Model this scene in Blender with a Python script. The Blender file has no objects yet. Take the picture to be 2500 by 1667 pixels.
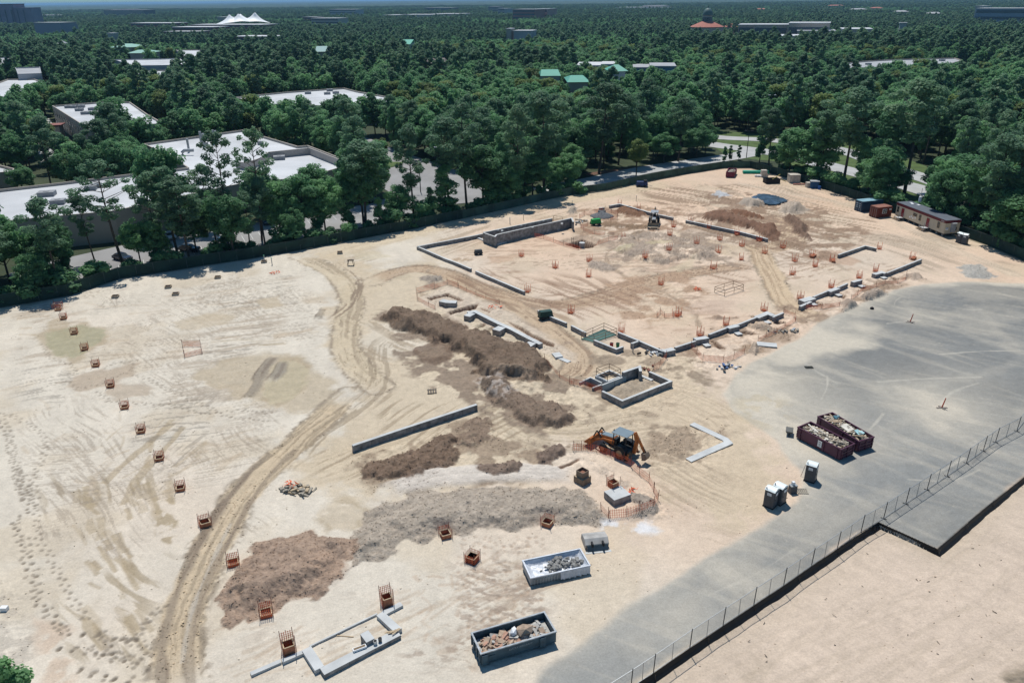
import bpy, math, random
import numpy as np
from mathutils import Vector, Matrix
random.seed(7); RNG = np.random.default_rng(7)
SC = bpy.context.scene; COL = SC.collection
# ---------------------------------------------------------------- camera
FPX = 1900.0; CAMH = 50.0; ROLL = math.atan(0.0118); HY = -3.0
PITCH = math.atan((833.5-HY)/FPX*math.cos(ROLL))
cd = bpy.data.cameras.new('camera'); cam = bpy.data.objects.new('camera', cd); COL.objects.link(cam)
cd.sensor_width = 36; cd.lens = FPX/2500*36; cd.clip_start = 0.5; cd.clip_end = 120000
_f = Vector((0, math.cos(PITCH), -math.sin(PITCH))); _r = Vector((1, 0, 0)); _u = _r.cross(_f)
_r2 = _r*math.cos(ROLL)+_u*(-math.sin(ROLL))*-1*-1; _u2 = _u*math.cos(ROLL)+_r*math.sin(ROLL)
_r2 = _r*math.cos(ROLL)-_u*math.sin(ROLL)
cam.matrix_world = Matrix(((_r2.x, _u2.x, -_f.x, 0), (_r2.y, _u2.y, -_f.y, 0), (_r2.z, _u2.z, -_f.z, CAMH), (0, 0, 0, 1)))
SC.camera = cam
def P(x, y, z=0.0):
    "point of the photograph (2500 px wide) -> the place at height z it looks at"
    d = _r2*((x-1250)/FPX)-_u2*((y-833.5)/FPX)+_f
    t = (z-CAMH)/d.z
    return Vector((d.x*t, d.y*t, z))
def Q(ox, oy, k, pts, z=0.0): return [P(ox+k*a, oy+k*b, z) for a, b in pts]
OV = (0, 0, 2500/2352); K = 700/2111
# ---------------------------------------------------------------- world, sun, exposure
HAZE = 5.5e-5
SUN_EL = math.radians(64); SUN_ROT = math.radians(-11)
wd = bpy.data.worlds.new('World'); SC.world = wd; wd.use_nodes = True
nt = wd.node_tree; bg = nt.nodes['Background']; sk = nt.nodes.new('ShaderNodeTexSky')
sk.sky_type = 'NISHITA'; sk.sun_disc = False; sk.sun_elevation = SUN_EL; sk.sun_rotation = SUN_ROT
sk.air_density = 1.0; sk.dust_density = .4; sk.ozone_density = 2.5
tint = nt.nodes.new('ShaderNodeVectorMath'); tint.operation = 'MULTIPLY'; tint.inputs[1].default_value = (.56, .90, 1.05); nt.links.new(sk.outputs[0], tint.inputs[0]); nt.links.new(tint.outputs[0], bg.inputs[0]); bg.inputs[1].default_value = 0.085
sl = bpy.data.lights.new('sun', 'SUN'); sl.energy = 4.4; sl.angle = math.radians(0.53); sl.color = (1, 0.96, 0.90)
so = bpy.data.objects.new('sun', sl); COL.objects.link(so); so.location = (0, 0, 60)
sv = Vector((math.sin(SUN_ROT)*math.cos(SUN_EL), math.cos(SUN_ROT)*math.cos(SUN_EL), math.sin(SUN_EL)))
so.rotation_euler = sv.to_track_quat('Z', 'Y').to_euler()
SC.view_settings.view_transform = 'Standard'; SC.view_settings.look = 'None'; SC.view_settings.exposure = -0.03; SC.view_settings.gamma = 1
SC.cycles.volume_bounces = 0; SC.cycles.max_bounces = 6; SC.cycles.diffuse_bounces = 2; SC.cycles.transmission_bounces = 3
# ---------------------------------------------------------------- tagging
def tag(o, label=None, cat=None, group=None, kind=None):
    if label: o['label'] = label
    if cat: o['category'] = cat
    if group: o['group'] = group
    if kind: o['kind'] = kind
    return o
def empty(name, loc=(0, 0, 0), rz=0.0, label=None, cat=None, group=None):
    o = bpy.data.objects.new(name, None); COL.objects.link(o); o.location = loc; o.rotation_euler = (0, 0, rz); o.empty_display_size = .3
    return tag(o, label, cat, group)
def copy_tree(o, parent=None):
    c = o.copy(); COL.objects.link(c); c.parent = parent
    for ch in list(o.children): copy_tree(ch, c)
    return c
# ---------------------------------------------------------------- materials
MATS = {}
def mat(name, color, rough=0.75, var=0.18, scale=1.2, metal=0.0, bump=0.0, spec=0.3, fine=None):
    if name in MATS: return MATS[name]
    m = bpy.data.materials.new(name); m.use_nodes = True; MATS[name] = m
    n = m.node_tree.nodes; L = m.node_tree.links; b = n['Principled BSDF']
    tc = n.new('ShaderNodeTexCoord'); nz = n.new('ShaderNodeTexNoise'); nz.inputs['Scale'].default_value = scale; nz.inputs['Detail'].default_value = 6
    L.new(tc.outputs['Object'], nz.inputs['Vector'])
    mr = n.new('ShaderNodeMapRange'); mr.inputs[1].default_value = .3; mr.inputs[2].default_value = .7
    mr.inputs[3].default_value = 1-var; mr.inputs[4].default_value = 1+var
    L.new(nz.outputs[0], mr.inputs[0])
    mx = n.new('ShaderNodeVectorMath'); mx.operation = 'SCALE'; mx.inputs[0].default_value = color[:3]; L.new(mr.outputs[0], mx.inputs['Scale'])
    L.new(mx.outputs[0], b.inputs['Base Color'])
    b.inputs['Roughness'].default_value = rough; b.inputs['Metallic'].default_value = metal; b.inputs['Specular IOR Level'].default_value = spec
    if bump:
        n2 = n.new('ShaderNodeTexNoise'); n2.inputs['Scale'].default_value = fine or scale*6; n2.inputs['Detail'].default_value = 4
        L.new(tc.outputs['Object'], n2.inputs['Vector'])
        bp = n.new('ShaderNodeBump'); bp.inputs['Strength'].default_value = 1; bp.inputs['Distance'].default_value = bump
        L.new(n2.outputs[0], bp.inputs['Height']); L.new(bp.outputs[0], b.inputs['Normal'])
    return m
def leafmat(name, color, tip, trans=0.35):
    m = bpy.data.materials.new(name); m.use_nodes = True; MATS[name] = m
    n = m.node_tree.nodes; L = m.node_tree.links; b = n['Principled BSDF']; out = n['Material Output']
    oi = n.new('ShaderNodeObjectInfo'); ge = n.new('ShaderNodeNewGeometry')
    nz = n.new('ShaderNodeTexNoise'); nz.inputs['Scale'].default_value = 0.55; nz.inputs['Detail'].default_value = 3
    L.new(ge.outputs['Position'], nz.inputs['Vector'])
    ad = n.new('ShaderNodeMath'); ad.operation = 'MULTIPLY_ADD'; ad.inputs[1].default_value = .62; L.new(oi.outputs['Random'], ad.inputs[0]); L.new(nz.outputs[0], ad.inputs[2])
    sb = n.new('ShaderNodeMath'); sb.operation = 'SUBTRACT'; sb.inputs[1].default_value = .3; L.new(ad.outputs[0], sb.inputs[0])
    r = n.new('ShaderNodeValToRGB'); r.color_ramp.elements[0].color = (*[c*.55 for c in color], 1); r.color_ramp.elements[1].color = (*tip, 1)
    e = r.color_ramp.elements.new(.5); e.color = (*color, 1); L.new(sb.outputs[0], r.inputs[0])
    L.new(r.outputs[0], b.inputs['Base Color']); b.inputs['Roughness'].default_value = .6; b.inputs['Specular IOR Level'].default_value = .25
    tr = n.new('ShaderNodeBsdfTranslucent'); L.new(r.outputs[0], tr.inputs[0])
    mx = n.new('ShaderNodeMixShader'); mx.inputs[0].default_value = trans; L.new(b.outputs[0], mx.inputs[1]); L.new(tr.outputs[0], mx.inputs[2])
    L.new(mx.outputs[0], out.inputs[0]); return m
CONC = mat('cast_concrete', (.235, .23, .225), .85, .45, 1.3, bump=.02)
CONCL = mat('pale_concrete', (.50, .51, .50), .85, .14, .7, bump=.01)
FORM = mat('timber_formwork', (.42, .165, .085), .8, .3, 2)
ORG = mat('orange_netting', (.74, .15, .06), .6, .15, 2)
STAKE = mat('rusty_steel', (.17, .055, .035), .7, .3, 3)
RED = mat('orange_paint', (.55, .07, .03), .6, .15, 3)
WOOD = mat('raw_timber', (.44, .34, .22), .8, .25, 4)
BARK = mat('tree_bark', (.085, .068, .052), .9, .35, 1.5)
DARK = mat('black_rubber', (.018, .018, .02), .8, .3, 3)
STEEL = mat('galvanised_steel', (.33, .35, .36), .45, .1, 3, metal=.6)
GLASS = mat('dark_glass', (.03, .04, .045), .12, .05, 2, spec=.6)
WHITE = mat('white_paint', (.76, .77, .77), .5, .06, 1)
BLACKP = mat('black_plastic', (.008, .008, .009), .55, .3, 1.5)
# ---------------------------------------------------------------- mesh builder
class MB:
    def __init__(s): s.v = []; s.f = []; s.mi = []; s.m = Matrix.Identity(4); s.cur = 0
    def add(s, vs, fs):
        o = len(s.v); s.v += [tuple(s.m @ Vector(v)) for v in vs]; s.f += [tuple(o+i for i in f) for f in fs]; s.mi += [s.cur]*len(fs); return s
    def box(s, c, d, rz=0, rx=0, ry=0, top=1.0):
        R = Matrix.Rotation(rz, 3, 'Z') @ Matrix.Rotation(ry, 3, 'Y') @ Matrix.Rotation(rx, 3, 'X'); c = Vector(c); vs = []
        for k in (-1, 1):
            t = top if k > 0 else 1
            for a, b in ((-1, -1), (1, -1), (1, 1), (-1, 1)): vs.append(c+R @ Vector((a*d[0]/2*t, b*d[1]/2*t, k*d[2]/2)))
        return s.add(vs, [(3, 2, 1, 0), (4, 5, 6, 7), (0, 1, 5, 4), (1, 2, 6, 5), (2, 3, 7, 6), (3, 0, 4, 7)])
    def bar(s, a, b, w, h=None, up=(0, 0, 1)):
        a = Vector(a); b = Vector(b); h = h or w; d = (b-a); L = d.length
        if L < 1e-6: return s
        d /= L; u = Vector(up)
        if abs(d.dot(u)) > .98: u = Vector((1, 0, 0))
        r = d.cross(u).normalized(); u = r.cross(d); vs = []
        for p in (a, b):
            for i, j in ((-1, -1), (1, -1), (1, 1), (-1, 1)): vs.append(p+r*(i*w/2)+u*(j*h/2))
        return s.add(vs, [(0, 1, 2, 3), (7, 6, 5, 4), (0, 4, 5, 1), (1, 5, 6, 2), (2, 6, 7, 3), (3, 7, 4, 0)])
    def tube(s, pts, r, n=6, cap=True):
        pts = [Vector(p) for p in pts]; rs = r if isinstance(r, (list, tuple)) else [r]*len(pts); vs = []; N = len(pts)
        for i, p in enumerate(pts):
            d = (pts[min(i+1, N-1)]-pts[max(i-1, 0)]).normalized(); u = Vector((0, 0, 1)) if abs(d.z) < .95 else Vector((1, 0, 0))
            a = d.cross(u).normalized(); b = a.cross(d)
            for k in range(n): t = 2*math.pi*k/n; vs.append(p+(a*math.cos(t)+b*math.sin(t))*rs[i])
        fs = [(i*n+k, i*n+(k+1) % n, (i+1)*n+(k+1) % n, (i+1)*n+k) for i in range(N-1) for k in range(n)]
        if cap: fs += [tuple(range(n-1, -1, -1)), tuple((N-1)*n+k for k in range(n))]
        return s.add(vs, fs)
    def prism(s, poly, z0, z1):
        n = len(poly); a = sum(poly[i][0]*poly[(i+1) % n][1]-poly[(i+1) % n][0]*poly[i][1] for i in range(n))
        if a < 0: poly = poly[::-1]
        vs = [(p[0], p[1], z0) for p in poly]+[(p[0], p[1], z1) for p in poly]
        return s.add(vs, [tuple(range(n-1, -1, -1)), tuple(range(n, 2*n))]+[(i, (i+1) % n, n+(i+1) % n, n+i) for i in range(n)])
    def profile(s, pts, y0, y1):
        "outline in x,z extruded along y"
        n = len(pts); a = sum(pts[i][0]*pts[(i+1) % n][1]-pts[(i+1) % n][0]*pts[i][1] for i in range(n))
        if a > 0: pts = pts[::-1]
        vs = [(p[0], y0, p[1]) for p in pts]+[(p[0], y1, p[1]) for p in pts]
        return s.add(vs, [tuple(range(n-1, -1, -1)), tuple(range(n, 2*n))]+[(i, (i+1) % n, n+(i+1) % n, n+i) for i in range(n)])
    def build(s, name, m, parent=None, bevel=0, smooth=False):
        me = bpy.data.meshes.new(name); me.from_pydata(s.v, [], s.f)
        for x in (m if isinstance(m, (list, tuple)) else [m]): me.materials.append(x)
        if isinstance(m, (list, tuple)): me.polygons.foreach_set('material_index', s.mi)
        if smooth: me.polygons.foreach_set('use_smooth', [True]*len(me.polygons))
        me.update()
        o = bpy.data.objects.new(name, me); COL.objects.link(o); o.parent = parent
        if bevel:
            b = o.modifiers.new('edge', 'BEVEL'); b.width = bevel; b.segments = 2; b.limit_method = 'ANGLE'
        return o
def ring(pts, w):
    "offset polyline to left and right: returns closed outline"
    pts = [Vector((p[0], p[1])) for p in pts]; n = len(pts); Lf = []; Rt = []
    for i, p in enumerate(pts):
        d1 = (p-pts[i-1]).normalized() if i else (pts[1]-p).normalized(); d2 = (pts[i+1]-p).normalized() if i < n-1 else d1
        t = (d1+d2); t = t.normalized() if t.length > 1e-4 else d1; nn = Vector((-t.y, t.x)); k = 1/max(.35, nn.dot(Vector((-d1.y, d1.x))))
        Lf.append(p+nn*(w/2*k)); Rt.append(p-nn*(w/2*k))
    return Lf, Rt
def wallmesh(mb, pts, w, z0, z1):
    Lf, Rt = ring(pts, w); n = len(pts); vs = []
    for a, b in zip(Lf, Rt): vs += [(a.x, a.y, z0), (b.x, b.y, z0), (b.x, b.y, z1), (a.x, a.y, z1)]
    fs = [(0, 1, 2, 3), tuple(4*(n-1)+i for i in (3, 2, 1, 0))]
    for i in range(n-1):
        o = 4*i
        for k in range(4): fs.append((o+k, o+4+k, o+4+(k+1) % 4, o+(k+1) % 4))
    return mb.add(vs, fs)
# ================================================================ GROUND
def _h(ix, iy, seed):
    h = (ix.astype(np.uint32)*np.uint32(374761393) + iy.astype(np.uint32)*np.uint32(668265263) + np.uint32(seed*974711+13))
    h = (h ^ (h >> np.uint32(13)))*np.uint32(1274126177); h = h ^ (h >> np.uint32(16))
    return (h & np.uint32(0xffff)).astype(np.float32)/65535.0
def vn(x, y, seed=0):
    xi = np.floor(x); yi = np.floor(y); fx = (x-xi).astype(np.float32); fy = (y-yi).astype(np.float32)
    xi = xi.astype(np.int64)+100000; yi = yi.astype(np.int64)+100000
    fx = fx*fx*(3-2*fx); fy = fy*fy*(3-2*fy)
    a = _h(xi, yi, seed); b = _h(xi+1, yi, seed); c = _h(xi, yi+1, seed); d = _h(xi+1, yi+1, seed)
    return (a*(1-fx)+b*fx)*(1-fy)+(c*(1-fx)+d*fx)*fy
def fbm(x, y, oc=4, seed=0):
    s = 0; a = .5; t = 0
    for i in range(oc):
        s = s+a*vn(x, y, seed+i*7); t += a; a *= .5; x = x*2.03+11.3; y = y*2.03+5.7
    return s/t
def sm(t): t = np.clip(t, 0, 1); return t*t*(3-2*t)
ys = list(np.linspace(-25, 37, 12)); y = 38.0
while y < 345: ys.append(y); y += .85*(y*y+2500)/38900
while y < 60000: ys.append(y); y *= 1.07
GY = np.array(ys); GS = np.concatenate([np.linspace(-4, -.72, 12), np.arange(-.69, .6901, .00126), np.linspace(.72, 4, 12)])
GX = np.outer(GY+30, GS); GYY = np.repeat(GY[:, None], len(GS), 1)
R_, C_ = GX.shape
GZ = np.zeros((R_, C_), np.float32); GC = np.zeros((R_, C_, 3), np.float32); GR = np.zeros((R_, C_), np.float32); GW = np.zeros((R_, C_), np.float32); GID = np.zeros((R_, C_), np.int16)
def block(x0, x1, y0, y1):
    r0 = max(0, np.searchsorted(GY, y0)-1); r1 = min(R_, np.searchsorted(GY, y1)+1)
    ss = [x/(max(yy, -20)+30) for x in (x0, x1) for yy in (y0, y1)]
    return slice(r0, r1), slice(max(0, np.searchsorted(GS, min(ss))-1), min(C_, np.searchsorted(GS, max(ss))+1))
def xy(pts): return np.array([(p[0], p[1]) for p in pts], float)
def sdf(poly, X, Y):
    "signed distance, positive inside"
    d = np.full(X.shape, 1e9); ins = np.zeros(X.shape, bool); n = len(poly)
    for i in range(n):
        ax, ay = poly[i]; bx, by = poly[(i+1) % n]; ex, ey = bx-ax, by-ay
        t = np.clip(((X-ax)*ex+(Y-ay)*ey)/(ex*ex+ey*ey+1e-9), 0, 1)
        d = np.minimum(d, (X-ax-t*ex)**2+(Y-ay-t*ey)**2)
        c = ((ay > Y) != (by > Y)) & (X < (bx-ax)*(Y-ay)/(by-ay+1e-12)+ax); ins ^= c
    d = np.sqrt(d); return np.where(ins, d, -d)
def near(line, X, Y):
    best = np.full(X.shape, 1e9); U = np.zeros(X.shape); V = np.zeros(X.shape); acc = 0
    for i in range(len(line)-1):
        ax, ay = line[i]; bx, by = line[i+1]; ex, ey = bx-ax, by-ay; L = math.hypot(ex, ey)+1e-9
        t = np.clip(((X-ax)*ex+(Y-ay)*ey)/(L*L), 0, 1); d = (X-ax-t*ex)**2+(Y-ay-t*ey)**2; m = d < best
        best = np.where(m, d, best); U = np.where(m, acc+t*L, U); V = np.where(m, ((X-ax)*ey-(Y-ay)*ex)/L, V); acc += L
    return np.sqrt(best), U, V
def smoothline(line, n=3):
    p = np.array(line)
    for _ in range(n):
        q = [p[0]]
        for i in range(len(p)-1): q += [p[i]*.75+p[i+1]*.25, p[i]*.25+p[i+1]*.75]
        q.append(p[-1]); p = np.array(q)
    return p
# --- colours (albedo)
SAND = (.585, .527, .435); PINK = (.60, .44, .315); TAN = (.50, .395, .265); DAMP = (.36, .285, .185); BRN = (.165, .112, .078); RBRN = (.175, .09, .05)
GREYB = (.33, .275, .225); GRAV = (.30, .30, .30); YEL = (.47, .395, .25); ASPH = (.19, .193, .184); ROCK = (.43, .40, .36); WHT = (.62, .59, .53)
def poly(pts, col=None, a=1.0, soft=1.0, h=0.0, hw=None, lump=0.0, warp=.6, rgh=None, wet=None, oid=0, setz=None, seed=1, lw=1.2, patch=0.0, ps=.5):
    pl = xy(pts); mg = soft+warp*2+1
    b = block(pl[:, 0].min()-mg, pl[:, 0].max()+mg, pl[:, 1].min()-mg, pl[:, 1].max()+mg)
    X = GX[b]; Y = GYY[b]
    if X.size == 0: return
    n1 = fbm(X*.55, Y*.55, 4, seed); n2 = fbm(X*.55+50, Y*.55, 4, seed+3)
    S = sdf(pl, X+(n1-.5)*warp*3, Y+(n2-.5)*warp*3)
    al = sm(S/soft+.5)*a
    if patch: al = al*sm((fbm(X*ps, Y*ps, 4, seed+9)-.5)*5/patch+.6)
    if col is not None:
        v = .86+.28*fbm(X*1.1, Y*1.1, 4, seed+5); GC[b] = GC[b]*(1-al[..., None])+np.array(col, np.float32)*v[..., None]*al[..., None]
    if rgh is not None: GR[b] = GR[b]*(1-al)+rgh*al
    if wet is not None: GW[b] = GW[b]*(1-al)+wet*al
    if h or lump:
        hw = hw or max(.3, abs(h)*1.3); t = sm(S/hw)
        GZ[b] += h*t*(.55+.9*fbm(X*.35, Y*.35, 4, seed+1))
        if lump:
            GZ[b] += lump*sm(S/.6+.3)*((fbm(X*lw, Y*lw, 4, seed+2)-.42)*1.5+(vn(X*2.6, Y*2.6, seed)-.4)*.6+(vn(X*5.3, Y*5.3, seed+1)-.45)*.35)
            cs = sm(S/.5+.5)*a; v2 = .74+.26*vn(X*2.1, Y*2.1, seed+2)+.30*vn(X*5.1, Y*5.1, seed+4); GC[b] = GC[b]*(1-cs[..., None]*(1-v2[..., None]))
    if setz is not None: GZ[b] = GZ[b]*(1-al)+setz*al
    if oid: GID[b] = np.where(S > 0, oid, GID[b])
def stroke(pts, w, col=None, a=1.0, soft=.5, dz=0.0, streak=0.0, scol=None, warp=.3, seed=1, rgh=None, berm=0.0, sf=2.2, oid=0, wet=None):
    ln = smoothline(xy(pts), 2); mg = w/2+soft+1+warp*2
    b = block(ln[:, 0].min()-mg, ln[:, 0].max()+mg, ln[:, 1].min()-mg, ln[:, 1].max()+mg); X = GX[b]; Y = GYY[b]
    if X.size == 0: return
    n1 = fbm(X*.4, Y*.4, 3, seed)-.5
    D, U, V = near(ln, X, Y); D = D+n1*warp*2; al = sm((w/2-D)/soft+.5)*a; LT = float(np.hypot(*np.diff(ln, axis=0).T).sum()); fe = min(w*1.2, LT*.3) if w > 1.5 else .01; al = al*sm((U+n1*fe*.8)/fe)*sm((LT-U+n1*fe*.8)/fe)
    if col is not None:
        v = .88+.24*fbm(X*1.3, Y*1.3, 3, seed+5); GC[b] = GC[b]*(1-al[..., None])+np.array(col, np.float32)*v[..., None]*al[..., None]
    if streak:
        s = fbm(U*.09+n1, V*sf*1.3+n1*1.6, 4, seed+8); k = sm((s-.52)*12)*al*streak
        GC[b] = GC[b]*(1-k[..., None])+np.array(scol or BRN, np.float32)*.78*k[..., None]; GZ[b] += (.5-s)*.45*al*streak
    if dz: GZ[b] += dz*al
    if berm:
        e = np.exp(-((D-w/2)/.45)**2)*sm((vn(X*2.3, Y*2.3, seed+6)+fbm(U*.15, V*.5, 2, seed)-.95)*5)*.75
        GC[b] = GC[b]*(1-e[..., None])+np.array((.26, .21, .155), np.float32)*e[..., None]; GR[b] = np.maximum(GR[b], e)
        GZ[b] += berm*np.exp(-((D-w/2)/.4)**2)*fbm(X*1.5, Y*1.5, 3, seed+4)
    if rgh is not None: GR[b] = GR[b]*(1-al)+rgh*al
    if wet is not None: GW[b] = GW[b]*(1-al)+wet*al
    if oid: GID[b] = np.where(D < w/2, oid, GID[b])
def dent(x, y, r, dz, col, a):
    b = block(x-r*2, x+r*2, y-r*2, y+r*2); X = GX[b]; Y = GYY[b]
    if X.size == 0: return
    g = np.exp(-(((X-x)**2+(Y-y)**2)/(r*r))**1.5); GZ[b] += dz*g
    g = (np.clip(g*1.5, 0, 1)*a*.8)[..., None]; GC[b] = GC[b]*(1-g)+np.array(col, np.float32)*g
# --- base colours of the whole sheet
N1 = fbm(GX*.03, GYY*.03, 4, 3); N2 = fbm(GX*.22, GYY*.22, 5, 21); N3 = fbm(GX*1.6, GYY*1.6, 4, 33)
sand = np.array(SAND); pink = np.array(PINK)
GC[:] = np.array((.045, .06, .03), np.float32)*(0.7+.6*N2[..., None])          # forest floor and grass
# site outline, inside the green fence
FB = [(0, 750), (166, 722), (292, 680), (398, 664), (497, 648), (600, 633), (700, 616), (850, 589), (998, 561), (1130, 534), (1252, 507), (1330, 489), (1399, 475), (1482, 465), (1561, 447), (1664, 427), (1764, 411), (1830, 410), (1933, 437), (2000, 458), (2082, 484), (2168, 514), (2260, 545), (2347, 576), (2420, 602), (2500, 636), (2600, 682)]
FENCE = [P(-330, 790), P(-160, 768)]+[P(*p) for p in FB]
SITE = FENCE+[Vector((260, 95, 0)), Vector((260, -25, 0)), Vector((-150, -25, 0)), Vector((-150, 60, 0))]
sp = xy(SITE); bb = block(-240, 280, -25, 300)
S = sdf(sp, GX[bb], GYY[bb]); al = sm(S/1.5+.2)[..., None]
px = np.clip((GX[bb]+.22*GYY[bb]-2)/40, 0, 1)*.75+(N1[bb]-.5)*.9
base = sand*(1-sm(px)[..., None])+pink*sm(px)[..., None]
st = fbm((GX[bb]*.8+GYY[bb]*.25)*.9, (GYY[bb]*.9-GX[bb]*.2)*.12, 4, 44)          # smears of the blade
base = base*(.86+.2*N2[bb]+.08*N3[bb]+.16*(st-.5))[..., None]
tn = sm((fbm(GX[bb]*.11+9, GYY[bb]*.11, 4, 55)-.52)*6)[..., None]*.45; base = base*(1-tn)+np.array((.50, .41, .29))*(.8+.4*N2[bb][..., None])*tn
GC[bb] = GC[bb]*(1-al)+base*al; GR[bb] = .35*al[..., 0]
GZ[bb] += ((N2[bb]-.5)*.22+(N3[bb]-.5)*.05)*al[..., 0]
o = lambda p: Q(*OV, p)
def field(region, d0, d1, fa, fl, th, col, a, seed, sharp=14, dz=-.03, mask=.5):
    pl = xy(o(region)); b = block(pl[:, 0].min(), pl[:, 0].max(), pl[:, 1].min(), pl[:, 1].max()); X = GX[b]; Y = GYY[b]; v = P(*d1)-P(*d0); an = math.atan2(v.y, v.x)
    w = (fbm(X*.045, Y*.045, 3, seed)-.5)*1.0; ca, sa = np.cos(an+w*.25), np.sin(an+w*.25); U = X*math.cos(an)+Y*math.sin(an); V = -X*math.sin(an)+Y*math.cos(an); V = V+w*6
    s = fbm(U*fl, V*fa, 4, seed+1); m = sm((fbm(X*.09, Y*.09, 3, seed+2)-mask)*7); k = sm((s-th+.012)*sharp)*m*a*sm(sdf(pl, X, Y)/4)
    col = [c*.86 for c in col]
    GC[b] = GC[b]*(1-k[..., None])+np.array(col, np.float32)*k[..., None]; GZ[b] += dz*k
LOT = o([(0, 680), (300, 660), (760, 600), (800, 740), (780, 860), (640, 1080), (520, 1200), (400, 1568), (0, 1568), (-300, 1568), (-300, 700)])
# --- damp streaks pulled by the dozer blade on the left, then painted ridge shadows
def streaks(region, n, d0, d1, L, w, col, a, seed, jit=.25):
    rg = xy(o(region)); r = np.random.default_rng(seed); v = (P(*d1)-P(*d0)); ang = math.atan2(v.y, v.x)
    x0, y0 = rg.min(0); x1, y1 = rg.max(0); k = 0
    while k < n:
        x = r.uniform(x0, x1); yy = r.uniform(y0, y1)
        if sdf(rg, np.array([x]), np.array([yy]))[0] < 0: continue
        k += 1; t = ang+r.normal(0, jit); l = L*r.uniform(.4, 1.4); dx, dy = math.cos(t)*l/2, math.sin(t)*l/2; c = r.normal(0, .12)*l
        ww = w*r.uniform(.4, 1.3)
        stroke([(x-dx, yy-dy), (x+c*dy/l, yy-c*dx/l), (x+dx, yy+dy)], ww, col, a*r.uniform(.5, 1), .3, -.03, 0, None, ww*.5, seed+k)
streaks([(120, 1130), (280, 1100), (420, 1120), (400, 1230), (250, 1240), (130, 1200)], 20, (130, 1180), (160, 1250), 3.6, .7, DAMP, .75, 100, .12)
streaks([(180, 1210), (300, 1230), (310, 1380), (230, 1400), (180, 1300)], 16, (199, 1333), (249, 1412), 4.2, .6, DAMP, .8, 200, .1)
streaks([(200, 1380), (340, 1400), (330, 1500), (220, 1500)], 12, (199, 1333), (249, 1412), 4, .6, DAMP, .7, 300, .1)
streaks([(230, 1000), (420, 950), (500, 1080), (330, 1140)], 14, (380, 1140), (290, 1230), 4.5, .5, DAMP, .65, 400, .25)
streaks([(0, 720), (100, 700), (600, 660), (700, 760), (300, 880), (0, 900)], 60, (300, 850), (420, 835), 5, .9, (.44, .35, .25), .55, 500, .3)
streaks([(0, 900), (400, 880), (640, 900), (600, 1060), (300, 1100), (0, 1200)], 34, (300, 850), (420, 835), 3.5, .6, (.42, .33, .23), .45, 600, .9)
streaks([(500, 780), (660, 760), (680, 790), (520, 810)], 10, (560, 830), (700, 815), 5, .5, DAMP, .6, 700, .15)
stroke(o([(395, 970), (350, 1010), (300, 1050), (240, 1110)]), .9, DAMP, .7, .3, -.05, seed=5)
stroke(o([(420, 980), (380, 1030), (320, 1090), (280, 1160)]), .9, DAMP, .7, .3, -.05, seed=6)
poly(o([(355, 1170), (400, 1180), (410, 1230), (390, 1260), (360, 1240)]), DAMP, .85, .6, patch=.6, seed=12, ps=.9)
streaks([(500, 1430), (700, 1430), (1000, 1330), (1200, 1240), (1250, 1300), (900, 1500), (560, 1568)], 46, (700, 1500), (850, 1440), 4.5, .35, (.40, .31, .22), .5, 800, .2)
streaks([(900, 1330), (1200, 1290), (1300, 1400), (1050, 1560), (950, 1480)], 40, (1000, 1500), (1090, 1500), 1.4, .5, (.40, .29, .2), .5, 900, 1.2)
streaks([(1650, 1568), (2352, 1330), (2352, 1568)], 60, (1950, 1600), (2300, 1400), 7, .4, (.45, .35, .25), .4, 950, .1)
streaks([(1900, 1250), (2352, 1100), (2352, 1400), (1700, 1500)], 40, (1950, 1600), (2300, 1400), 6, .5, (.46, .37, .28), .35, 960, .25)
poly(o([(-20, 1300), (20, 1330), (60, 1400), (90, 1470), (60, 1540), (20, 1560), (-60, 1500)]), (.33, .29, .24), .4, 1, lump=.1, patch=.7, seed=14, ps=1.1, rgh=1)
poly(o([(80, 1420), (160, 1430), (200, 1540), (120, 1600)]), (.46, .32, .22), .5, 1.5, patch=.6, seed=15)
field([(40, 1080), (420, 1060), (440, 1250), (380, 1568), (100, 1568), (60, 1300)], (199, 1333), (249, 1412), 1.1, .13, .56, DAMP, .7, 61, mask=.42)
field([(0, 700), (700, 620), (780, 760), (600, 1000), (400, 1060), (0, 1060)], (300, 850), (420, 835), 1.0, .12, .57, (.40, .32, .235), .55, 64, mask=.47)
field([(0, 700), (700, 620), (780, 760), (600, 1000), (400, 1060), (0, 1200)], (300, 850), (420, 835), 3.0, .35, .60, (.23, .20, .165), .5, 67, mask=.55)
field([(400, 880), (700, 900), (640, 1050), (500, 1150), (300, 1150)], (380, 1140), (290, 1230), 2.2, .3, .59, (.27, .23, .185), .5, 68, mask=.5)
field([(480, 1420), (900, 1340), (1300, 1240), (1400, 1330), (1100, 1568), (560, 1568)], (700, 1500), (850, 1440), 1.8, .12, .575, (.42, .33, .25), .7, 70, mask=.42)
field([(700, 1320), (1400, 1200), (1450, 1300), (1200, 1568), (900, 1568)], (1000, 1500), (1090, 1520), 2.6, .8, .575, (.37, .29, .225), .75, 72, mask=.42)
field([(980, 560), (1400, 520), (1760, 580), (1760, 700), (1550, 790), (1250, 700)], (1300, 650), (1500, 640), 1.1, .14, .575, (.43, .30, .21), .6, 74, mask=.45)
field([(1500, 420), (1900, 420), (2352, 560), (2352, 650), (2000, 660), (1800, 600), (1600, 470)], (1900, 500), (2100, 560), .9, .07, .56, (.38, .30, .22), .65, 76, mask=.42)
field([(1750, 560), (2100, 600), (2100, 660), (1900, 740), (1700, 760)], (1700, 800), (1900, 740), 1.3, .3, .575, (.37, .26, .18), .7, 78, mask=.45)
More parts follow.
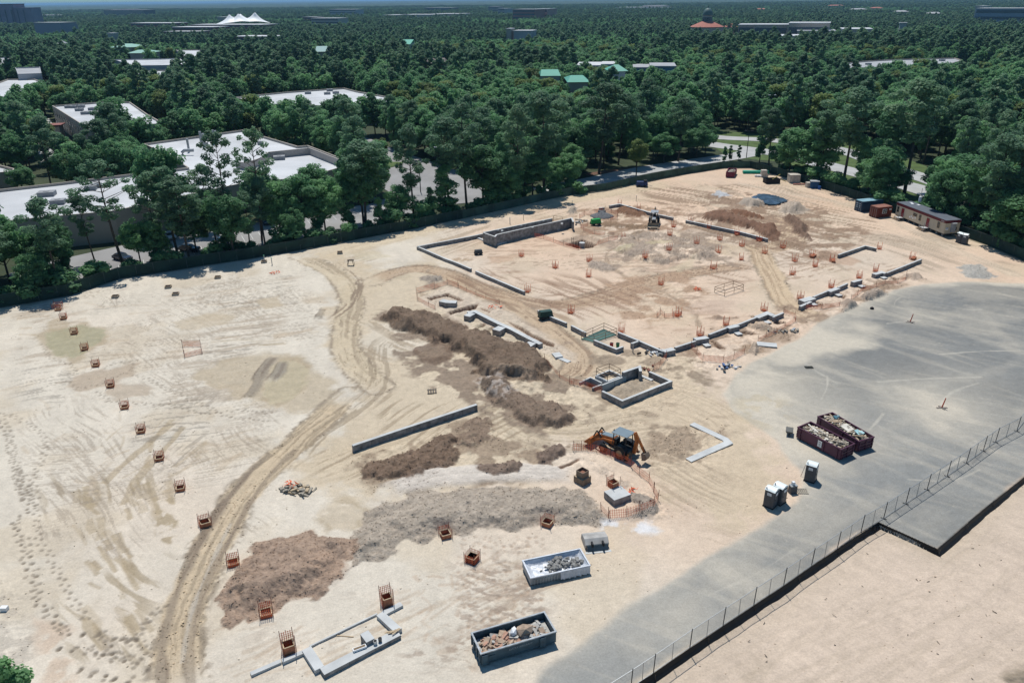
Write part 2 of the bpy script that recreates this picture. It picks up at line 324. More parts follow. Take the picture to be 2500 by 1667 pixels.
field([(1600, 1568), (2352, 1180), (2352, 1568)], (1950, 1600), (2300, 1400), 1.3, .07, .585, (.41, .33, .25), .55, 80, mask=.42)
field([(700, 580), (1000, 520), (1200, 480), (1400, 440), (1500, 440), (1000, 620), (800, 640)], (800, 620), (1400, 460), 1.4, .05, .56, (.37, .28, .19), .6, 82, mask=.38)
field([(0, 700), (700, 620), (780, 760), (640, 1060), (400, 1100), (380, 1568), (0, 1568)], (199, 1333), (249, 1412), 5.0, .3, .585, (.33, .27, .205), .5, 94, mask=.47, dz=-.06)  # the fine line fields from here paint small ridge shadows into soil colour
field([(0, 680), (760, 600), (780, 800), (600, 1100), (0, 1300)], (300, 850), (420, 835), 5.5, .4, .585, (.34, .28, .215), .5, 96, mask=.46, dz=-.06)
field([(480, 1420), (1300, 1240), (1400, 1330), (1100, 1568), (500, 1568)], (700, 1500), (850, 1440), 5.0, .4, .585, (.36, .29, .22), .75, 98, mask=.44, dz=-.06)
field([(540, 1100), (860, 1120), (840, 1200), (600, 1250), (480, 1330)], (640, 1140), (760, 1200), 3.5, .5, .57, (.33, .27, .20), .8, 99, mask=.4, dz=-.06)
field([(980, 560), (1760, 560), (2200, 600), (1900, 740), (1400, 800), (1200, 700)], (1300, 650), (1500, 640), 3.0, .25, .585, (.37, .265, .19), .65, 100, mask=.46, dz=-.04)
field([(1600, 1568), (2352, 1180), (2352, 1568)], (1950, 1600), (2300, 1400), 4.0, .15, .60, (.40, .32, .245), .6, 102, mask=.46, dz=-.03)
# --- puddles and damp basins
def puddle(pts, col=YEL, dampr=1.3, oid=0):
    c = sum((Vector((p[0], p[1], 0)) for p in pts), Vector())/len(pts)
    big = [c+(p-c)*dampr for p in pts]; poly(big, DAMP, .75, 1.4, seed=31, warp=.8, wet=.4)
    poly(pts, col, .85, .5, -.06, .8, warp=.9, rgh=0, wet=1, oid=oid, seed=32)
PUD = {}
puddle(o([(97, 775), (112, 758), (150, 756), (180, 748), (215, 755), (235, 757), (232, 783), (200, 802), (170, 822), (138, 815), (118, 795)]), (.37, .335, .215), 1.25, 11)
poly(o([(110, 740), (150, 728), (160, 745), (140, 760), (112, 760)]), DAMP, .6, .8, seed=33)
poly(o([(158, 885), (180, 860), (230, 850), (320, 830), (300, 865), (250, 885), (180, 897)]), (.40, .32, .235), .85, .8, -.04, seed=34, wet=.3)
poly(o([(238, 900), (262, 880), (330, 880), (350, 893), (335, 908), (270, 917)]), (.42, .345, .26), .85, .8, -.04, seed=35, wet=.3)
poly(o([(440, 850), (560, 812), (680, 815), (770, 880), (768, 950), (640, 945), (560, 920), (470, 880)]), (.42, .345, .24), .8, 2, -.08, seed=36, warp=1.5, wet=.3)
puddle(o([(620, 860), (645, 830), (690, 825), (705, 850), (690, 900), (640, 925), (610, 905)]), (.45, .38, .25), 1.15, 12)
puddle(o([(735, 1190), (765, 1155), (800, 1150), (842, 1170), (838, 1200), (800, 1215), (760, 1215)]), (.50, .42, .31), 1.25, 13)
puddle(o([(900, 632), (930, 626), (947, 632), (935, 640), (905, 641)]), (.45, .40, .27), 1.3, 14)
poly(o([(590, 690), (640, 680), (650, 700), (610, 712)]), (.44, .36, .25), .7, 1, seed=37); poly(o([(400, 740), (470, 720), (550, 725), (520, 745), (420, 760)]), (.45, .37, .26), .6, 1, seed=38)
poly(o([(690, 690), (740, 680), (760, 695), (700, 700)]), (.45, .37, .27), .6, 1, seed=39)
poly(o([(800, 580), (860, 575), (900, 590), (830, 600)]), YEL, .4, 1, seed=40)
# clod line in the damp basin
for q in ([(635, 815), (600, 850), (585, 895), (560, 920)], [(650, 825), (640, 860), (610, 880)], [(760, 780), (700, 870), (560, 950)][:0] or [(745, 705), (730, 735)]):
    stroke(o(q), 1.6, (.26, .22, .17), .8, .6, .25, .5, BRN, .6, 41, 1)
# --- tan working area and tracks
poly(o([(690, 1040), (790, 960), (850, 900), (790, 830), (755, 760), (765, 700), (795, 650), (750, 600), (700, 592), (760, 578), (860, 622), (1000, 604), (1100, 655), (1240, 700), (1330, 740), (1400, 800), (1600, 830), (1620, 900), (1700, 940), (1780, 1060), (1800, 1150), (1700, 1220), (1560, 1160), (1470, 1060), (1290, 1000), (1200, 1080), (1060, 1110), (900, 1130), (760, 1130), (640, 1090)]), (.515, .42, .295), .8, 4, warp=2.5, seed=50, rgh=.5)
poly(o([(960, 740), (1000, 800), (900, 830), (820, 790), (850, 740)]), SAND, .6, 2, seed=51, warp=1.5)
stroke(o([(415, 1600), (405, 1500), (425, 1400), (462, 1310), (510, 1210), (570, 1115), (650, 1045), (730, 975), (800, 905)]), 4.0, TAN, .9, .7, -.08, .55, (.30, .24, .17), .5, 60, .7, .18)
stroke(o([(375, 1600), (366, 1500), (392, 1400), (430, 1300), (480, 1210), (545, 1110), (620, 1040)]), .9, (.25, .20, .15), .75, .5, .12, .4, BRN, .35, 61, 1)
stroke(o([(440, 1600), (432, 1500), (448, 1400), (486, 1310), (540, 1215), (600, 1110), (680, 1030)]), .7, (.25, .2, .15), .6, .4, .05, .4, BRN, .3, 62, 1)
stroke(o([(418, 1520), (432, 1420), (470, 1320), (530, 1200)]), .35, WHT, .3, .3, .03, 0, None, .2, 63)
stroke(o([(690, 590), (770, 625), (815, 680), (790, 750), (800, 830), (870, 890)]), 4.5, (.52, .43, .30), .8, 1, -.06, .6, (.30, .23, .16), .5, 64, .6, .15)
stroke(o([(770, 600), (830, 640), (810, 700), (760, 740)]), 2.5, None, 1, .6, 0, .8, (.28, .21, .15), .4, 65)
stroke(o([(640, 1090), (720, 1000), (800, 950), (880, 880), (860, 800), (900, 770)]), 5, None, 1, 1, 0, .6, (.33, .26, .18), .4, 66)
stroke(o([(850, 650), (930, 615), (1000, 618), (1080, 650), (1170, 685), (1260, 703), (1340, 692), (1450, 655), (1560, 630), (1740, 605)]), 4.5, (.42, .30, .20), .75, 1, -.05, .8, (.24, .155, .10), .5, 67, .6, .12)
stroke(o([(1010, 625), (1100, 665), (1200, 715), (1300, 790), (1340, 830), (1310, 870), (1240, 880)]), 5.5, (.47, .35, .235), .8, 1.2, 0, .8, (.27, .18, .12), .5, 68, .6, .1)
stroke(o([(1240, 700), (1330, 700), (1450, 680), (1440, 670), (1550, 650)]), 4, (.46, .33, .22), .6, 1, 0, .8, (.22, .14, .09), .5, 69, .5)
stroke(o([(1430, 455), (1600, 480)]), 5, None, 1, 2, 0, .35, (.34, .25, .18), .5, 70)
stroke(o([(1700, 556), (1742, 572), (1752, 600), (1778, 640), (1786, 668), (1804, 698), (1850, 722), (1910, 738)]), 4.6, (.53, .405, .265), .85, 1, -.08, .6, (.33, .22, .14), .5, 71, .5, .15)
stroke(o([(1720, 590), (1660, 570), (1540, 535), (1500, 530)]), 7, (.53, .41, .28), .7, 1.5, 0, .5, (.36, .25, .17), .5, 72)
stroke(o([(1740, 580), (1810, 560), (1830, 540), (1800, 510), (1740, 500), (1690, 496)]), 5.5, (.54, .41, .27), .85, 1, 0, .6, (.32, .22, .15), .5, 73)
stroke(o([(1560, 440), (1680, 470), (1800, 490), (1900, 500), (2000, 520)]), 10, (.52, .43, .32), .6, 2, 0, .7, (.27, .21, .15), 1, 74, .6)
stroke(o([(1830, 560), (1900, 545), (2010, 545), (2100, 560), (2200, 600)]), 9, (.50, .41, .31), .5, 2, 0, .8, (.29, .22, .16), 1, 75, .6)
stroke(o([(1680, 420), (1850, 450), (2000, 480), (2160, 560), (2352, 640)]), 3, (.56, .47, .36), .4, 1, 0, .6, (.30, .23, .17), .5, 76)
stroke(o([(1560, 440), (1640, 420), (1760, 428), (1860, 450)]), 4, None, 1, 1, 0, .5, (.36, .28, .2), .5, 77)
stroke(o([(720, 588), (980, 520), (1200, 475), (1400, 440), (1560, 418)]), 10, (.54, .44, .30), .75, 3, 0, .3, (.36, .27, .18), 1.5, 78)
stroke(o([(1110, 920), (1180, 960), (1250, 1000), (1340, 1000), (1460, 970), (1600, 960)]), 8, None, 1, 2, 0, .5, (.36, .28, .19), 1, 79)
stroke(o([(640, 1100), (760, 1080), (900, 1020), (1100, 960)]), 6, (.54, .44, .31), .5, 1, 0, .45, (.34, .27, .18), .6, 80)
stroke(o([(1430, 1090), (1500, 1060), (1580, 1110), (1700, 1170)]), 9, None, 1, 2, 0, .5, (.40, .31, .22), 1, 81)
stroke(o([(1480, 900), (1600, 930), (1700, 1000)]), 9, None, 1, 2, 0, .4, (.40, .31, .22), 1, 82)
stroke(o([(1395, 580), (1390, 600), (1440, 640), (1510, 665), (1560, 690), (1600, 720), (1605, 750)]), .9, (.36, .27, .19), .8, .4, -.1, .3, BRN, .4, 83, .8)
stroke(o([(1480, 545), (1395, 578)]), .7, (.36, .27, .19), .8, .3, -.08, .3, BRN, .3, 84)
streaks([(980, 570), (1400, 540), (1700, 600), (1750, 700), (1500, 760), (1250, 700)], 70, (1300, 650), (1500, 640), 4, .6, (.46, .34, .24), .4, 1000, .5)
streaks([(1560, 420), (2000, 440), (2300, 600), (2000, 640), (1800, 600), (1560, 470)], 60, (1900, 500), (2100, 560), 6, .7, (.47, .37, .27), .45, 1100, .35)
streaks([(1450, 760), (1800, 700), (1950, 640), (2000, 700), (1700, 800)], 40, (1700, 800), (1900, 740), 3, .6, (.40, .28, .19), .45, 1200, .8)
poly(o([(1460, 725), (1510, 718), (1540, 735), (1500, 750)]), (.42, .29, .19), .7, 1.2, patch=.5, seed=85); poly(o([(1870, 575), (1930, 575), (1975, 600), (1960, 612), (1900, 600), (1850, 590)]), (.44, .31, .22), .8, 1, seed=86)
poly(o([(1120, 590), (1190, 585), (1180, 600), (1130, 605)]), (.46, .32, .22), .7, 1, seed=87); poly(o([(1540, 720), (1600, 690), (1700, 690), (1660, 720)]), (.47, .35, .27), .5, 1.5, seed=88)
field([(690, 900), (900, 860), (1100, 860), (1300, 980), (1200, 1080), (900, 1130), (680, 1110)], (640, 1090), (1000, 900), 1.8, .1, .555, (.36, .28, .19), .75, 84, mask=.4)
field([(760, 700), (960, 740), (1100, 900), (900, 920), (780, 860)], (800, 800), (1000, 900), 1.6, .12, .56, (.37, .29, .20), .7, 86, mask=.42)
field([(1250, 820), (1640, 820), (1700, 960), (1560, 1160), (1300, 1000)], (1300, 930), (1600, 960), 1.6, .1, .56, (.38, .29, .20), .7, 88, mask=.4)
field([(1400, 1060), (1760, 1060), (1820, 1200), (1600, 1330), (1420, 1200)], (1450, 1090), (1700, 1170), 1.5, .2, .565, (.41, .32, .23), .7, 90, mask=.4)
field([(1000, 600), (1500, 640), (1500, 720), (1250, 760)], (1030, 640), (1300, 800), 1.4, .08, .55, (.33, .22, .15), .7, 92, mask=.4)
for q, cc_, pp_, ls_ in (([(860, 705), (1060, 735), (1270, 830), (1350, 960), (1240, 1010), (1090, 930), (970, 880), (910, 810)], (.27, .205, .15), .35, .14), ([(1560, 455), (1700, 440), (1900, 480), (2010, 540), (1900, 600), (1700, 560), (1580, 520)], (.32, .22, .15), .45, .08), ([(1320, 480), (1560, 470), (1590, 530), (1330, 545)], (.38, .255, .17), .5, .08),
                    ([(1270, 860), (1420, 800), (1600, 820), (1660, 880), (1480, 960), (1300, 930)], (.34, .265, .19), .5, .1), ([(1540, 800), (1800, 700), (2000, 640), (2110, 640), (1960, 720), (1760, 800), (1600, 850)], (.34, .245, .17), .45, .12), ([(980, 650), (1130, 690), (1320, 810), (1280, 840), (1080, 770), (960, 700)], (.36, .27, .195), .45, .12),
                    ([(820, 1050), (1060, 960), (1220, 1020), (1400, 1030), (1330, 1090), (1000, 1110), (840, 1120)], (.33, .25, .175), .5, .1), ([(1440, 980), (1680, 980), (1640, 1080), (1500, 1090)], (.34, .26, .185), .5, .1), ([(1390, 640), (1600, 620), (1620, 720), (1420, 740)], (.44, .30, .20), .7, .03), ([(1380, 540), (1650, 530), (1690, 610), (1400, 625)], (.36, .275, .205), .5, .1)):
    poly(o(q), [c*.86 for c in cc_], .92, 2.5, lump=ls_, warp=2, rgh=.8, seed=131, patch=pp_, ps=.33)
field([(1440, 430), (1700, 420), (2000, 480), (2100, 560), (1900, 620), (1700, 580), (1540, 520)], (1560, 450), (1900, 520), 1.2, .06, .53, (.27, .185, .12), .75, 104, mask=.35, dz=-.06)
field([(960, 600), (1300, 640), (1560, 610), (1760, 590), (1760, 650), (1480, 700), (1260, 740), (1100, 700)], (1030, 640), (1240, 700), 1.6, .08, .53, (.27, .17, .11), .6, 106, mask=.42, dz=-.06)
field([(1540, 780), (2110, 640), (2130, 670), (1900, 760), (1600, 870)], (1600, 850), (2000, 680), 1.4, .5, .53, (.27, .17, .115), .75, 108, mask=.4, lump=0) if False else None
# --- spoil heaps: each a thing of its own, cut from the same sheet
HEAPS = {}
def heap(oid, pts, col, h, lump, label, hw=2.0, soft=.5, warp=1.1, seed=None, a=.95, lw=1.2, patch=0, cat='dirt pile', name='dirt_pile'):
    HEAPS[oid] = (name, label, cat); poly(pts, col, a, soft, h, hw, lump, warp, 1, 0, oid, seed=seed or oid*5, lw=lw, patch=patch)
heap(21, o([(845, 1175), (880, 1150), (960, 1130), (1100, 1122), (1260, 1118), (1350, 1130), (1395, 1180), (1400, 1208), (1300, 1208), (1200, 1214), (1050, 1228), (960, 1240), (860, 1292), (790, 1310), (800, 1230), (830, 1210)]), (.355, .30, .24), .8, .22, 'long grey spoil bank of broken clods beside the near column forms', 2.6)
heap(22, o([(800, 1290), (790, 1330), (700, 1380), (620, 1415), (540, 1430), (495, 1400), (490, 1365), (540, 1300), (590, 1255), (660, 1228), (720, 1215), (800, 1235), (830, 1260)]), (.31, .22, .16), 1.15, .26, 'large brown dirt mound at the left end of the grey spoil bank', 3.6)
stroke(o([(700, 1290), (760, 1310), (790, 1330)]), 3, (.40, .28, .2), .6, 1, .3, 0, None, .5, 90, 1)
stroke(o([(870, 1135), (960, 1100), (1100, 1088), (1250, 1085), (1340, 1095)]), 3.4, (.60, .54, .47), .9, 1, .3, .25, (.36, .31, .26), .6, 91, 1)
heap(23, o([(875, 728), (930, 715), (1000, 732), (1060, 750), (1120, 778), (1190, 800), (1245, 818), (1258, 850), (1250, 875), (1180, 880), (1080, 862), (1090, 838), (1040, 800), (960, 775), (900, 755)]), (.165, .115, .08), 1.5, .28, 'dark brown ridge of excavated soil running below the long footing wall', 1.6)
poly(o([(950, 800), (1000, 785), (1045, 800), (1040, 830), (990, 838), (955, 825)]), BRN, .85, .8, .2, 1, .25, seed=92, rgh=1)
poly(o([(1020, 880), (1090, 862), (1200, 860), (1260, 885), (1200, 910), (1100, 900)]), (.29, .22, .16), .75, 1.5, .3, 1.5, .2, seed=93, patch=.5, rgh=1)
heap(24, o([(1085, 880), (1150, 868), (1200, 900), (1240, 930), (1290, 930), (1335, 965), (1300, 985), (1240, 985), (1180, 965), (1130, 925)]), (.20, .145, .105), .9, .3, 'brown and chalky spoil tongue trailing down towards the backhoe', 1.6)
poly(o([(1090, 875), (1140, 868), (1190, 900), (1170, 925), (1120, 910)]), (.46, .40, .35), .7, .8, seed=94, patch=.4, ps=1.2)
heap(25, o([(828, 1075), (900, 1055), (960, 1035), (1000, 1000), (1035, 995), (1056, 1040), (1050, 1072), (980, 1085), (930, 1108), (880, 1112), (835, 1100)]), BRN, .45, .42, 'dark clodded soil patch in front of the long low retaining wall', 1.2, lw=1.8)
heap(26, o([(1035, 985), (1110, 955), (1135, 970), (1140, 1010), (1090, 1035), (1060, 1025)]), (.22, .16, .115), .25, .3, 'smaller brown clod patch right of the dark soil patch', 1.2, lw=1.8, patch=.4)
heap(27, o([(1100, 1068), (1170, 1058), (1205, 1075), (1195, 1092), (1120, 1098)]), (.19, .135, .10), .3, .3, 'narrow dark clod strip above the grey spoil bank', .9, lw=1.8)
heap(28, o([(1220, 1050), (1250, 1035), (1290, 1030), (1300, 1048), (1260, 1068), (1230, 1065)]), (.18, .13, .10), .5, .35, 'small dark clod heap left of the orange net and backhoe', .9, lw=1.8)
poly(o([(1480, 1010), (1530, 990), (1620, 985), (1640, 1000), (1600, 1050), (1560, 1075), (1520, 1060)]), (.34, .26, .185), .8, 1.5, .1, 1, .15, seed=95, patch=.6)
poly(o([(1340, 1055), (1400, 1060), (1440, 1100), (1520, 1150), (1560, 1190), (1440, 1200), (1420, 1130)]), (.42, .35, .28), .6, 1.5, .1, 1, .2, seed=96, patch=.5, rgh=1)
heap(29, o([(1440, 1135), (1480, 1135), (1510, 1160), (1500, 1185), (1450, 1175)]), (.30, .255, .21), .35, .35, 'small grey rubble heap inside the orange net loop', .8)
poly(o([(1390, 1195), (1460, 1185), (1520, 1215), (1470, 1240), (1400, 1225)]), (.66, .67, .68), .8, 1.2, seed=97, warp=1, patch=.4)
heap(30, o([(1400, 562), (1440, 545), (1500, 532), (1560, 545), (1610, 560), (1650, 582), (1620, 598), (1560, 596), (1520, 612), (1480, 602), (1440, 592), (1410, 578)]), (.34, .27, .21), .6, .45, 'spread of lumpy grey clods around a puddle in the building pad', 1.5, patch=.5)
puddle(o([(1415, 575), (1430, 569), (1455, 570), (1445, 578), (1420, 582)]), YEL, 1.2, 15); poly(o([(1490, 558), (1540, 560), (1530, 568), (1480, 566)]), YEL, .7, .8, seed=98); poly(o([(1530, 620), (1600, 590), (1590, 610), (1560, 625)]), (.53, .44, .30), .6, 1.5, seed=99)
heap(31, o([(1345, 606), (1370, 598), (1395, 608), (1430, 618), (1400, 622), (1355, 616)]), (.36, .29, .23), .4, .3, 'small clod heap beside an orange netted column base', .8)
heap(32, o([(1408, 482), (1440, 474), (1470, 482), (1500, 494), (1460, 500), (1430, 494)]), RBRN, .6, .25, 'red brown dirt heap behind the tan backhoe', 1.5)
heap(33, o([(1368, 515), (1400, 510), (1450, 516), (1500, 520), (1490, 526), (1400, 524)]), (.24, .16, .10), .5, .25, 'low brown dirt strip left of the tan backhoe', 1)
poly(o([(1300, 525), (1370, 520), (1390, 530), (1320, 537)]), (.30, .21, .14), .7, 1, .2, 1, .15, seed=101)
Z7 = (1740, 390, 380/2352)
heap(34, Q(*Z7, [(200, 750), (350, 760), (600, 815), (830, 890), (740, 920), (560, 890), (380, 850)]), (.18, .09, .052), .9, .34, 'upper lobe of red brown soil above the turning track', 1.8)
heap(35, Q(*Z7, [(-180, 850), (0, 800), (200, 770), (380, 880), (600, 950), (900, 1000), (1040, 1080), (1000, 1200), (900, 1245), (700, 1130), (450, 1020), (200, 960), (-100, 930)]), (.175, .095, .06), 1.0, .36, 'long red brown soil windrow below the turning track', 1.8)
heap(36, Q(*Z7, [(1040, 890), (1200, 855), (1300, 900), (1420, 1000), (1470, 1130), (1450, 1240), (1320, 1190), (1230, 1100), (1150, 970)]), (.18, .115, .08), 1.3, .36, 'dark soil heap at the right bend of the turning track', 2)
heap(37, Q(*Z7, [(960, 760), (1080, 670), (1200, 630), (1350, 690), (1460, 780), (1340, 835), (1150, 830), (1010, 810)]), (.40, .33, .26), 2.0, .25, 'pale brown conical dirt mound beside the black tarp', 4)
heap(38, Q(*Z7, [(380, 650), (560, 600), (740, 640), (820, 710), (700, 730), (500, 710)]), (.40, .335, .27), 1.2, .25, 'low grey dirt mound on the left edge of the black tarp', 2)
heap(39, Q(*Z7, [(-40, 530), (60, 470), (130, 465), (220, 520), (260, 550), (120, 560)]), (.44, .45, .46), 1.3, .08, 'neat cone of pale grey gravel on the far side of the lot', 4, cat='gravel pile', name='gravel_pile')
Z4 = (1800, 220, K)
heap(40, Q(*Z4, [(1630, 1305), (1700, 1285), (1790, 1290), (1870, 1335), (1905, 1372), (1800, 1388), (1700, 1380), (1640, 1350)]), (.36, .345, .31), .6, .1, 'broad grey gravel pile beside the asphalt at the right', 3, cat='gravel pile', name='gravel_pile')
Z6 = (1880, 560, 420/2352)
heap(41, Q(*Z6, [(1850, 620), (1950, 580), (2080, 620), (2200, 710), (2080, 705), (1940, 690)]), (.42, .33, .255), .9, .2, 'dirt heap at the right end of the orange net, nearest the gravel pile', 1.6)
heap(42, Q(*Z6, [(1200, 910), (1370, 815), (1500, 850), (1680, 910), (1560, 985), (1330, 985)]), (.38, .305, .24), 1.1, .25, 'wide dirt heap between two orange nets at the asphalt edge', 1.8)
heap(43, Q(*Z6, [(940, 1090), (990, 1000), (1110, 955), (1240, 1080), (1200, 1150), (1000, 1160)]), (.36, .28, .22), 1.2, .25, 'steep brown dirt heap at the asphalt edge, left of the black ball', 1.6)
Z5 = (1680, 680, 400/2352)
heap(44, Q(*Z5, [(820, 990), (880, 880), (1000, 970), (1040, 1060), (960, 1110), (840, 1080)]), (.39, .31, .24), 1.0, .22, 'small grey dirt heap below the white slab', 1.4)
heap(45, Q(*Z5, [(900, 630), (980, 610), (1120, 680), (1230, 740), (1100, 800), (900, 740), (740, 700)]), (.44, .34, .25), .7, .15, 'tan dirt heap between two footing pits', 1.4)
heap(46, o([(962, 644), (985, 634), (1010, 636), (1020, 646), (990, 654)]), (.32, .27, .22), .5, .3, 'small heap of dark clods near the bend of the brown track', 1)
Z1 = (1300, 470, 350/2352)
heap(47, Q(*Z1, [(560, 320), (600, 250), (700, 240), (760, 330), (700, 360), (600, 350)]), (.34, .29, .23), 1.3, .35, 'rubble and spoil pile behind the tall concrete trough', 1.4)
poly(Q(*Z1, [(1240, 680), (1330, 650), (1360, 690), (1300, 710)]), BRN, .8, .6, .3, .8, .3, seed=103); poly(Q(*Z1, [(1570, 690), (1650, 640), (1850, 640), (1860, 680), (1700, 700)]), (.26, .19, .13), .8, .6, .4, .8, .3, seed=104)
poly(Q(*Z5, [(300, 560), (380, 510), (520, 560), (720, 550), (740, 590), (500, 590), (360, 590)]), (.30, .21, .15), .8, .6, .35, .8, .3, seed=105)
poly(Q(1000, 480, 420/2352, [(580, 850), (760, 810), (880, 800), (850, 880), (760, 940), (660, 890)]), (.36, .26, .17), .8, .8, .1, 1, .15, seed=106, patch=.4)
# --- pits and trenches
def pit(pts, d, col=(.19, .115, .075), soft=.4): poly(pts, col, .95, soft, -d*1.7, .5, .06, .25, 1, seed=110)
Z3 = (980, 680, 440/2352)
poly(Q(*Z3, [(250, 250), (560, 110), (700, 120), (1000, 250), (1300, 380), (1700, 600), (2050, 850), (2280, 1000), (2250, 1090), (1850, 960), (1500, 860), (1100, 720), (700, 560), (560, 420), (300, 380)]), (.55, .46, .36), .8, 1.5, lump=.12, seed=111, rgh=.8)
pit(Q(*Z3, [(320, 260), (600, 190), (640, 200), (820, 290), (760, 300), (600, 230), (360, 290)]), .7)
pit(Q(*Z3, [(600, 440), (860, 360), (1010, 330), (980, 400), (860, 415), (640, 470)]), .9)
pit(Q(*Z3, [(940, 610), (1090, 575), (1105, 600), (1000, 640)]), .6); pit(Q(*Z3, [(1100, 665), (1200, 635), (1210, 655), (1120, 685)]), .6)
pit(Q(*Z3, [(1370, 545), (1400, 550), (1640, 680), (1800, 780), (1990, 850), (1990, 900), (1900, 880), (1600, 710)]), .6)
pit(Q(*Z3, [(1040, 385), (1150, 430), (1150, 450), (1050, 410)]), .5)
poly(Q(*Z3, [(700, 480), (850, 460), (1000, 560), (1400, 740), (1650, 860), (1500, 850), (1100, 700), (760, 560)]), (.53, .45, .33), .8, .8, -.2, seed=112)
PITP = Q(*Z1, [(520, 825), (820, 735), (1090, 838), (980, 905), (760, 915), (660, 885)])
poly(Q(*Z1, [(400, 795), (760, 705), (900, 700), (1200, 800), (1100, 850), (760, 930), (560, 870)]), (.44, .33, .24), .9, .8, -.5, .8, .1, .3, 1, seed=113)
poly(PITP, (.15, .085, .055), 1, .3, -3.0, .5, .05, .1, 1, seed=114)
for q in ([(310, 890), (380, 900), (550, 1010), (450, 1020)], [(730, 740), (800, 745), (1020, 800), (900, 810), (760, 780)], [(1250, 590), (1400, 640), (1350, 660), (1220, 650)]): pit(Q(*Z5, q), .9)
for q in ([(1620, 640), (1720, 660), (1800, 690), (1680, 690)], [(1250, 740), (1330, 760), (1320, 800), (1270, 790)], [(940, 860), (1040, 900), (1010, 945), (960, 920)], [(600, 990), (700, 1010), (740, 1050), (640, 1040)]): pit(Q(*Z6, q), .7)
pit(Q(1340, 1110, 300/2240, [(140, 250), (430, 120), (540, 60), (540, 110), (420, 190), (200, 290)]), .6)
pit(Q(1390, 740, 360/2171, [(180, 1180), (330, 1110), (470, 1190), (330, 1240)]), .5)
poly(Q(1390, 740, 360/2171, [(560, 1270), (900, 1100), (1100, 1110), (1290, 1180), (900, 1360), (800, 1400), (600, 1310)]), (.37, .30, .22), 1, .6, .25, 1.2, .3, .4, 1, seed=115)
# --- asphalt lot
ASP = o([(1340, 1480), (1420, 1400), (1560, 1320), (1690, 1240), (1760, 1195), (1830, 1150), (1850, 1080), (1790, 1010), (1700, 950), (1660, 905), (1700, 860), (1790, 800), (1880, 745), (1980, 700), (2060, 668), (2140, 652), (2260, 648), (2420, 655), (2700, 700)])+[Vector((200, 55, 0))]
EDGE = [(1420, 1755), (1540, 1680), (1595, 1644), (1684, 1583), (1765, 1529), (1840, 1479), (1913, 1431), (1981, 1383), (2044, 1341), (2102, 1303), (2145, 1276), (2289, 1341), (2400, 1245), (2500, 1166), (2620, 1075), (2760, 980)]
EDGW = [P(*p) for p in EDGE]
ASP = ASP[:-1]+[EDGW[-1]]+EDGW[::-1][1:]+[P(1290, 1740), P(1330, 1640)]
pl = xy(ASP); b = block(pl[:, 0].min()-8, pl[:, 0].max()+8, pl[:, 1].min()-8, pl[:, 1].max()+8); X = GX[b]; Y = GYY[b]
S0 = sdf(pl, X, Y); dn = fbm(X*.09, Y*.09, 5, 200); dn2 = fbm((X*.8+Y*.6)*.5, (Y*.8-X*.6)*.06, 4, 201)
el = xy(EDGW); DE, _, _ = near(el, X, Y)
dust = 1-sm((S0+(dn-.5)*26)/9.0); dust = dust*(.12+.88*sm((DE-2.5)/9))
for cx, cy, r, k in ((1740, 1180, 9, .55), (1990, 1000, 7, .3), (2290, 990, 9, .6), (1900, 1060, 8, .75), (1830, 960, 13, .8), (2350, 930, 6, .3), (1760, 1380, 4, .5), (1640, 1500, 5, .5), (2230, 770, 5, .4), (1900, 1230, 7, .6), (1560, 1560, 3, .4), (1830, 1330, 3, .3), (2130, 1090, 3.5, .4), (1990, 890, 3, .4)):
    c = P(cx, cy); dust = np.maximum(dust, k*np.exp(-(((X-c.x)**2+(Y-c.y)**2)/(r*r)))*(.6+.8*dn))
dn3 = fbm((X*.5+Y*.86)*.9, (Y*.5-X*.86)*.09, 4, 203); dust = np.clip(dust+sm((dn2-.58)*6)*.2+sm((dn-.6)*6)*.3+sm((dn3-.6)*9)*.14+sm((vn(X*2.2, Y*2.2, 9)-.93)*14)*.3, 0, 1)
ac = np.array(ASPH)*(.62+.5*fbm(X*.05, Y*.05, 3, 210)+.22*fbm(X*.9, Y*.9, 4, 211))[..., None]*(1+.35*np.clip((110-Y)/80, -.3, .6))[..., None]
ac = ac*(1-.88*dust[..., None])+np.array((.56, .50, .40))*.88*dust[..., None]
am = sm((S0+(dn-.5)*3)/1.0+.5)
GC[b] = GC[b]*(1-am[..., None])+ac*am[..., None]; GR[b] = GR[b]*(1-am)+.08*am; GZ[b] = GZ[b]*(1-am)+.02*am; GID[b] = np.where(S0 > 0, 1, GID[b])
for q in ([(2095, 770), (2250, 790), (2500, 830)], [(1990, 890), (2100, 930), (2260, 960)], [(2140, 950), (2350, 930), (2500, 880)], [(1600, 1540), (1760, 1420), (1900, 1330)], [(1850, 1430), (2000, 1300), (2200, 1180)], [(2260, 1000), (2200, 1040), (2080, 1060)], [(2400, 760), (2440, 820), (2500, 850)]):
    stroke([P(*p) for p in q], 1.6, (.45, .41, .34), .22, 1.2, 0, 0, None, .8, 220)
rgq = np.random.default_rng(5)
for _ in range(46):
    x, y = rgq.uniform(1500, 2480), rgq.uniform(740, 1560); c = P(x, y)
    if sdf(xy(ASP), np.array([c.x]), np.array([c.y]))[0] < 3: continue
    a = rgq.normal(.55, .5); L_ = rgq.uniform(3, 16); k = rgq.normal(0, .1)*L_; stroke([(c.x, c.y), (c.x+math.cos(a)*L_/2-k*math.sin(a), c.y+math.sin(a)*L_/2+k*math.cos(a)), (c.x+math.cos(a)*L_, c.y+math.sin(a)*L_)], rgq.uniform(.15, .4), (.52, .48, .40) if rgq.uniform() < .75 else (.13, .13, .13), rgq.uniform(.25, .6), .25, 0, 0, None, .15, int(x))
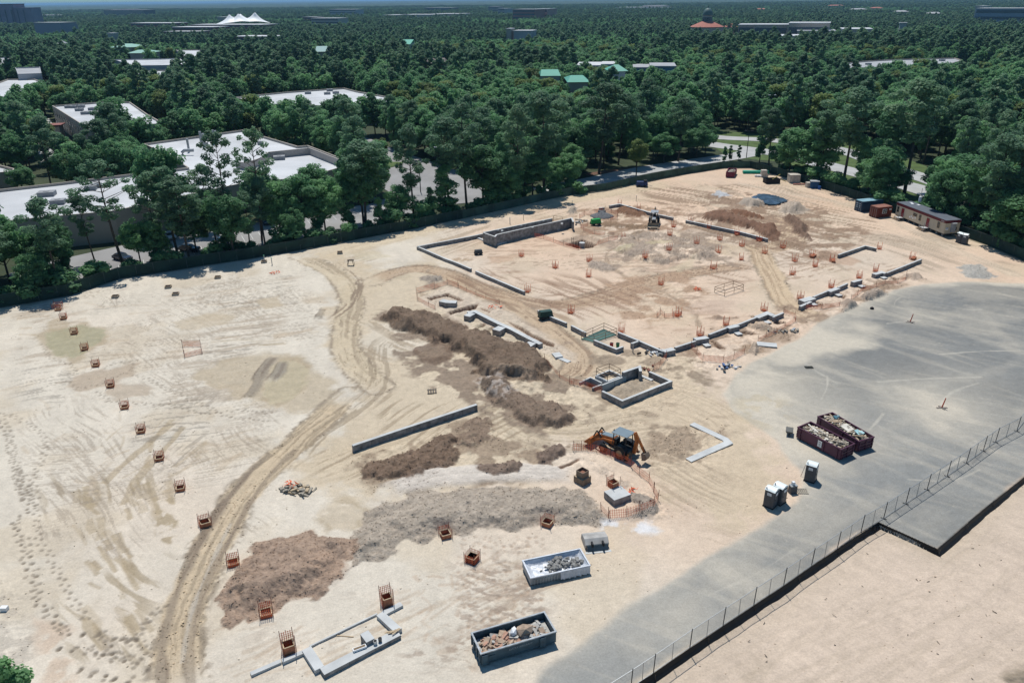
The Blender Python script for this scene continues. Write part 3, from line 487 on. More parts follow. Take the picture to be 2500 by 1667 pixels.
for q in ([(1780, 980), (1850, 960), (1920, 975), (1930, 1020), (1860, 1050), (1800, 1020)],): poly([P(*p) for p in q], (.45, .36, .22), .35, 3, seed=221, patch=.4)
# --- lower bare plot beyond the silt fence
LOW = EDGW+[Vector((260, 60, 0)), Vector((260, -25, 0)), Vector((-10, -25, 0))]
pl = xy(LOW); b = block(-15, 280, -25, 160); X = GX[b]; Y = GYY[b]; S1 = sdf(pl, X, Y)
m1 = sm(S1/.12+.5); GZ[b] = GZ[b]*(1-m1)+((fbm(X*.25, Y*.25, 4, 230)-.5)*.3-.55)*m1
lc = np.array((.545, .44, .345))*(.84+.2*fbm(X*.12, Y*.12, 4, 231)+.16*fbm(X*.9, Y*.9, 4, 232))[..., None]
e = np.exp(-np.clip(S1, 0, 99)/1.6)[..., None]*.55; lc = lc*(1-e)+np.array((.44, .37, .27))*e
tr = fbm((X*.75+Y*.66)*3.0, (Y*.75-X*.66)*.15, 3, 233); lc = lc*(.93+.14*tr)[..., None]
GC[b] = GC[b]*(1-m1[..., None])+lc*m1[..., None]; GR[b] = GR[b]*(1-m1)+.4*m1; GID[b] = np.where(S1 > 0, 0, GID[b])
streaks([(1500, 1568), (2352, 1200), (2352, 1568)], 60, (1950, 1600), (2300, 1400), 9, .35, (.47, .38, .29), .45, 1300, .08)
poly([P(2440, 1640), P(2500, 1600), P(2560, 1640), P(2520, 1700)], (.17, .14, .10), .8, 1, .3, 1, .2, seed=234)
poly([P(1800, 1620), P(1860, 1590), P(1870, 1620), P(1820, 1660)], (.42, .34, .25), .5, 1.5, seed=235)
rgt = np.random.default_rng(3); mbt = MB()
for _ in range(34):
    c = P(rgt.uniform(1700, 2500), rgt.uniform(1260, 1660))
    if sdf(xy(LOW), np.array([c.x]), np.array([c.y]))[0] < 1: continue
    a = rgt.uniform(0, 3.1); L_ = rgt.uniform(.1, .4); mbt.bar((c.x, c.y, -.52), (c.x+math.cos(a)*L_, c.y+math.sin(a)*L_, -.47), rgt.uniform(.02, .05))
tag(mbt.build('twigs', BARK), 'dark twigs strewn over the bare lower plot', None, None, 'stuff')
# --- footprints
def prints(pts, step=.62, w=.18, r=.19, seed=0, col=(.20, .165, .125), n=1):
    rg = np.random.default_rng(seed); ln = xy(Q(*pts[0], pts[1]) if isinstance(pts[0][0], (int, float)) and len(pts[0]) == 3 else pts)
    for _ in range(n):
        side = 1
        for i in range(len(ln)-1):
            d = ln[i+1]-ln[i]; L = np.hypot(*d); d = d/L; k = 0
            while k < L:
                side *= -1; p = ln[i]+d*k+np.array([-d[1], d[0]])*(side*w+rg.normal(0, .08*n)); dent(p[0], p[1], r*rg.uniform(.8, 1.2), -.07, col, .75); k += step*rg.uniform(.85, 1.2)
A1 = (0, 700, K); A4 = (0, 1147, K)
prints((A1, [(0, 930), (90, 950), (220, 1010), (310, 1080), (345, 1180), (310, 1280), (240, 1420), (190, 1568)]), seed=1)
prints((A1, [(0, 970), (60, 1080), (90, 1220), (130, 1380), (180, 1568)]), seed=2, n=2, w=.3)
prints((A4, [(120, 0), (170, 130), (240, 260), (110, 400), (160, 520), (190, 650), (240, 790), (260, 930), (340, 1040), (440, 1140), (520, 1240)]), seed=3, n=2, w=.25)
prints((A4, [(250, 100), (270, 380), (280, 520), (350, 620), (420, 740), (490, 880), (560, 1000), (640, 1110)]), seed=4, n=1, w=.22)
prints((A1, [(320, 420), (360, 520), (520, 570), (560, 620), (500, 690), (560, 750), (720, 720), (800, 680), (960, 620), (980, 560), (840, 560), (740, 610)]), seed=5)
prints((A1, [(980, 650), (1120, 690), (1240, 760), (1400, 820), (1560, 900), (1700, 960), (2000, 990)]), seed=6)
prints((A1, [(720, 770), (800, 840), (1040, 860), (1280, 870), (1480, 930), (1800, 910), (2000, 930)]), seed=7)
prints((A4, [(520, 1240), (700, 1290), (900, 1300), (1060, 1380)]), seed=8, n=4, w=.8, r=.18); prints((A4, [(640, 1420), (860, 1460), (1060, 1520)]), seed=9, n=4, w=.8, r=.18); prints((A4, [(830, 1270), (1000, 1250), (1080, 1100), (1230, 1000)]), seed=10, n=2)
rg = np.random.default_rng(77)
for _ in range(420):
    a, c = rg.uniform(1050, 1250), rg.uniform(1250, 1500)
    if c > 1500-(a-1050)*.9+40 or c < 1650-(a)*.33: pass
    p = P(a*1.063, c*1.03+20); dent(p.x, p.y, .17, -.06, (.36, .27, .2), .45)
def gz(x, y):
    r = min(R_-1, max(0, int(np.searchsorted(GY, y)))); c = min(C_-1, max(0, int(np.searchsorted(GS, x/(y+30))))); return float(GZ[r, c])
# --- ground sheets
gm = bpy.data.materials.new('soil'); gm.use_nodes = True; n = gm.node_tree.nodes; L = gm.node_tree.links; bs = n['Principled BSDF']
at = n.new('ShaderNodeAttribute'); at.attribute_name = 'Col'; ar = n.new('ShaderNodeAttribute'); ar.attribute_name = 'Clod'; aw = n.new('ShaderNodeAttribute'); aw.attribute_name = 'Wet'
ge = n.new('ShaderNodeNewGeometry')
def noise(scale, det=5, rough=.6):
    x = n.new('ShaderNodeTexNoise'); x.inputs['Scale'].default_value = scale; x.inputs['Detail'].default_value = det; x.inputs['Roughness'].default_value = rough; L.new(ge.outputs['Position'], x.inputs['Vector']); return x
def mrange(src, a, b, c, d):
    m = n.new('ShaderNodeMapRange'); L.new(src, m.inputs[0]); [setattr(m.inputs[i+1], 'default_value', v) for i, v in enumerate((a, b, c, d))]; return m
nf = noise(5.5); nm = noise(1.3)
m1_ = mrange(nf.outputs[0], .30, .70, .87, 1.09); m2_ = mrange(nm.outputs[0], .3, .7, .92, 1.07)
mu = n.new('ShaderNodeMath'); mu.operation = 'MULTIPLY'; L.new(m1_.outputs[0], mu.inputs[0]); L.new(m2_.outputs[0], mu.inputs[1])
sc = n.new('ShaderNodeVectorMath'); sc.operation = 'SCALE'; L.new(at.outputs['Color'], sc.inputs[0]); L.new(mu.outputs[0], sc.inputs['Scale']); L.new(sc.outputs[0], bs.inputs['Base Color'])
rw = mrange(aw.outputs['Fac'], 0, 1, .92, .28); L.new(rw.outputs[0], bs.inputs['Roughness']); bs.inputs['Specular IOR Level'].default_value = .22
bh = mrange(ar.outputs['Fac'], 0, 1, .025, .16)
ncl = noise(3.2, 6, .62); bmp = n.new('ShaderNodeBump'); bmp.inputs['Strength'].default_value = 1; L.new(bh.outputs[0], bmp.inputs['Distance']); L.new(ncl.outputs[0], bmp.inputs['Height']); L.new(bmp.outputs[0], bs.inputs['Normal'])
def sheet(name, mask, m):
    used = np.zeros((R_, C_), bool); used[:-1, :-1] |= mask; used[1:, :-1] |= mask; used[:-1, 1:] |= mask; used[1:, 1:] |= mask
    idx = -np.ones((R_, C_), np.int64); nv = int(used.sum()); idx[used] = np.arange(nv)
    co = np.stack([GX[used], GYY[used], GZ[used]], 1).astype(np.float32)
    f = np.stack([idx[:-1, :-1][mask], idx[:-1, 1:][mask], idx[1:, 1:][mask], idx[1:, :-1][mask]], 1).astype(np.int32)
    me = bpy.data.meshes.new(name); me.vertices.add(nv); me.vertices.foreach_set('co', co.ravel()); nf_ = len(f)
    me.loops.add(nf_*4); me.loops.foreach_set('vertex_index', f.ravel()); me.polygons.add(nf_); me.polygons.foreach_set('loop_start', np.arange(0, nf_*4, 4, dtype=np.int32))
    me.polygons.foreach_set('use_smooth', np.ones(nf_, bool)); me.update(calc_edges=True)
    ca = me.attributes.new('Col', 'FLOAT_COLOR', 'POINT'); ca.data.foreach_set('color', np.concatenate([GC[used], np.ones((nv, 1), np.float32)], 1).astype(np.float32).ravel())
    for nn, A in (('Clod', GR), ('Wet', GW)): q = me.attributes.new(nn, 'FLOAT', 'POINT'); q.data.foreach_set('value', A[used].astype(np.float32))
    me.materials.append(m); ob = bpy.data.objects.new(name, me); COL.objects.link(ob); return ob
def clods(name, label, n_, m, p, rmin, rmax, seed):
    rg = np.random.default_rng(seed); k = rg.choice(p.size, n_, p=(p/p.sum()).ravel()); r_, c_ = np.unravel_index(k, p.shape)
    t = (1+5**.5)/2; bv = np.array([(-1, t, 0), (1, t, 0), (-1, -t, 0), (1, -t, 0), (0, -1, t), (0, 1, t), (0, -1, -t), (0, 1, -t), (t, 0, -1), (t, 0, 1), (-t, 0, -1), (-t, 0, 1)])/1.9
    bf = np.array([(0, 11, 5), (0, 5, 1), (0, 1, 7), (0, 7, 10), (0, 10, 11), (1, 5, 9), (5, 11, 4), (11, 10, 2), (10, 7, 6), (7, 1, 8), (3, 9, 4), (3, 4, 2), (3, 2, 6), (3, 6, 8), (3, 8, 9), (4, 9, 5), (2, 4, 11), (6, 2, 10), (8, 6, 7), (9, 8, 1)])
    s = (rmin+(rmax-rmin)*rg.uniform(0, 1, n_)**3)[:, None, None]*np.stack([rg.uniform(.7, 1.5, n_), rg.uniform(.7, 1.2, n_), rg.uniform(.45, .95, n_)], 1)[:, None, :]
    v = bv[None]*s*rg.uniform(.75, 1.25, (n_, 12, 1)); an = rg.uniform(0, 6.3, n_)[:, None]; ca, sa = np.cos(an), np.sin(an); x = v[..., 0]*ca-v[..., 1]*sa; y = v[..., 0]*sa+v[..., 1]*ca
    jx = rg.uniform(-.5, .5, n_)*(GX[r_, np.minimum(c_+1, C_-1)]-GX[r_, c_]); jy = rg.uniform(-.5, .5, n_)*(GYY[np.minimum(r_+1, R_-1), c_]-GYY[r_, c_])
    co = np.stack([x+(GX[r_, c_]+jx)[:, None], y+(GYY[r_, c_]+jy)[:, None], v[..., 2]+(GZ[r_, c_]+s[:, 0, 2]*.25)[:, None]], 2).reshape(-1, 3).astype(np.float32); f = (bf[None]+12*np.arange(n_)[:, None, None]).reshape(-1, 3).astype(np.int32)
    me = bpy.data.meshes.new(name); me.vertices.add(len(co)); me.vertices.foreach_set('co', co.ravel()); me.loops.add(f.size); me.loops.foreach_set('vertex_index', f.ravel()); me.polygons.add(len(f)); me.polygons.foreach_set('loop_start', np.arange(0, f.size, 3, dtype=np.int32)); me.update(calc_edges=True)
    cc = GC[r_, c_]*rg.uniform(.85, 1.25, n_)[:, None]*np.array([1.04, 1, .95]); cc = np.repeat(cc, 12, 0); q = me.attributes.new('Col', 'FLOAT_COLOR', 'POINT'); q.data.foreach_set('color', np.concatenate([cc, np.ones((len(cc), 1))], 1).astype(np.float32).ravel()); me.materials.append(m); ob = bpy.data.objects.new(name, me); COL.objects.link(ob); tag(ob, label, None, None, 'stuff')
area = np.gradient(GYY, axis=0)*np.gradient(GX, axis=1); area[GYY > 290] = 0; area[GYY < 40] = 0; inS = (GR > .2) & (GX > -140) & (GX < 150)
nearw = np.clip(100/np.maximum(GYY, 40), .3, 1.6)
clods('soil_clods', 'loose clods of earth lying over the spoil heaps', 15000, gm, area*(GID >= 21)*nearw, .025, .09, 1)
clods('scattered_clods', 'small clods strewn along the tracks and churned soil', 15000, gm, area*nearw*inS*((GR > .5)*1.0+.06)*(GID == 0)*sm((vn(GX*.22, GYY*.22, 5)-.35)*3), .025, .10, 2)
FID = GID[:-1, :-1]
tag(sheet('ground', FID == 0, gm), 'bare sandy building lot with tracks and smears', None, None, 'structure')
tag(sheet('asphalt_lot', FID == 1, gm), 'dusty grey asphalt lot right of the building pad', None, None, 'structure')
for oid in range(11, 16):
    if (FID == oid).any(): tag(sheet('puddle', FID == oid, gm), 'shallow muddy yellow puddle', None, None, 'structure')
for oid, (nm_, lb, ct) in HEAPS.items():
    if (FID == oid).any(): tag(sheet(nm_, FID == oid, gm), lb, ct, 'spoil and gravel heaps on the lot')
# ================================================================ CONCRETE WORKS
def ctr(pts): return sum((Vector((p[0], p[1], 0)) for p in pts), Vector())/len(pts)
def wall(pts, h, w, label, m=CONC, z0=-.5, name='concrete_wall', cat='concrete wall', extra=None, group='cast concrete foundation walls', cap=True):
    "pts: world points of the top edge; a mesh wall with formwork joints and starter bars"
    c = ctr(pts); c.z = 0; pl = [(p[0]-c.x, p[1]-c.y) for p in pts]
    root = empty(name, c, 0, label, cat, group)
    mb = MB(); wallmesh(mb, pl, w, z0, h-.035)
    if cap:
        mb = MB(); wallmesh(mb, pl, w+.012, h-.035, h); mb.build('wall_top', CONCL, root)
    # formwork joints
    mb = MB(); wallmesh(mb, pl, w, z0, h-.035); mb.cur = 1
    for i in range(len(pl)-1):
        a = Vector((*pl[i], 0)); b_ = Vector((*pl[i+1], 0)); L_ = (b_-a).length; d = (b_-a)/max(L_, .01); nn = Vector((-d.y, d.x, 0)); k = 2.4
        while k < L_-.5:
            for s in (-1, 1):
                p = a+d*k+nn*(s*(w/2+.004)); mb.bar(p+Vector((0, 0, max(z0, -.2))), p+Vector((0, 0, h-.05)), .035, .02, up=tuple(nn))
            k += 2.4
    mb.build('wall_body', [m, MATS['joint']], root)
    if extra: extra(root, c, pl)
    return root
mat('joint', (.12, .12, .12), .9)
def zq(Z, pts, z): return Q(*Z, pts, z)
ZB = (1000, 480, 420/2352); ZD = (1390, 740, 360/2171)
wall(zq(ZB, [(105, 682), (190, 715), (500, 850), (655, 905), (840, 985)], .7), .7, .4, 'low grey foundation wall along the near left edge of the pad')
wall(zq(ZB, [(908, 1015), (1000, 1055), (1310, 1185), (1570, 1295)], .7), .7, .4, 'low grey foundation wall ending above the junction of brown tracks')
wall(zq(ZB, [(112, 678), (480, 608), (840, 540), (1000, 505)], .85), .85, .45, 'low foundation wall running from the pad corner to the tall concrete trough')
def nubs(n):
    def f(root, c, pl):
        a = Vector((*pl[0], 0)); b_ = Vector((*pl[-1], 0))
        for i in range(n): p = a.lerp(b_, (i+.6)/n); MB().box((p.x, p.y, 2.15), (.5, .7, .25)).build('wall_pocket', CONCL, root)
    return f
wall(zq(ZB, [(1010, 487), (1945, 297)], 2.3), 2.3, .35, 'back wall of the tall concrete trough beside the green fence', extra=nubs(3))
wall(zq(ZB, [(1010, 492), (1165, 545), (1190, 518), (1540, 440), (1890, 365), (2215, 292), (2240, 345)], 2.3), 2.3, .35, 'tall stained front wall of the concrete trough, facing the pad', extra=nubs(3))
wall(zq(ZB, [(905, 548), (1010, 590), (1150, 655), (1390, 590), (2170, 405)], .25), .25, .5, 'pale footing ledge at the foot of the tall trough', CONCL, name='concrete_footing', cat='footing')
wall(zq(Z1, [(1262, 215), (1430, 185), (1960, 335), (2308, 412)], .75), .75, .45, 'low foundation wall behind the tan backhoe')
wall(zq(Z1, [(2520, 455), (3400, 640), (3860, 760)], .75), .75, .45, 'long low foundation wall between the pad and the red brown soil windrow')
wall(zq(Z1, [(1095, 252), (1178, 245)], .9), .9, .5, 'short stub of wall by the coned grey gravel')
wall(zq(Z6, [(935, 345), (1300, 222), (1455, 258)], .75), .75, .35, 'angled foundation wall standing alone on pale sand')
wall(zq(Z6, [(2070, 405), (1590, 595)], .8), .8, .35, 'long straight foundation wall nearest the gravel pile')
wall(zq(Z6, [(1420, 612), (1530, 582), (1580, 600)], .8), .8, .9, 'thick corner block joined to the straight foundation wall')
wall(zq(Z6, [(1125, 718), (1245, 685)], .95), .95, .7, 'short free standing wall block between two long footing walls')
wall(zq(Z6, [(1058, 735), (930, 790)], .8), .8, .35, 'short thin wall end pointing at the free standing block')
wall(zq(Z6, [(930, 800), (800, 845)], .85), .85, .95, 'thick pilaster block on the right hand footing wall')
wall(zq(Z6, [(790, 838), (590, 920)], .8), .8, .35, 'thin wall between pilaster block and broad slab')
wall(zq(Z6, [(590, 930), (430, 975)], .8), .8, 1.4, 'broad white topped slab block at the haul track crossing')
wall(zq(Z6, [(560, 985), (410, 1050)], .75), .75, .5, 'short stub wall in front of the broad slab block')
wall(zq(Z5, [(1365, 487), (1215, 550)], .8), .8, .4, 'short angled wall end on the left bank of the haul track')
wall(zq(Z5, [(1225, 530), (1140, 492), (980, 556)], .8), .8, 1.0, 'wide white topped angled wall block left of the haul track')
wall(zq(Z5, [(975, 555), (705, 662)], .8), .8, .35, 'thin footing wall between two pilaster blocks')
wall(zq(Z5, [(715, 668), (565, 705)], .85), .85, 1.0, 'pilaster block in the middle of the front footing wall')
wall(zq(Z5, [(550, 706), (300, 800)], .8), .8, .35, 'dark shaded front footing wall near the second pit')
wall(zq(Z5, [(280, 838), (95, 868)], .85), .85, 1.0, 'pilaster block beside the footprints trail')
wall(zq(ZD, [(1860, 552), (1555, 650)], .8), .8, .35, 'front footing wall nearest the front corner block')
wall(zq(ZD, [(1540, 668), (1380, 705)], .85), .85, 1.0, 'front corner block of the building pad')
wall(zq(ZD, [(1395, 712), (1030, 552), (720, 425)], .8), .8, .35, 'long low wall from the front corner to the green platform')
wall(zq(ZD, [(1030, 552), (912, 592)], .8), .8, .35, 'short spur wall by the two buckets')
wall(zq(ZD, [(240, 430), (130, 375), (32, 325)], .8), .8, .35, 'short wall left of the green platform')
wall(zq(Z3, [(2155, 578), (1950, 495), (1785, 412)], .7), .7, .35, 'low wall behind the dark green machine')
wall(zq(ZD, [(365, 540), (690, 672), (790, 635)], .8), .8, .35, 'low L shaped wall round the red and green buckets')
# piers standing in the pits
def pier(Z, x, y, label):
    c = P(Z[0]+Z[2]*x, Z[1]+Z[2]*y, .3); root = empty('concrete_pier', (c.x, c.y, -.9), 0.35, label, 'concrete pier', 'concrete piers standing in the footing pits')
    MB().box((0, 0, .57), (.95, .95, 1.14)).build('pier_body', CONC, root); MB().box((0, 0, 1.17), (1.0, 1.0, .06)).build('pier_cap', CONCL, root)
    MB().box((-.5, 1.1, .3), (2.6, .4, 1.0)).build('footing_wall', CONC, root)
pier(Z5, 270, 950, 'square pale topped pier below the footprints trail'); pier(Z5, 722, 785, 'square pier in the pit below the middle pilaster block')
pier(Z5, 1140, 622, 'square pier below the angled wall block left of the haul track'); pier(Z6, 600, 1022, 'small pier by the stub wall at the haul track crossing')
pier(Z6, 940, 893, 'square pier beneath the thick pilaster block of the right hand wall'); pier(Z6, 1255, 772, 'small pier in front of the free standing wall block'); pier(Z6, 1557, 657, 'square pier below the corner block of the straight wall')
# vault
wall(zq(ZD, [(485, 1290), (780, 1430), (1495, 1145), (1180, 1005)], .9), .9, .35, 'front and right walls of the open concrete vault', z0=-1.2)
wall(zq(ZD, [(785, 1015), (1035, 930), (1050, 1000)], 1.7), 1.7, .4, 'tallest back wall of the open concrete vault', z0=-1.2)
wall(zq(ZD, [(1050, 1060), (1220, 1130)], .45), .45, .5, 'low back wall of the vault with two pockets', z0=-1.2)
wall(zq(ZD, [(475, 1205), (870, 1055)], 1.0), 1.0, .2, 'pale blue grey insulated wall on the left of the vault', mat('pale_board', (.33, .39, .40), .7, .1), z0=-.8)
wall(zq(ZD, [(390, 1065), (560, 1145), (770, 1075)], .6), .6, .35, 'near edge of the railed concrete sump', CONCL, z0=-.6)
wall(zq(ZD, [(400, 1062), (590, 985), (765, 1060)], .6), .6, .25, 'far edge of the railed concrete sump', z0=-.6)
wall(zq(ZD, [(150, 1165), (310, 1090), (480, 1170)], .5), .5, .2, 'thin wall of the small bay left of the railed sump', MATS['pale_board'], z0=-.6)
wall(zq(ZD, [(340, 1245), (475, 1195)], .5), .5, .2, 'short thin wall facing the orange net', z0=-.4)
# long walls in the left field
wall(Q(600, 700, K, [(785, 1166), (1100, 1060), (1700, 864)], .9), .9, .4, 'long free standing retaining wall above the dark soil patch')
Zw = Z3
r = wall(zq(Zw, [(862, 440), (960, 425), (1010, 450), (1280, 585), (1430, 650), (1660, 770), (1820, 850)], .8), .8, .8, 'long pale grey footing wall with three pilasters in the trench')
for q in ([(850, 462), (930, 480)], [(1225, 640), (1320, 665)], [(1625, 845), (1720, 870)]):
    a, b_ = zq(Zw, q, .75); c = r.location; mb = MB(); wallmesh(mb, [(a.x-c.x, a.y-c.y), (b_.x-c.x, b_.y-c.y)], 1.7, -.5, .75); mb.build('pilaster', CONC, r)
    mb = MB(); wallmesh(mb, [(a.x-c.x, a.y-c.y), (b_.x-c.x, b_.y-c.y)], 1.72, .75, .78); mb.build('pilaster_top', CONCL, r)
wall(zq(Zw, [(515, 282), (600, 300), (720, 303)], .9), .9, 1.3, 'stepped concrete block inside the orange net loop', name='concrete_block', cat='concrete block')
wall(zq(Zw, [(1985, 1000), (2085, 985)], .35), .35, 1.6, 'flat pale concrete pad with anchor holes at the trench end', CONCL, name='concrete_pad', cat='concrete pad')
wall(zq(Zw, [(2060, 1030), (2190, 1085)], .15), .15, .8, 'thin pale slab strip beyond the flat concrete pad', CONCL, name='concrete_pad', cat='concrete pad')
wall(Q(1200, 700, K, [(1475, 1005), (1720, 1120), (1745, 1145), (1450, 1275)], .2), .2, .9, 'flush L shaped footing covered in dirt, right of the orange backhoe', ROCKM := mat('dirty_concrete', (.47, .43, .37), .9, .25, 1.5), name='concrete_footing', cat='footing')
# foundation frame at the bottom
ZF = (600, 1440, 400/2352)
fr = wall(zq(ZF, [(1925, 330), (2190, 575)], .42), .42, .72, 'right beam of the pale foundation frame at the bottom', CONCL, name='foundation_beam', cat='foundation')
wall(zq(ZF, [(2190, 600), (1095, 1165)], .42), .42, .85, 'front beam of the pale foundation frame, with tools lying on it', CONC, name='foundation_beam', cat='foundation')
wall(zq(ZF, [(1060, 1120), (870, 830)], .42), .42, .8, 'left beam of the pale foundation frame at the bottom', CONCL, name='foundation_beam', cat='foundation')
wall(zq(ZF, [(915, 800), (1885, 333)], .22), .22, .14, 'thin rear edge of the pale foundation frame', CONCL, name='foundation_beam', cat='foundation')
wall(zq(ZF, [(820, 880), (520, 1010)], .3), .3, .4, 'tail beam of the foundation frame next to the netted form', CONCL, name='foundation_beam', cat='foundation')
wall(zq(ZF, [(500, 1010), (70, 1195)], .2), .2, .4, 'far tapered tail beam left of the foundation frame', CONCL, name='foundation_beam', cat='foundation')
wall(zq(ZF, [(1980, 325), (2235, 190)], .25), .25, .55, 'stub beam beyond the right corner of the foundation frame', CONCL, name='foundation_beam', cat='foundation')
wall(zq(ZF, [(1700, 600), (1790, 720)], .85), .85, .75, 'upright concrete block standing in the foundation frame', CONC, name='concrete_block', cat='concrete block')
def thing(mb, name, m, loc, label, cat, group=None, rz=0, **k):
    o_ = mb.build(name, m, None, **k); o_.location = loc; o_.rotation_euler = (0, 0, rz); return tag(o_, label, cat, group)
def beamtop(x, y, z=.42): return zq(ZF, [(x, y)], z)[0]
for (x, y, lb, cc) in ((1930, 735, 'dark grey bucket standing on the front foundation beam', (.1, .1, .1)), (1862, 772, 'pale bucket with black mouth beside the dark bucket', (.6, .6, .58))):
    t = empty('bucket', beamtop(x, y), 0, lb, 'bucket', 'buckets left around the concrete works'); m_ = mat('bucket%d' % x, cc)
    MB().tube([(0, 0, 0), (0, 0, .36)], [.14, .17], 12).build('bucket_body', m_, t); MB().tube([(0, 0, .355), (0, 0, .365)], .145, 12).build('bucket_content', DARK, t)
t = empty('mixing_tray', zq(ZF, [(1635, 845)], .42)[0], math.radians(27), 'long mixing tray with pale rim on the foundation beam', 'tray')
MB().box((0, 0, .1), (1.15, .35, .2)).build('tray_body', WHITE, t); MB().box((0, 0, .205), (1.0, .22, .02)).build('tray_content', mat('mud', (.2, .14, .08)), t)
mb = MB(); [mb.box((i*.14-.3, (i % 2)*.12, .03+.03*i), (.9, .12, .05), rz=.2*i) for i in range(5)]; thing(mb, 'lumber_scrap', WOOD, beamtop(2120, 610), 'scraps of timber on the right end of the front foundation beam', 'lumber')
thing(MB().bar((0, 0, .05), (1.9, -.25, .05), .08), 'timber_pole', WOOD, zq(ZF, [(1240, 650)], 0)[0], 'thin timber pole lying in the foundation frame', 'timber')
# ---------------------------------------------------------------- column forms with nets
def netpanel(mb, a, b, z0, z1, dx=.15, dz=.22, w=.055):
    a = Vector(a); b = Vector(b); L_ = (b-a).length; n_ = max(1, int(L_/dx)); d = (b-a).normalized(); nn = d.cross(Vector((0, 0, 1)))
    def quad(p, q, wd, up):
        mb.add([p-up*wd/2, q-up*wd/2, q+up*wd/2, p+up*wd/2], [(0, 1, 2, 3)])
    for i in range(n_+1):
        p = a.lerp(b, i/n_); quad(p+Vector((0, 0, z0)), p+Vector((0, 0, z1)), w, d)
    k = z0
    while k <= z1+.01: quad(a+Vector((0, 0, k)), b+Vector((0, 0, k)), w*.7, Vector((0, 0, 1))); k += dz
def form(x, y, label, s=.92, hb=.45, hn=1.0, rz=.3, sides=(0, 1, 1, 1), col=FORM, name='column_form', stakes=True, group='netted timber column forms', net=True, tilt=0):
    c = P(x, y); g = gz(c.x, c.y); t = empty(name, (c.x, c.y, g), rz, label, 'column form', group); t.rotation_euler = (0, tilt, rz)
    mb = MB(); th = .07
    for a, d in (((0, -s/2), (s, th)), ((0, s/2), (s, th)), ((-s/2, 0), (th, s-th)), ((s/2, 0), (th, s-th))): mb.box((*a, hb/2-.1), (*d, hb+.2))
    mb.build('form_box', col, t)
    mb = MB(); r_ = .05
    for a, b_ in (((-s/2, -s/2), (s/2, -s/2)), ((s/2, -s/2), (s/2, s/2)), ((s/2, s/2), (-s/2, s/2)), ((-s/2, s/2), (-s/2, -s/2))): mb.bar((*a, hb+.02), (*b_, hb+.02), .09, .05)
    mb.build('form_rim', WOOD, t)
    MB().box((0, 0, -.02+.02), (s-.15, s-.15, .03)).build('form_floor', MATS.get('mudin') or mat('mudin', (.24, .11, .07)), t)
    e = s/2+.1
    cs = [(-e, -e), (e, -e), (e, e), (-e, e)]
    if stakes:
        for q in cs: MB().tube([(*q, -.2), (*q, hn+.25)], .028, 5).build('stake', STAKE, t)
    if net:
        mb = MB()
        for i in range(4):
            if sides[i]: netpanel(mb, (*cs[i], 0), (*cs[(i+1) % 4], 0), .0, hn)
        mb.build('net', ORG, t)
    return t
ordn = ['first', 'second', 'third', 'fourth', 'fifth', 'sixth', 'seventh', 'eighth', 'ninth', 'tenth', 'eleventh', 'twelfth', 'thirteenth', 'fourteenth', 'fifteenth', 'sixteenth']
LROW = [(430, 172, 'netted form nearest the green fence in the left row'), (470, 238, 'netted form just above the big yellow puddle'), (548, 345, 'netted form standing in the top of the big yellow puddle'), (625, 462, 'netted form standing at the lower edge of the big yellow puddle'), (707, 585, 'netted form between the puddle and the damp brown oval'), (815, 735, 'netted form between the two damp brown ovals'), (920, 895, 'netted form just below the damp brown ovals'), (1040, 1070, 'netted form on open pale sand below the looping footprints'), (1175, 1272, 'netted form to the right of two curved wheel marks'), (1330, 1492, 'netted form with square opening above the small rubble patch')]
for i, (x, y, lb) in enumerate(LROW): form(x*K, 700+y*K, lb, rz=math.radians(18), s=.8, hb=.34)
form(1510*K, 1147+408*K, 'netted form tilted beside the bend of the haul track', rz=.6, tilt=.08); form(1720*K, 1147+695*K, 'fully netted form between the haul track and the brown mound', rz=.35, sides=(1, 1, 1, 1), hb=.3)
form(1962*K, 1147+1062*K, 'fully netted form at the foot of the brown mound', rz=.35, sides=(1, 1, 1, 1), hb=.3)
form(600+1470*K, 1147+488*K, 'low netted form at the toe of the grey spoil bank', rz=.4, sides=(0, 1, 1, 0)); form(600+1668*K, 1147+668*K, 'dark box form in a leaning ring of net with a white sheet', s=.95, rz=-.5, sides=(1, 1, 1, 1), hn=1.0, hb=.55, col=BLACKP)
form(600+1042*K, 1147+990*K, 'tall netted form beside the stub beam of the foundation frame', s=.8, hb=.95, hn=1.75, rz=.45); form(600+322*K, 1147+1340*K, 'tallest netted form, left of the foundation frame', s=.85, hb=.95, hn=1.85, rz=.45)
form(1200+412*K, 1147+405*K, 'netted form sunk in the right part of the grey spoil bank', rz=-.5, sides=(0, 0, 1, 1)); 
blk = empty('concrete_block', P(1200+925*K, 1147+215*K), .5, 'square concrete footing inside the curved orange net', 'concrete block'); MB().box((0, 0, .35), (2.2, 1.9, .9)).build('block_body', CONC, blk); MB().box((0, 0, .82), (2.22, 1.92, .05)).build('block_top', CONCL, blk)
f_ = form(1200+893*K, 1147+160*K, 'small netted form standing on the square footing', s=.85, rz=.6, sides=(0, 0, 1, 1), hb=.5); f_.location.z = .84
g_ = empty('stacked_form', P(1200+668*K, 700+1435*K), .75, 'two stage timber form, small box on a larger box', 'column form')
for z, s_ in ((0, 1.35), (.75, .98)):
    mb = MB(); [mb.box((a*s_/2, b_*s_/2, z+.4), (s_ if b_ else .06, .06 if b_ else s_-.06, .8)) for a, b_ in ((0, 1), (0, -1), (1, 0), (-1, 0))]; mb.build('form_box', mat('brown_form', (.22, .165, .12), .8, .2), g_)
MB().box((0, 0, 1.2), (.86, .86, .04)).build('form_floor', MATS['mudin'], g_); MB().box((0, 0, .79), (1.3, 1.3, .04)).build('form_deck', WOOD, g_)
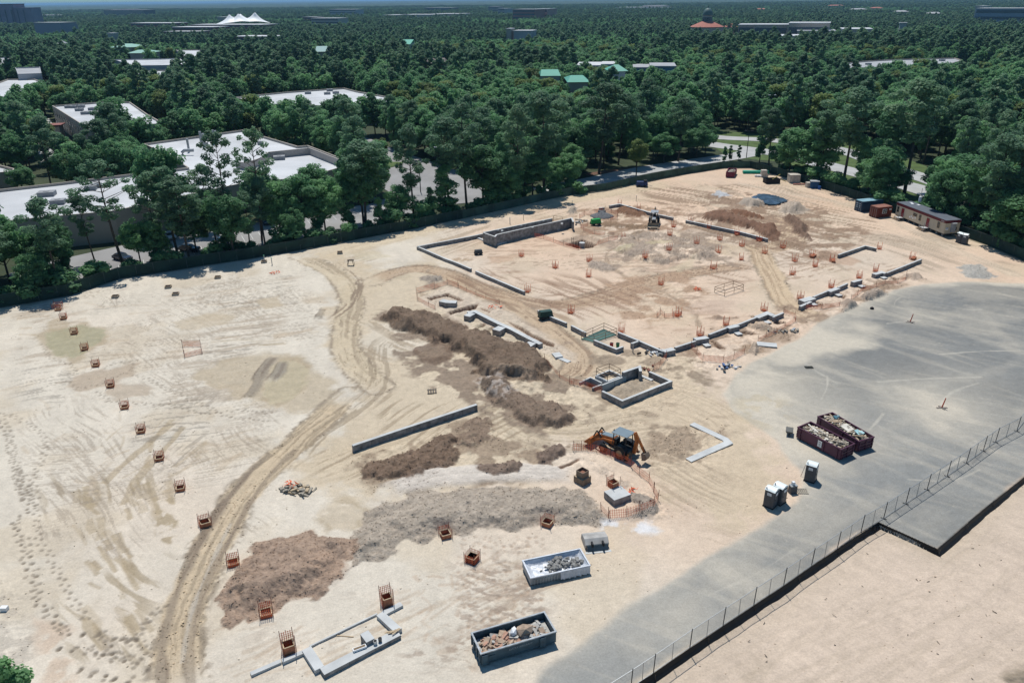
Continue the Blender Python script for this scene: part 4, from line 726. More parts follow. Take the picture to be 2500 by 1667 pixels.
GREYF = mat('grey_form', (.27, .25, .22), .85, .2)
for i, (x, y, lb) in enumerate([(282, 726, 'small grey box form left of the low clods, nearest the left fence'), (411, 702, 'small grey box form with a damp stain behind it'), (429, 719, 'small grey box form just below the one with the stain'), (532, 679, 'small grey box form on clean sand near the far fence'), (830, 619, 'flat grey block on the pale patch near the far fence'), (645, 641, 'low box form by the green capped pipes')]):
    form(x, y, lb, s=1.1, hb=.35, rz=.2, net=False, stakes=False, col=GREYF, group='small open box forms')
def netring(Z, base, h, label, open_=True, name='safety_net', step=3.0, lean=0):
    pts = [P(Z[0]+Z[2]*a, Z[1]+Z[2]*b_) for a, b_ in base]; c = ctr(pts); root = empty(name, (c.x, c.y, 0), 0, label, 'safety net', 'orange safety netting on stakes')
    mb = MB(); rg_ = random.Random(len(base)*7+int(base[0][0])); posts = []
    for i in range(len(pts)-1):
        a, b_ = pts[i]-c, pts[i+1]-c; L_ = (b_-a).length; n_ = max(1, round(L_/step))
        for k in range(n_):
            p = a.lerp(b_, k/n_); q = a.lerp(b_, (k+1)/n_); posts.append(p)
            zp = gz(p.x+c.x, p.y+c.y); sg = rg_.uniform(0, .25)
            netpanel(mb, (p.x, p.y, zp), (q.x, q.y, gz(q.x+c.x, q.y+c.y)), 0.02, h-sg, dx=.18, dz=.3, w=.05)
    posts.append(pts[-1]-c)
    mb.build('net', ORG, root)
    for p in posts: zp = gz(p.x+c.x, p.y+c.y); MB().tube([(p.x, p.y, zp-.2), (p.x+rg_.uniform(-.08, .08), p.y, zp+h+.25)], .03, 5).build('stake', STAKE, root)
    return root
Z13 = (1200, 700, K); ZA = (1340, 1110, 300/2240); ZH = (1420, 1030, 180/2352)
netring(ZH, [(-280, 920), (0, 900), (170, 910), (450, 945), (920, 1115), (1350, 1290), (1580, 1450)], 1.15, 'orange net passing in front of the orange backhoe')
netring(ZA, [(1500, 240), (1650, 370), (1820, 500), (1910, 680)], 1.15, 'orange net sloping down right of the backhoe shadow')
netring(ZA, [(1910, 690), (1985, 850), (1900, 1010), (1650, 1090), (1420, 1130), (1090, 1160)], 1.15, 'curved orange net around the square footing, open at the left')
netring(ZA, [(1090, 1165), (950, 990)], .7, 'collapsed orange net end lying by the grey rubble')
netring(Z3, [(205, 290), (195, 190), (430, 135), (600, 85), (740, 120)], 1.1, 'orange net round the far side of the stepped block'); netring(Z3, [(740, 120), (850, 170), (1100, 260), (1280, 330)], .7, 'sagging orange net along the brown track')
netring(Z3, [(215, 290), (360, 370), (440, 405)], .9, 'short orange net on the near side of the stepped block')
netring(Z3, [(1870, 1150), (2060, 1290), (2250, 1400)], .8, 'orange net at the tip of the brown soil ridge'); netring(ZD, [(0, 1195), (230, 1250), (480, 1330)], 1.1, 'orange net in front of the open vault')
netring(Z1, [(30, 740), (180, 770), (510, 880), (750, 945), (1250, 800), (1400, 765)], 1.1, 'orange net along the near side of the square pit'); netring(Z1, [(770, 430), (850, 380), (1190, 300), (1400, 370), (1390, 430), (1280, 465)], 1.1, 'orange net round the grey gravel cone on the pad')
netring(Z1, [(910, 550), (790, 600), (840, 650), (1020, 690), (1190, 700)], 1.0, 'orange net between the square pit and the green machine')
netring(Z5, [(40, 1000), (210, 1190), (500, 1210), (650, 1165), (810, 1075)], 1.1, 'orange net curving below the first footing pit'); netring(Z5, [(1000, 910), (1230, 800), (1540, 625), (1530, 560), (1370, 500)], .9, 'orange net round the angled wall block pit')
netring(Z6, [(490, 1095), (700, 1090), (950, 1055)], .9, 'orange net below the stub wall at the haul track'); netring(Z6, [(1110, 965), (1270, 835), (1450, 790), (1570, 745), (1740, 745), (1850, 695), (1860, 640)], .9, 'longest orange net at the asphalt edge, below the straight wall')
netring(ZD, [(1240, 1000), (1330, 950), (1430, 810)], 1.1, 'orange net between the vault and the front corner block'); netring(A1, [(1345, 440), (1360, 520), (1490, 490), (1480, 440), (1345, 440)], 1.0, 'square ring of orange net on pale sand left of the damp basin')
netring(A1, [(385, 165), (400, 140), (465, 135), (465, 165)], 1.0, 'faded net ring behind the form nearest the green fence'); netring((1390, 740, 360/2171), [(1290, 210), (1340, 150), (1400, 215), (1530, 215), (1640, 195), (1600, 140)], .9, 'wide orange net ring on the front part of the pad')
def crumple(x, y, s, label):
    c = P(x, y); mb = MB(); rg_ = random.Random(int(x*y))
    for _ in range(26):
        p = Vector((rg_.gauss(0, s*.5), rg_.gauss(0, s*.35), rg_.uniform(.02, .35))); q = p+Vector((rg_.uniform(-.5, .5), rg_.uniform(-.5, .5), rg_.uniform(-.15, .2))); r_ = p+Vector((rg_.uniform(-.4, .4), rg_.uniform(-.4, .4), rg_.uniform(-.1, .3))); mb.add([p, q, r_], [(0, 1, 2)])
    thing(mb, 'netting_bundle', ORG, (c.x, c.y, gz(c.x, c.y)), label, 'netting bundle', 'crumpled bundles of orange netting')
crumple(1340+1480*.134, 1110+710*.134, 1.0, 'crumpled orange netting right of the square footing'); crumple(980+1205*.187, 680+385*.187, 1.3, 'crumpled orange netting beside the trench end'); crumple(600+335*K, 700+1465*K, .8, 'scrap of orange netting by the lumber pile'); crumple(600+205*K, 220+1350*K, 1.0, 'crumpled orange netting beside the green capped pipes'); crumple(1200+1515*K, 220+1470*K, .9, 'scrap of orange netting left of the low rail cage')
# stakes with netting cups on the pad
def cage(x, y, label, s=1.0, box=False):
    c = P(x, y); t = empty('rebar_cage', (c.x, c.y, gz(c.x, c.y)), random.uniform(0, 1.5), label, 'rebar cage', 'orange wrapped rebar cages on the pad')
    e = s*.42; cs = [(-e, -e), (e, -e), (e, e), (-e, e)]
    for q in cs: MB().tube([(*q, -.1), (q[0]*random.uniform(.8, 1.1), q[1]*random.uniform(.8, 1.1), 1.55)], .036, 5).build('stake', ORG, t)
    mb = MB(); [netpanel(mb, (*cs[i], 0), (*cs[(i+1) % 4], 0), 0, .8, dx=.17, w=.05) for i in range(4)]; mb.build('net', ORG, t)
    if box: MB().box((0, -.3, .25), (1.6, .7, .5)).build('form_box', FORM, t)
    else: MB().box((0, 0, .1), (.6, .6, .25)).build('form_box', FORM, t)
Z23 = (1200, 220); Z24 = (1800, 220); Z33 = (1200, 700)
CG = [(Z23, 220, 1225, 'cage nearest the tall trough on the left of the pad'), (Z23, 470, 1312, 'cage alone in the middle left of the pad'), (Z23, 720, 1262, 'netted cage touching the small clod heap'), (Z23, 714, 1375, 'cage just below the small clod heap'), (Z23, 1247, 1435, 'cage below the crossing of wheel marks at pad centre'), (Z23, 1340, 1010, 'cage right of the tan backhoe'), (Z23, 1310, 1092, 'cage behind the clod spread near the backhoe'), (Z23, 1305, 1205, 'cage inside the right part of the clod spread'), (Z23, 1130, 1255, 'cage at the lower tip of the clod spread'), (Z23, 970, 1100, 'cage at the upper left edge of the clod spread'), (Z23, 1508, 1152, 'cage right of the clod spread, upper one'), (Z23, 1680, 1105, 'cage in front of the long far wall, left one'), (Z23, 1668, 1200, 'cage below the left one by the far wall'), (Z23, 1633, 1315, 'wide cage left of the tan haul track'), (Z23, 1842, 1152, 'cage in front of the far wall, right one'), (Z23, 1838, 1250, 'cage at the left edge of the tan haul track'), (Z23, 2010, 1200, 'cage inside the fork of the haul track'), (Z23, 1083, 890, 'cage on the wall behind the tan backhoe'), (Z23, 1465, 980, 'cage at the start of the long far wall'), (Z23, 1600, 1018, 'cage against the long far wall, second'), (Z23, 1805, 1068, 'cage against the long far wall, third'), (Z23, 1970, 1112, 'red wrapped cage at the end of the long far wall'), (Z23, 1195, 922, 'cage directly behind the roof of the tan backhoe'), (Z23, 943, 850, 'cage at the far corner of the pad wall'),
 (Z24, 422, 1260, 'pale cage on clean sand right of the haul track'), (Z24, 548, 1228, 'cage with dark box on the brown stain'), (Z24, 695, 1262, 'cage with dark box left of the angled wall'), (Z24, 572, 1300, 'dense cage below the brown stain'), (Z24, 405, 1360, 'cage nearest the haul track on its right bank'), (Z24, 1285, 1245, 'cage with red box above the straight wall end'), (Z24, 1045, 1172, 'cage at the right end of the angled wall'), (Z24, 1016, 1335, 'cage behind the corner block of the straight wall'), (Z24, 896, 1385, 'cage behind the free standing wall block'), (Z24, 690, 1455, 'cage behind the thick right pilaster block'), (Z24, 335, 1165, 'cage where the haul track meets the pad corner'), (Z24, 462, 1540, 'cage at the left end of the broad slab block'), (Z33, 585, 195, 'cage behind the green platform railing, left'), (Z33, 955, 335, 'cage right of the green platform'), (Z33, 1365, 215, 'cage in the right end of the wide net ring'), (Z33, 1725, 285, 'cage behind the middle pilaster block'), (Z33, 1535, 365, 'cage behind the pilaster by the footprints trail'), (Z33, 2005, 178, 'cage behind the angled wall block'), (Z33, 265, 40, 'cage at the near end of the second west wall')]
for i, (Zz, a, b_, lb) in enumerate(CG): cage(Zz[0]+a*K, Zz[1]+b_*K, 'orange stake '+lb, 1.35 if 'wide' in lb else 1.0, box='box' in lb)
# ---------------------------------------------------------------- rail cages
RAILM = mat('rail_steel', (.20, .13, .08), .6, .2, 2)
def rails(tops, h, z0, label, nmid=2, deck=None, posts=3):
    pts = [Vector(p) for p in tops]; c = ctr(pts); c.z = z0; root = empty('guard_rail', c, 0, label, 'guard rail', 'steel guard rails round the openings')
    n_ = len(pts); q = [Vector((p.x-c.x, p.y-c.y, 0)) for p in pts]
    for i in range(n_):
        a, b_ = q[i], q[(i+1) % n_]; mb = MB()
        for k in range(nmid): z = h*(1-k/nmid); mb.bar(a+Vector((0, 0, z)), b_+Vector((0, 0, z)), .06)
        mb.build('rail', RAILM, root); m_ = max(1, round((b_-a).length/2.4))
        for k in range(m_): p = a.lerp(b_, k/m_); MB().bar(p, p+Vector((0, 0, h)), .07).build('post', RAILM, root)
    if deck: MB().prism([(v.x, v.y) for v in q], -.02, .05).build('deck', deck, root)
    return root
rails(zq(ZD, [(180, 435), (365, 485), (700, 372), (510, 292)], 1.15), 1.1, .05, 'rusty rail box round the green platform', deck=mat('green_deck', (.05, .115, .095), .6, .2, .8))
rails(zq(ZD, [(400, 955), (565, 1040), (755, 970), (590, 885)], 1.7), 1.1, .6, 'rusty rail box round the concrete sump next to the vault')
rails(Q(1640, 560, 360/2352, [(690, 915), (850, 975), (1148, 878), (985, 822)], 1.1), 1.1, 0, 'low rail cage standing alone on the sandy pad')
rails(zq(Z1, [(345, 380), (330, 440), (500, 470), (490, 400)], 1.3), 1.3, 0, 'small timber rail box at the far end of the tall trough')
# ---------------------------------------------------------------- green screened fence
SCR = mat('green_screen', (.014, .042, .033), .75, .35, .35, bump=.05, fine=1.2)
DRAIL = mat('fence_rail', (.10, .12, .115), .6)
SCR2 = mat('pale_green_screen', (.04, .085, .065), .75, .4, .35, bump=.05, fine=1.2)
def screen_fence(pts, h, label, scr=SCR):
    c = ctr(pts); root = empty('screen_fence', (c.x, c.y, 0), 0, label, 'screened fence', 'green screened fence round the lot')
    mb = MB(); posts = []; rg_ = random.Random(3); acc = []
    for i in range(len(pts)-1):
        a, b_ = pts[i], pts[i+1]; n_ = max(1, int((b_-a).length/1.5))
        for k in range(n_): acc.append(a.lerp(b_, k/n_)-c)
    acc.append(pts[-1]-c); vs = []; n_ = len(acc)
    for i, p in enumerate(acc):
        q = acc[min(i+1, n_-1)]-acc[max(0, i-1)]; nn = Vector((-q.y, q.x, 0)).normalized()
        for z in (0.02, h*.33, h*.66, h-.02-rg_.uniform(0, .04)): vs.append(p+nn*rg_.uniform(-.06, .06)+Vector((0, 0, z)))
    mb.add(vs, [(4*i+k, 4*i+4+k, 4*i+5+k, 4*i+1+k) for i in range(n_-1) for k in range(3)]); mb.build('screen', scr, root)
    MB().tube([p+Vector((0, 0, h+.01)) for p in acc[::2]+[acc[-1]]], .025, 5).build('top_rail', DRAIL, root)
    for i in range(0, n_, max(2, n_//95+1)): p = acc[i]; MB().tube([p, p+Vector((0, 0, h+.06))], .035, 6).build('post', DRAIL, root)
    return root
FBw = [P(-330, 790), P(-160, 768)]+[P(*p) for p in FB]
screen_fence(FBw[:12], 2.3, 'long dark green screened fence below the pine row, left and middle'); screen_fence(FBw[11:20], 2.1, 'lighter green screened fence along the pale access road', SCR2); screen_fence(FBw[19:], 2.2, 'dark green screened fence descending behind the site office')
# ---------------------------------------------------------------- chain link fence and silt fence
CH = [P(*p) for p in [(1400, 1770), (1540, 1680), (1595, 1643), (1684, 1581), (1765, 1527), (1840, 1477), (1913, 1429), (1981, 1381), (2044, 1339), (2102, 1298), (2157, 1266), (2211, 1230), (2263, 1196), (2312, 1163), (2359, 1131), (2400, 1101), (2430, 1080), (2482, 1053), (2520, 1005), (2580, 930)]]
c = ctr(CH); cf = empty('chain_link_fence', (c.x, c.y, 0), 0, 'temporary chain link fence panels standing on the asphalt edge', 'chain link fence')
WIRE = mat('wire', (.30, .31, .32), .5, .1, metal=.4); DPOST = mat('dark_post', (.04, .04, .042), .6)
for i, p in enumerate(CH):
    q = p-c; MB().tube([q, q+Vector((.06, 0, 2.1))], .04, 6).build('post', DPOST, cf)
    if i > 9: MB().box((q.x, q.y, .05), (.6, .08, .05), rz=-.7).build('post_foot', DARK, cf)
for i in range(len(CH)-1):
    a, b_ = CH[i]-c, CH[i+1]-c; L_ = (b_-a).length; d = (b_-a)/L_; mb = MB(); H_ = 1.95
    mb.bar(a+Vector((0, 0, H_)), b_+Vector((0, 0, H_)), .045); mb.bar(a+Vector((0, 0, .12)), b_+Vector((0, 0, .12)), .04)
    m_ = a.lerp(b_, .5); mb.bar(m_, m_+Vector((0, 0, H_)), .045); mb.build('panel_frame', STEEL, cf)
    mb = MB(); k = -H_
    while k < L_:
        for s in (1, -1):
            u0, u1 = max(0, k), min(L_, k+H_)
            z0_, z1_ = (u0-k, u1-k) if s > 0 else (H_-(u0-k), H_-(u1-k))
            if u1-u0 > .05:
                p = a+d*u0+Vector((0, 0, z0_)); q = a+d*u1+Vector((0, 0, z1_)); n2_ = Vector((0, 0, .006)); mb.add([p-n2_, q-n2_, q+n2_, p+n2_], [(0, 1, 2, 3)])
        k += .16
    mb.build('mesh_panel', WIRE, cf)
c = ctr(EDGW); mb = MB(); acc = []
for i in range(len(EDGW)-1):
    a, b_ = EDGW[i], EDGW[i+1]; n_ = max(1, int((b_-a).length/1.0)); acc += [a.lerp(b_, k/n_)-c for k in range(n_)]
vs = []; rg_ = random.Random(5)
for p in acc: j = rg_.uniform(-.05, .05); vs += [(p.x, p.y, .07+j*.5), (p.x+.08+j, p.y-.14+j, -.3), (p.x+.16, p.y-.42+j, -.6)]
mb.add(vs, [(3*i+k, 3*i+3+k, 3*i+4+k, 3*i+1+k) for i in range(len(acc)-1) for k in (0, 1)])
root = empty('silt_fence', (c.x, c.y, 0), 0, 'black plastic silt fence hanging down the edge of the asphalt', 'silt fence'); mb.build('black_sheet', BLACKP, root)
for p in acc[::6]: MB().bar(p+Vector((.14, -.2, -.9)), p+Vector((.14, -.2, .1)), .045).build('wooden_stake', BARK, root)
def textobj(name, cu):
    q = bpy.data.objects.new('tmp', cu); COL.objects.link(q); bpy.context.view_layer.update(); me = bpy.data.meshes.new_from_object(q.evaluated_get(bpy.context.evaluated_depsgraph_get())); bpy.data.objects.remove(q); o_ = bpy.data.objects.new(name, me); COL.objects.link(o_); return o_
# ================================================================ SKIPS, SHEDS, MACHINES
def frame_of(a, b): d = b-a; return math.atan2(d.y, d.x)
def place(a, b, W):
    "front bottom edge a->b (left to right as seen): centre of a box of depth W behind it, and its heading"
    d = (b-a); L_ = d.length; d.normalize(); n_ = Vector((-d.y, d.x, 0)); c = (a+b)/2+n_*W/2; c.z = gz(c.x, c.y); return c, math.atan2(d.y, d.x), L_
def skip(a, b, W, H, col, label, group, inner=None, taper=0, ribs=True, rails_=True, z0=.18, rim=None, end_panel=True):
    c, rz, L_ = place(a, b, W); t = empty('skip_container', c, rz, label, 'skip container', group); m_ = col; t_ = .09
    mb = MB()
    for s in (-1, 1):
        mb.box((0, s*(W/2-t_/2), z0+H/2), (L_, t_, H)); mb.box((s*(L_/2-t_/2), 0, z0+H/2), (t_, W-2*t_, H))
    mb.box((0, 0, z0+.05), (L_-2*t_, W-2*t_, .1)); mb.build('skip_body', m_, t)
    mb = MB()
    for s in (-1, 1): mb.box((0, s*(W/2-.03), z0+H+.03), (L_+.1, .14, .1)); mb.box((s*(L_/2-.03), 0, z0+H+.03), (.14, W-.2, .1))
    mb.build('top_rim', rim or m_, t)
    if ribs:
        mb = MB()
        for s in (-1, 1):
            for x in (-L_/2+.5, L_*.12, L_/2-.5): mb.box((x, s*(W/2+.05), z0+H*.45), (.22, .1, H*.9))
            if end_panel:
                for z in (.3, .6): mb.box((s*(L_/2+.04), 0, z0+H*z), (.08, W-.1, .12))
                for y in (-W*.42, 0, W*.42): mb.box((s*(L_/2+.05), y, z0+H*.45), (.1, .12, H*.9))
        mb.build('rib', m_, t)
    if rails_:
        mb = MB(); [mb.box((0, s*W*.22, z0/2), (L_*.96, .18, z0)) for s in (-1, 1)]; mb.build('ground_rail', DARK, t)
        for s in (-1, 1): MB().tube([(-L_/2+.5, s*W*.42-.1, .14), (-L_/2+.5, s*W*.42+.1, .14)], .14, 10).build('roller', DARK, t)
    return t, c, rz, L_
def debris_boards(c, rz, L_, W, z, n_, label, seed, cols):
    rg_ = random.Random(seed); mb = MB(); ms = cols
    for i in range(n_):
        x = rg_.uniform(-L_/2+.6, L_/2-.7); y = rg_.uniform(-W/2+.4, W/2-.4); l = rg_.uniform(.6, 1.9); an = rg_.gauss(.5, .8); zz = z+rg_.uniform(-.15, .35)*(1-abs(y)/W)*1.2
        l = min(l, W-.3) if abs(math.sin(an)) > .5 else l; mb.cur = rg_.choice(range(len(ms)))
        dx = math.cos(an)*l/2; dy = math.sin(an)*l/2; x = max(-L_/2+.2+abs(dx), min(L_/2-.2-abs(dx), x)); y = max(-W/2+.18+abs(dy), min(W/2-.18-abs(dy), y))
        mb.bar((x-dx, y-dy, zz+rg_.uniform(-.15, .15)), (x+dx, y+dy, zz+rg_.uniform(-.15, .15)), rg_.choice((.09, .12, .2)), .045)
    mb.cur = 0; mb.box((0, 0, z-.22), (L_-.3, W-.3, .2)); o_ = mb.build('timber_waste', ms); o_.location = c; o_.rotation_euler = (0, 0, rz); tag(o_, label, None, None, 'stuff')
def rock(mb, c, r, rg_, flat=.7):
    n0 = len(mb.v); t = (1+5**.5)/2; vs = [(-1, t, 0), (1, t, 0), (-1, -t, 0), (1, -t, 0), (0, -1, t), (0, 1, t), (0, -1, -t), (0, 1, -t), (t, 0, -1), (t, 0, 1), (-t, 0, -1), (-t, 0, 1)]
    fs = [(0, 11, 5), (0, 5, 1), (0, 1, 7), (0, 7, 10), (0, 10, 11), (1, 5, 9), (5, 11, 4), (11, 10, 2), (10, 7, 6), (7, 1, 8), (3, 9, 4), (3, 4, 2), (3, 2, 6), (3, 6, 8), (3, 8, 9), (4, 9, 5), (2, 4, 11), (6, 2, 10), (8, 6, 7), (9, 8, 1)]
    R = Matrix.Rotation(rg_.uniform(0, 6), 3, 'Z') @ Matrix.Rotation(rg_.uniform(-.5, .5), 3, 'X'); sx, sy = rg_.uniform(.7, 1.4), rg_.uniform(.6, 1.1)
    mb.add([Vector(c)+R @ Vector((v[0]*r/1.9*sx*rg_.uniform(.8, 1.2), v[1]*r/1.9*sy*rg_.uniform(.8, 1.2), v[2]*r/1.9*flat)) for v in vs], fs)
PLUM = mat('plum_steel', (.085, .025, .05), .45, .2, 1.2); BLUEST = mat('blue_grey_steel', (.04, .085, .115), .5, .3, 2.0); RUSTY = mat('worn_grey_rim', (.35, .38, .40), .6, .3, 3)
WB = [mat('board_a', (.50, .42, .32)), mat('board_b', (.36, .27, .18)), mat('board_c', (.62, .58, .50)), mat('board_d', (.22, .19, .15))]
ZR = (1920, 980, 240/2352)
def zr(x, y, z=0): return P(1920+x*ZR[2], 980+y*ZR[2], z)
t, c, rz, L_ = skip(zr(225, 880), zr(1265, 1430), 2.45, 1.35, PLUM, 'near plum steel skip heaped with boards and orange scraps', 'plum waste skips on the asphalt')
debris_boards(c, rz, L_, 2.3, gz(c.x, c.y)+1.15, 230, 'pale splintered boards filling the near plum skip', 1, WB)
mb = MB(); mb.box((0, 0, 0), (.55, .03, .8)); pl_ = mb.build('notice_plate', WHITE, t); pl_.location = (.3, -2.45/2-.12, .95)
mb = MB(); [mb.box((x, 0, z), (w_, .035, .04)) for x, z, w_ in ((0, .28, .36), (-.02, .18, .3), (0, -.02, .4), (0, -.14, .25), (.02, -.26, .34))]; q_ = mb.build('notice_marks', DARK, pl_)
t, c, rz, L_ = skip(zr(700, 620), zr(1680, 1230), 2.45, 1.35, PLUM, 'far plum steel skip with a pale sheet and pale blue scraps', 'plum waste skips on the asphalt')
debris_boards(c, rz, L_, 2.3, gz(c.x, c.y)+1.25, 170, 'boards and sheets filling the far plum skip', 2, WB)
R3 = Matrix.Rotation(rz, 3, 'Z')
def onskip(dx, dy, dz): v = R3 @ Vector((dx, dy, dz)); return (c.x+v.x, c.y+v.y, c.z+v.z)
thing(MB().box((0, 0, 0), (1.3, 1.0, .04), ry=.12, rx=.1), 'plywood_sheet', WB[2], onskip(.5, -.2, 1.72), 'pale sheet lying on the boards in the far plum skip', 'sheet', rz=rz)
thing(MB().box((0, 0, 0), (.8, .6, .05), ry=.3).box((.3, .3, .05), (.6, .3, .05), rx=.4), 'foam_board', mat('pale_blue_foam', (.35, .55, .57), .6), onskip(1.9, .1, 1.76), 'pale blue foam board in the far plum skip', 'foam board', rz=rz)
thing(MB().box((0, 0, 0), (.5, .4, .25), ry=.3).box((.1, .3, .1), (.3, .3, .3), rx=.5), 'plastic_scrap', mat('teal_plastic', (.08, .2, .25), .5), onskip(-2.0, .4, 1.7), 'dark teal plastic scrap at the left of the far plum skip', 'plastic scrap', rz=rz)
t, c, rz, L_ = skip(P(1776, 432), P(1788.5, 433), 2.4, 1.3, mat('crimson_steel', (.16, .02, .045), .5, .15), 'small crimson skip alone at the far end of the lot', 'plum waste skips on the asphalt') if False else (None,)*4
a, b_ = P(1740+195*.1616, 390+272*.1616), P(1740+320*.1616, 390+280*.1616)
t, c, rz, L_ = skip(a, b_+(b_-a)*.0, 6.4, 1.5, mat('crimson_steel', (.16, .02, .045), .5, .15), 'crimson skip alone at the far end of the lot', 'plum waste skips on the asphalt')
debris_boards(c, rz+math.pi/2, 6.0, L_-.3, gz(c.x, c.y)+1.3, 60, 'pale boards in the far crimson skip', 4, [WB[2], WB[3]])
# blue skip with rubble
def zb(x, y, z=0): return P(1140+x*240/2352, 1480+y*240/2352, z)
t, c, rz, L_ = skip(zb(345, 1435), zb(2130, 890), 2.5, 1.1, BLUEST, 'open blue grey steel skip holding broken concrete', None, rim=RUSTY, ribs=False)
W = 2.5
mb = MB(); [mb.box((x, -W/2-.07, .18+.5), (.5, .16, 1.0)) for x in (-L_/2+.3, L_/2-1.25)]; mb.box((-L_/2+.95, -W/2-.03, .82), (.5, .05, .14)); mb.build('side_bracket', BLUEST, t)
for s in (-.42, -.15, .15, .42): MB().box((-L_/2-.05, s*W, .75), (.1, .12, 1.0)).build('end_rib', BLUEST, t)
tx = bpy.data.curves.new('lettering', 'FONT'); tx.body = 'LUCKY AIRCRAFT'; tx.size = .26; tx.extrude = .004; tx.align_x = 'CENTER'
tx.materials.append(mat('faded_lettering', (.30, .35, .38), .7)); to = textobj('lettering', tx); to.parent = t; to.rotation_euler = (math.pi/2, 0, 0); to.location = (.15, -W/2-.012, .82)
rg_ = random.Random(11); RK = [mat('rubble_grey', (.42, .41, .38), .9, .2, 3, bump=.02), mat('rubble_tan', (.40, .30, .22), .9, .25, 3, bump=.02), mat('rubble_red', (.42, .25, .18), .9, .2, 3, bump=.02)]
mb = MB(); mb.box((0, 0, -.2), (L_-.3, W-.3, .3))
for i in range(150):
    x = rg_.uniform(-L_/2+.5, L_/2-.5); y = rg_.uniform(-W/2+.4, W/2-.5); mb.cur = rg_.choice((0, 1, 2, 1)) if x < .6 else rg_.choice((0, 0, 0, 1)); (rock(mb, (x, y, rg_.uniform(-.05, .25)), rg_.uniform(.12, .3), rg_, .5) if i % 3 == 0 else mb.box((x, y, rg_.uniform(-.02, .28)), (rg_.uniform(.25, .8), rg_.uniform(.2, .55), rg_.uniform(.08, .2)), rz=rg_.uniform(0, 3), rx=rg_.uniform(-.5, .5), ry=rg_.uniform(-.5, .5)))
o_ = mb.build('concrete_rubble', RK); o_.location = (c.x, c.y, c.z+.65); o_.rotation_euler = (0, 0, rz); tag(o_, 'grey and tan concrete rubble in the blue grey skip', None, None, 'stuff')
R3 = Matrix.Rotation(rz, 3, 'Z')
mb = MB(); rock(mb, (0, 0, 0), .75, rg_, .7); thing(mb, 'boulder', RK[1], onskip(.95, .1, 1.15), 'big clay covered brown lump in the middle of the blue skip', 'boulder')
mb = MB(); rock(mb, (0, 0, 0), .42, rg_, .9); thing(mb, 'concrete_chunk', WHITE, onskip(.1, .25, 1.15), 'white chunk beside the big brown lump in the blue skip', 'concrete chunk')
# washout skip lined in plastic
def zw(x, y, z=0): return P(1250+x*250/2352, 1320+y*250/2352, z)
LIN = mat('plastic_liner', (.55, .58, .62), .35, .15, 2.5, bump=.06, fine=3.5, spec=.5)
t, c, rz, L_ = skip(zw(430, 1035), zw(1790, 740), 2.6, .75, mat('grey_skip', (.36, .38, .38), .6, .2), 'washout skip lined with clear plastic sheeting and concrete lumps', None, ribs=False, rim=LIN, z0=.12)
W = 2.6; mb = MB()
for i in range(9): mb.box((-L_/2+.35+i*.28, -W/2-.05, .4), (.09, .1, .6))
mb.build('rib', mat('grey_skip', (.36, .38, .38)), t)
vs = []; fs = []; nu, nv = 60, 30; rg_ = random.Random(4)
for i in range(nu+1):
    for j in range(nv+1):
        u = i/nu; v = j/nv; x = (u-.5)*(L_-.25); y = (v-.5)*(W-.25); e = min(u, 1-u)*L_; e2 = min(v, 1-v)*W; k = min(1, min(e/.5, e2/.35)); vs.append((x, y, .88-.5*k**.6+math.sin(x*5+y*7)*.03*k+rg_.uniform(-.035, .035)*(k > .1)))
fs = [(i*(nv+1)+j, (i+1)*(nv+1)+j, (i+1)*(nv+1)+j+1, i*(nv+1)+j+1) for i in range(nu) for j in range(nv)]
MB().add(vs, fs).build('liner', LIN, t, smooth=True)
vs = []
for i in range(41):
    x = -L_/2+2.9+(L_/2+L_/2-2.95)*i/40; f = math.sin(i*1.7)*.05
    vs += [(x, -W/2-.09, .93), (x, -W/2-.16+f, .5), (x+f, -W/2-.22-f, .16+.06*math.sin(i*.9))]
MB().add(vs, [(3*i+k, 3*i+3+k, 3*i+4+k, 3*i+1+k) for i in range(40) for k in (0, 1)]).build('liner_skirt', LIN, t, smooth=True)
mb = MB(); rg_ = random.Random(9)
for i in range(95):
    x = rg_.gauss(.5, 1.15); y = rg_.gauss(.05, .5)
    if -1.6 < x < L_/2-.4 and abs(y) < W/2-.3: rock(mb, (x, y, rg_.uniform(.0, .28)), rg_.uniform(.1, .32), rg_, .6)
o_ = mb.build('concrete_rubble', mat('washout_lumps', (.24, .235, .22), .9, .3, 3, bump=.02)); o_.location = (c.x, c.y, c.z+.42); o_.rotation_euler = (0, 0, rz); tag(o_, 'grey washed out concrete lumps in the plastic lined skip', None, None, 'stuff')
# upturned loader bucket
t = empty('loader_bucket', P(1457, 1338), math.radians(8), 'spare steel loader bucket lying open side down near the plastic lined skip', 'loader bucket')
mb = MB(); mb.profile([(-.0, 0), (1.9, 0), (1.6, .75), (.4, 1.0), (-.15, .6)], -1.2, 1.2); mb.m = Matrix.Identity(4); o_ = mb.build('bucket_shell', mat('dusty_steel', (.36, .35, .33), .7, .25), t, bevel=.04); o_.rotation_euler = (0, 0, math.pi/2)
for x in (-.55, .55): MB().box((x, -.25, .75), (.18, .5, .35)).build('hitch_lug', DARK, t)
MB().box((0, -.35, .32), (2.1, .12, .6), rx=-.5).build('back_plate', mat('dark_plate', (.07, .1, .12), .5), t); MB().box((0, -.62, .05), (2.6, .3, .05)).build('cutting_edge', STEEL, t)
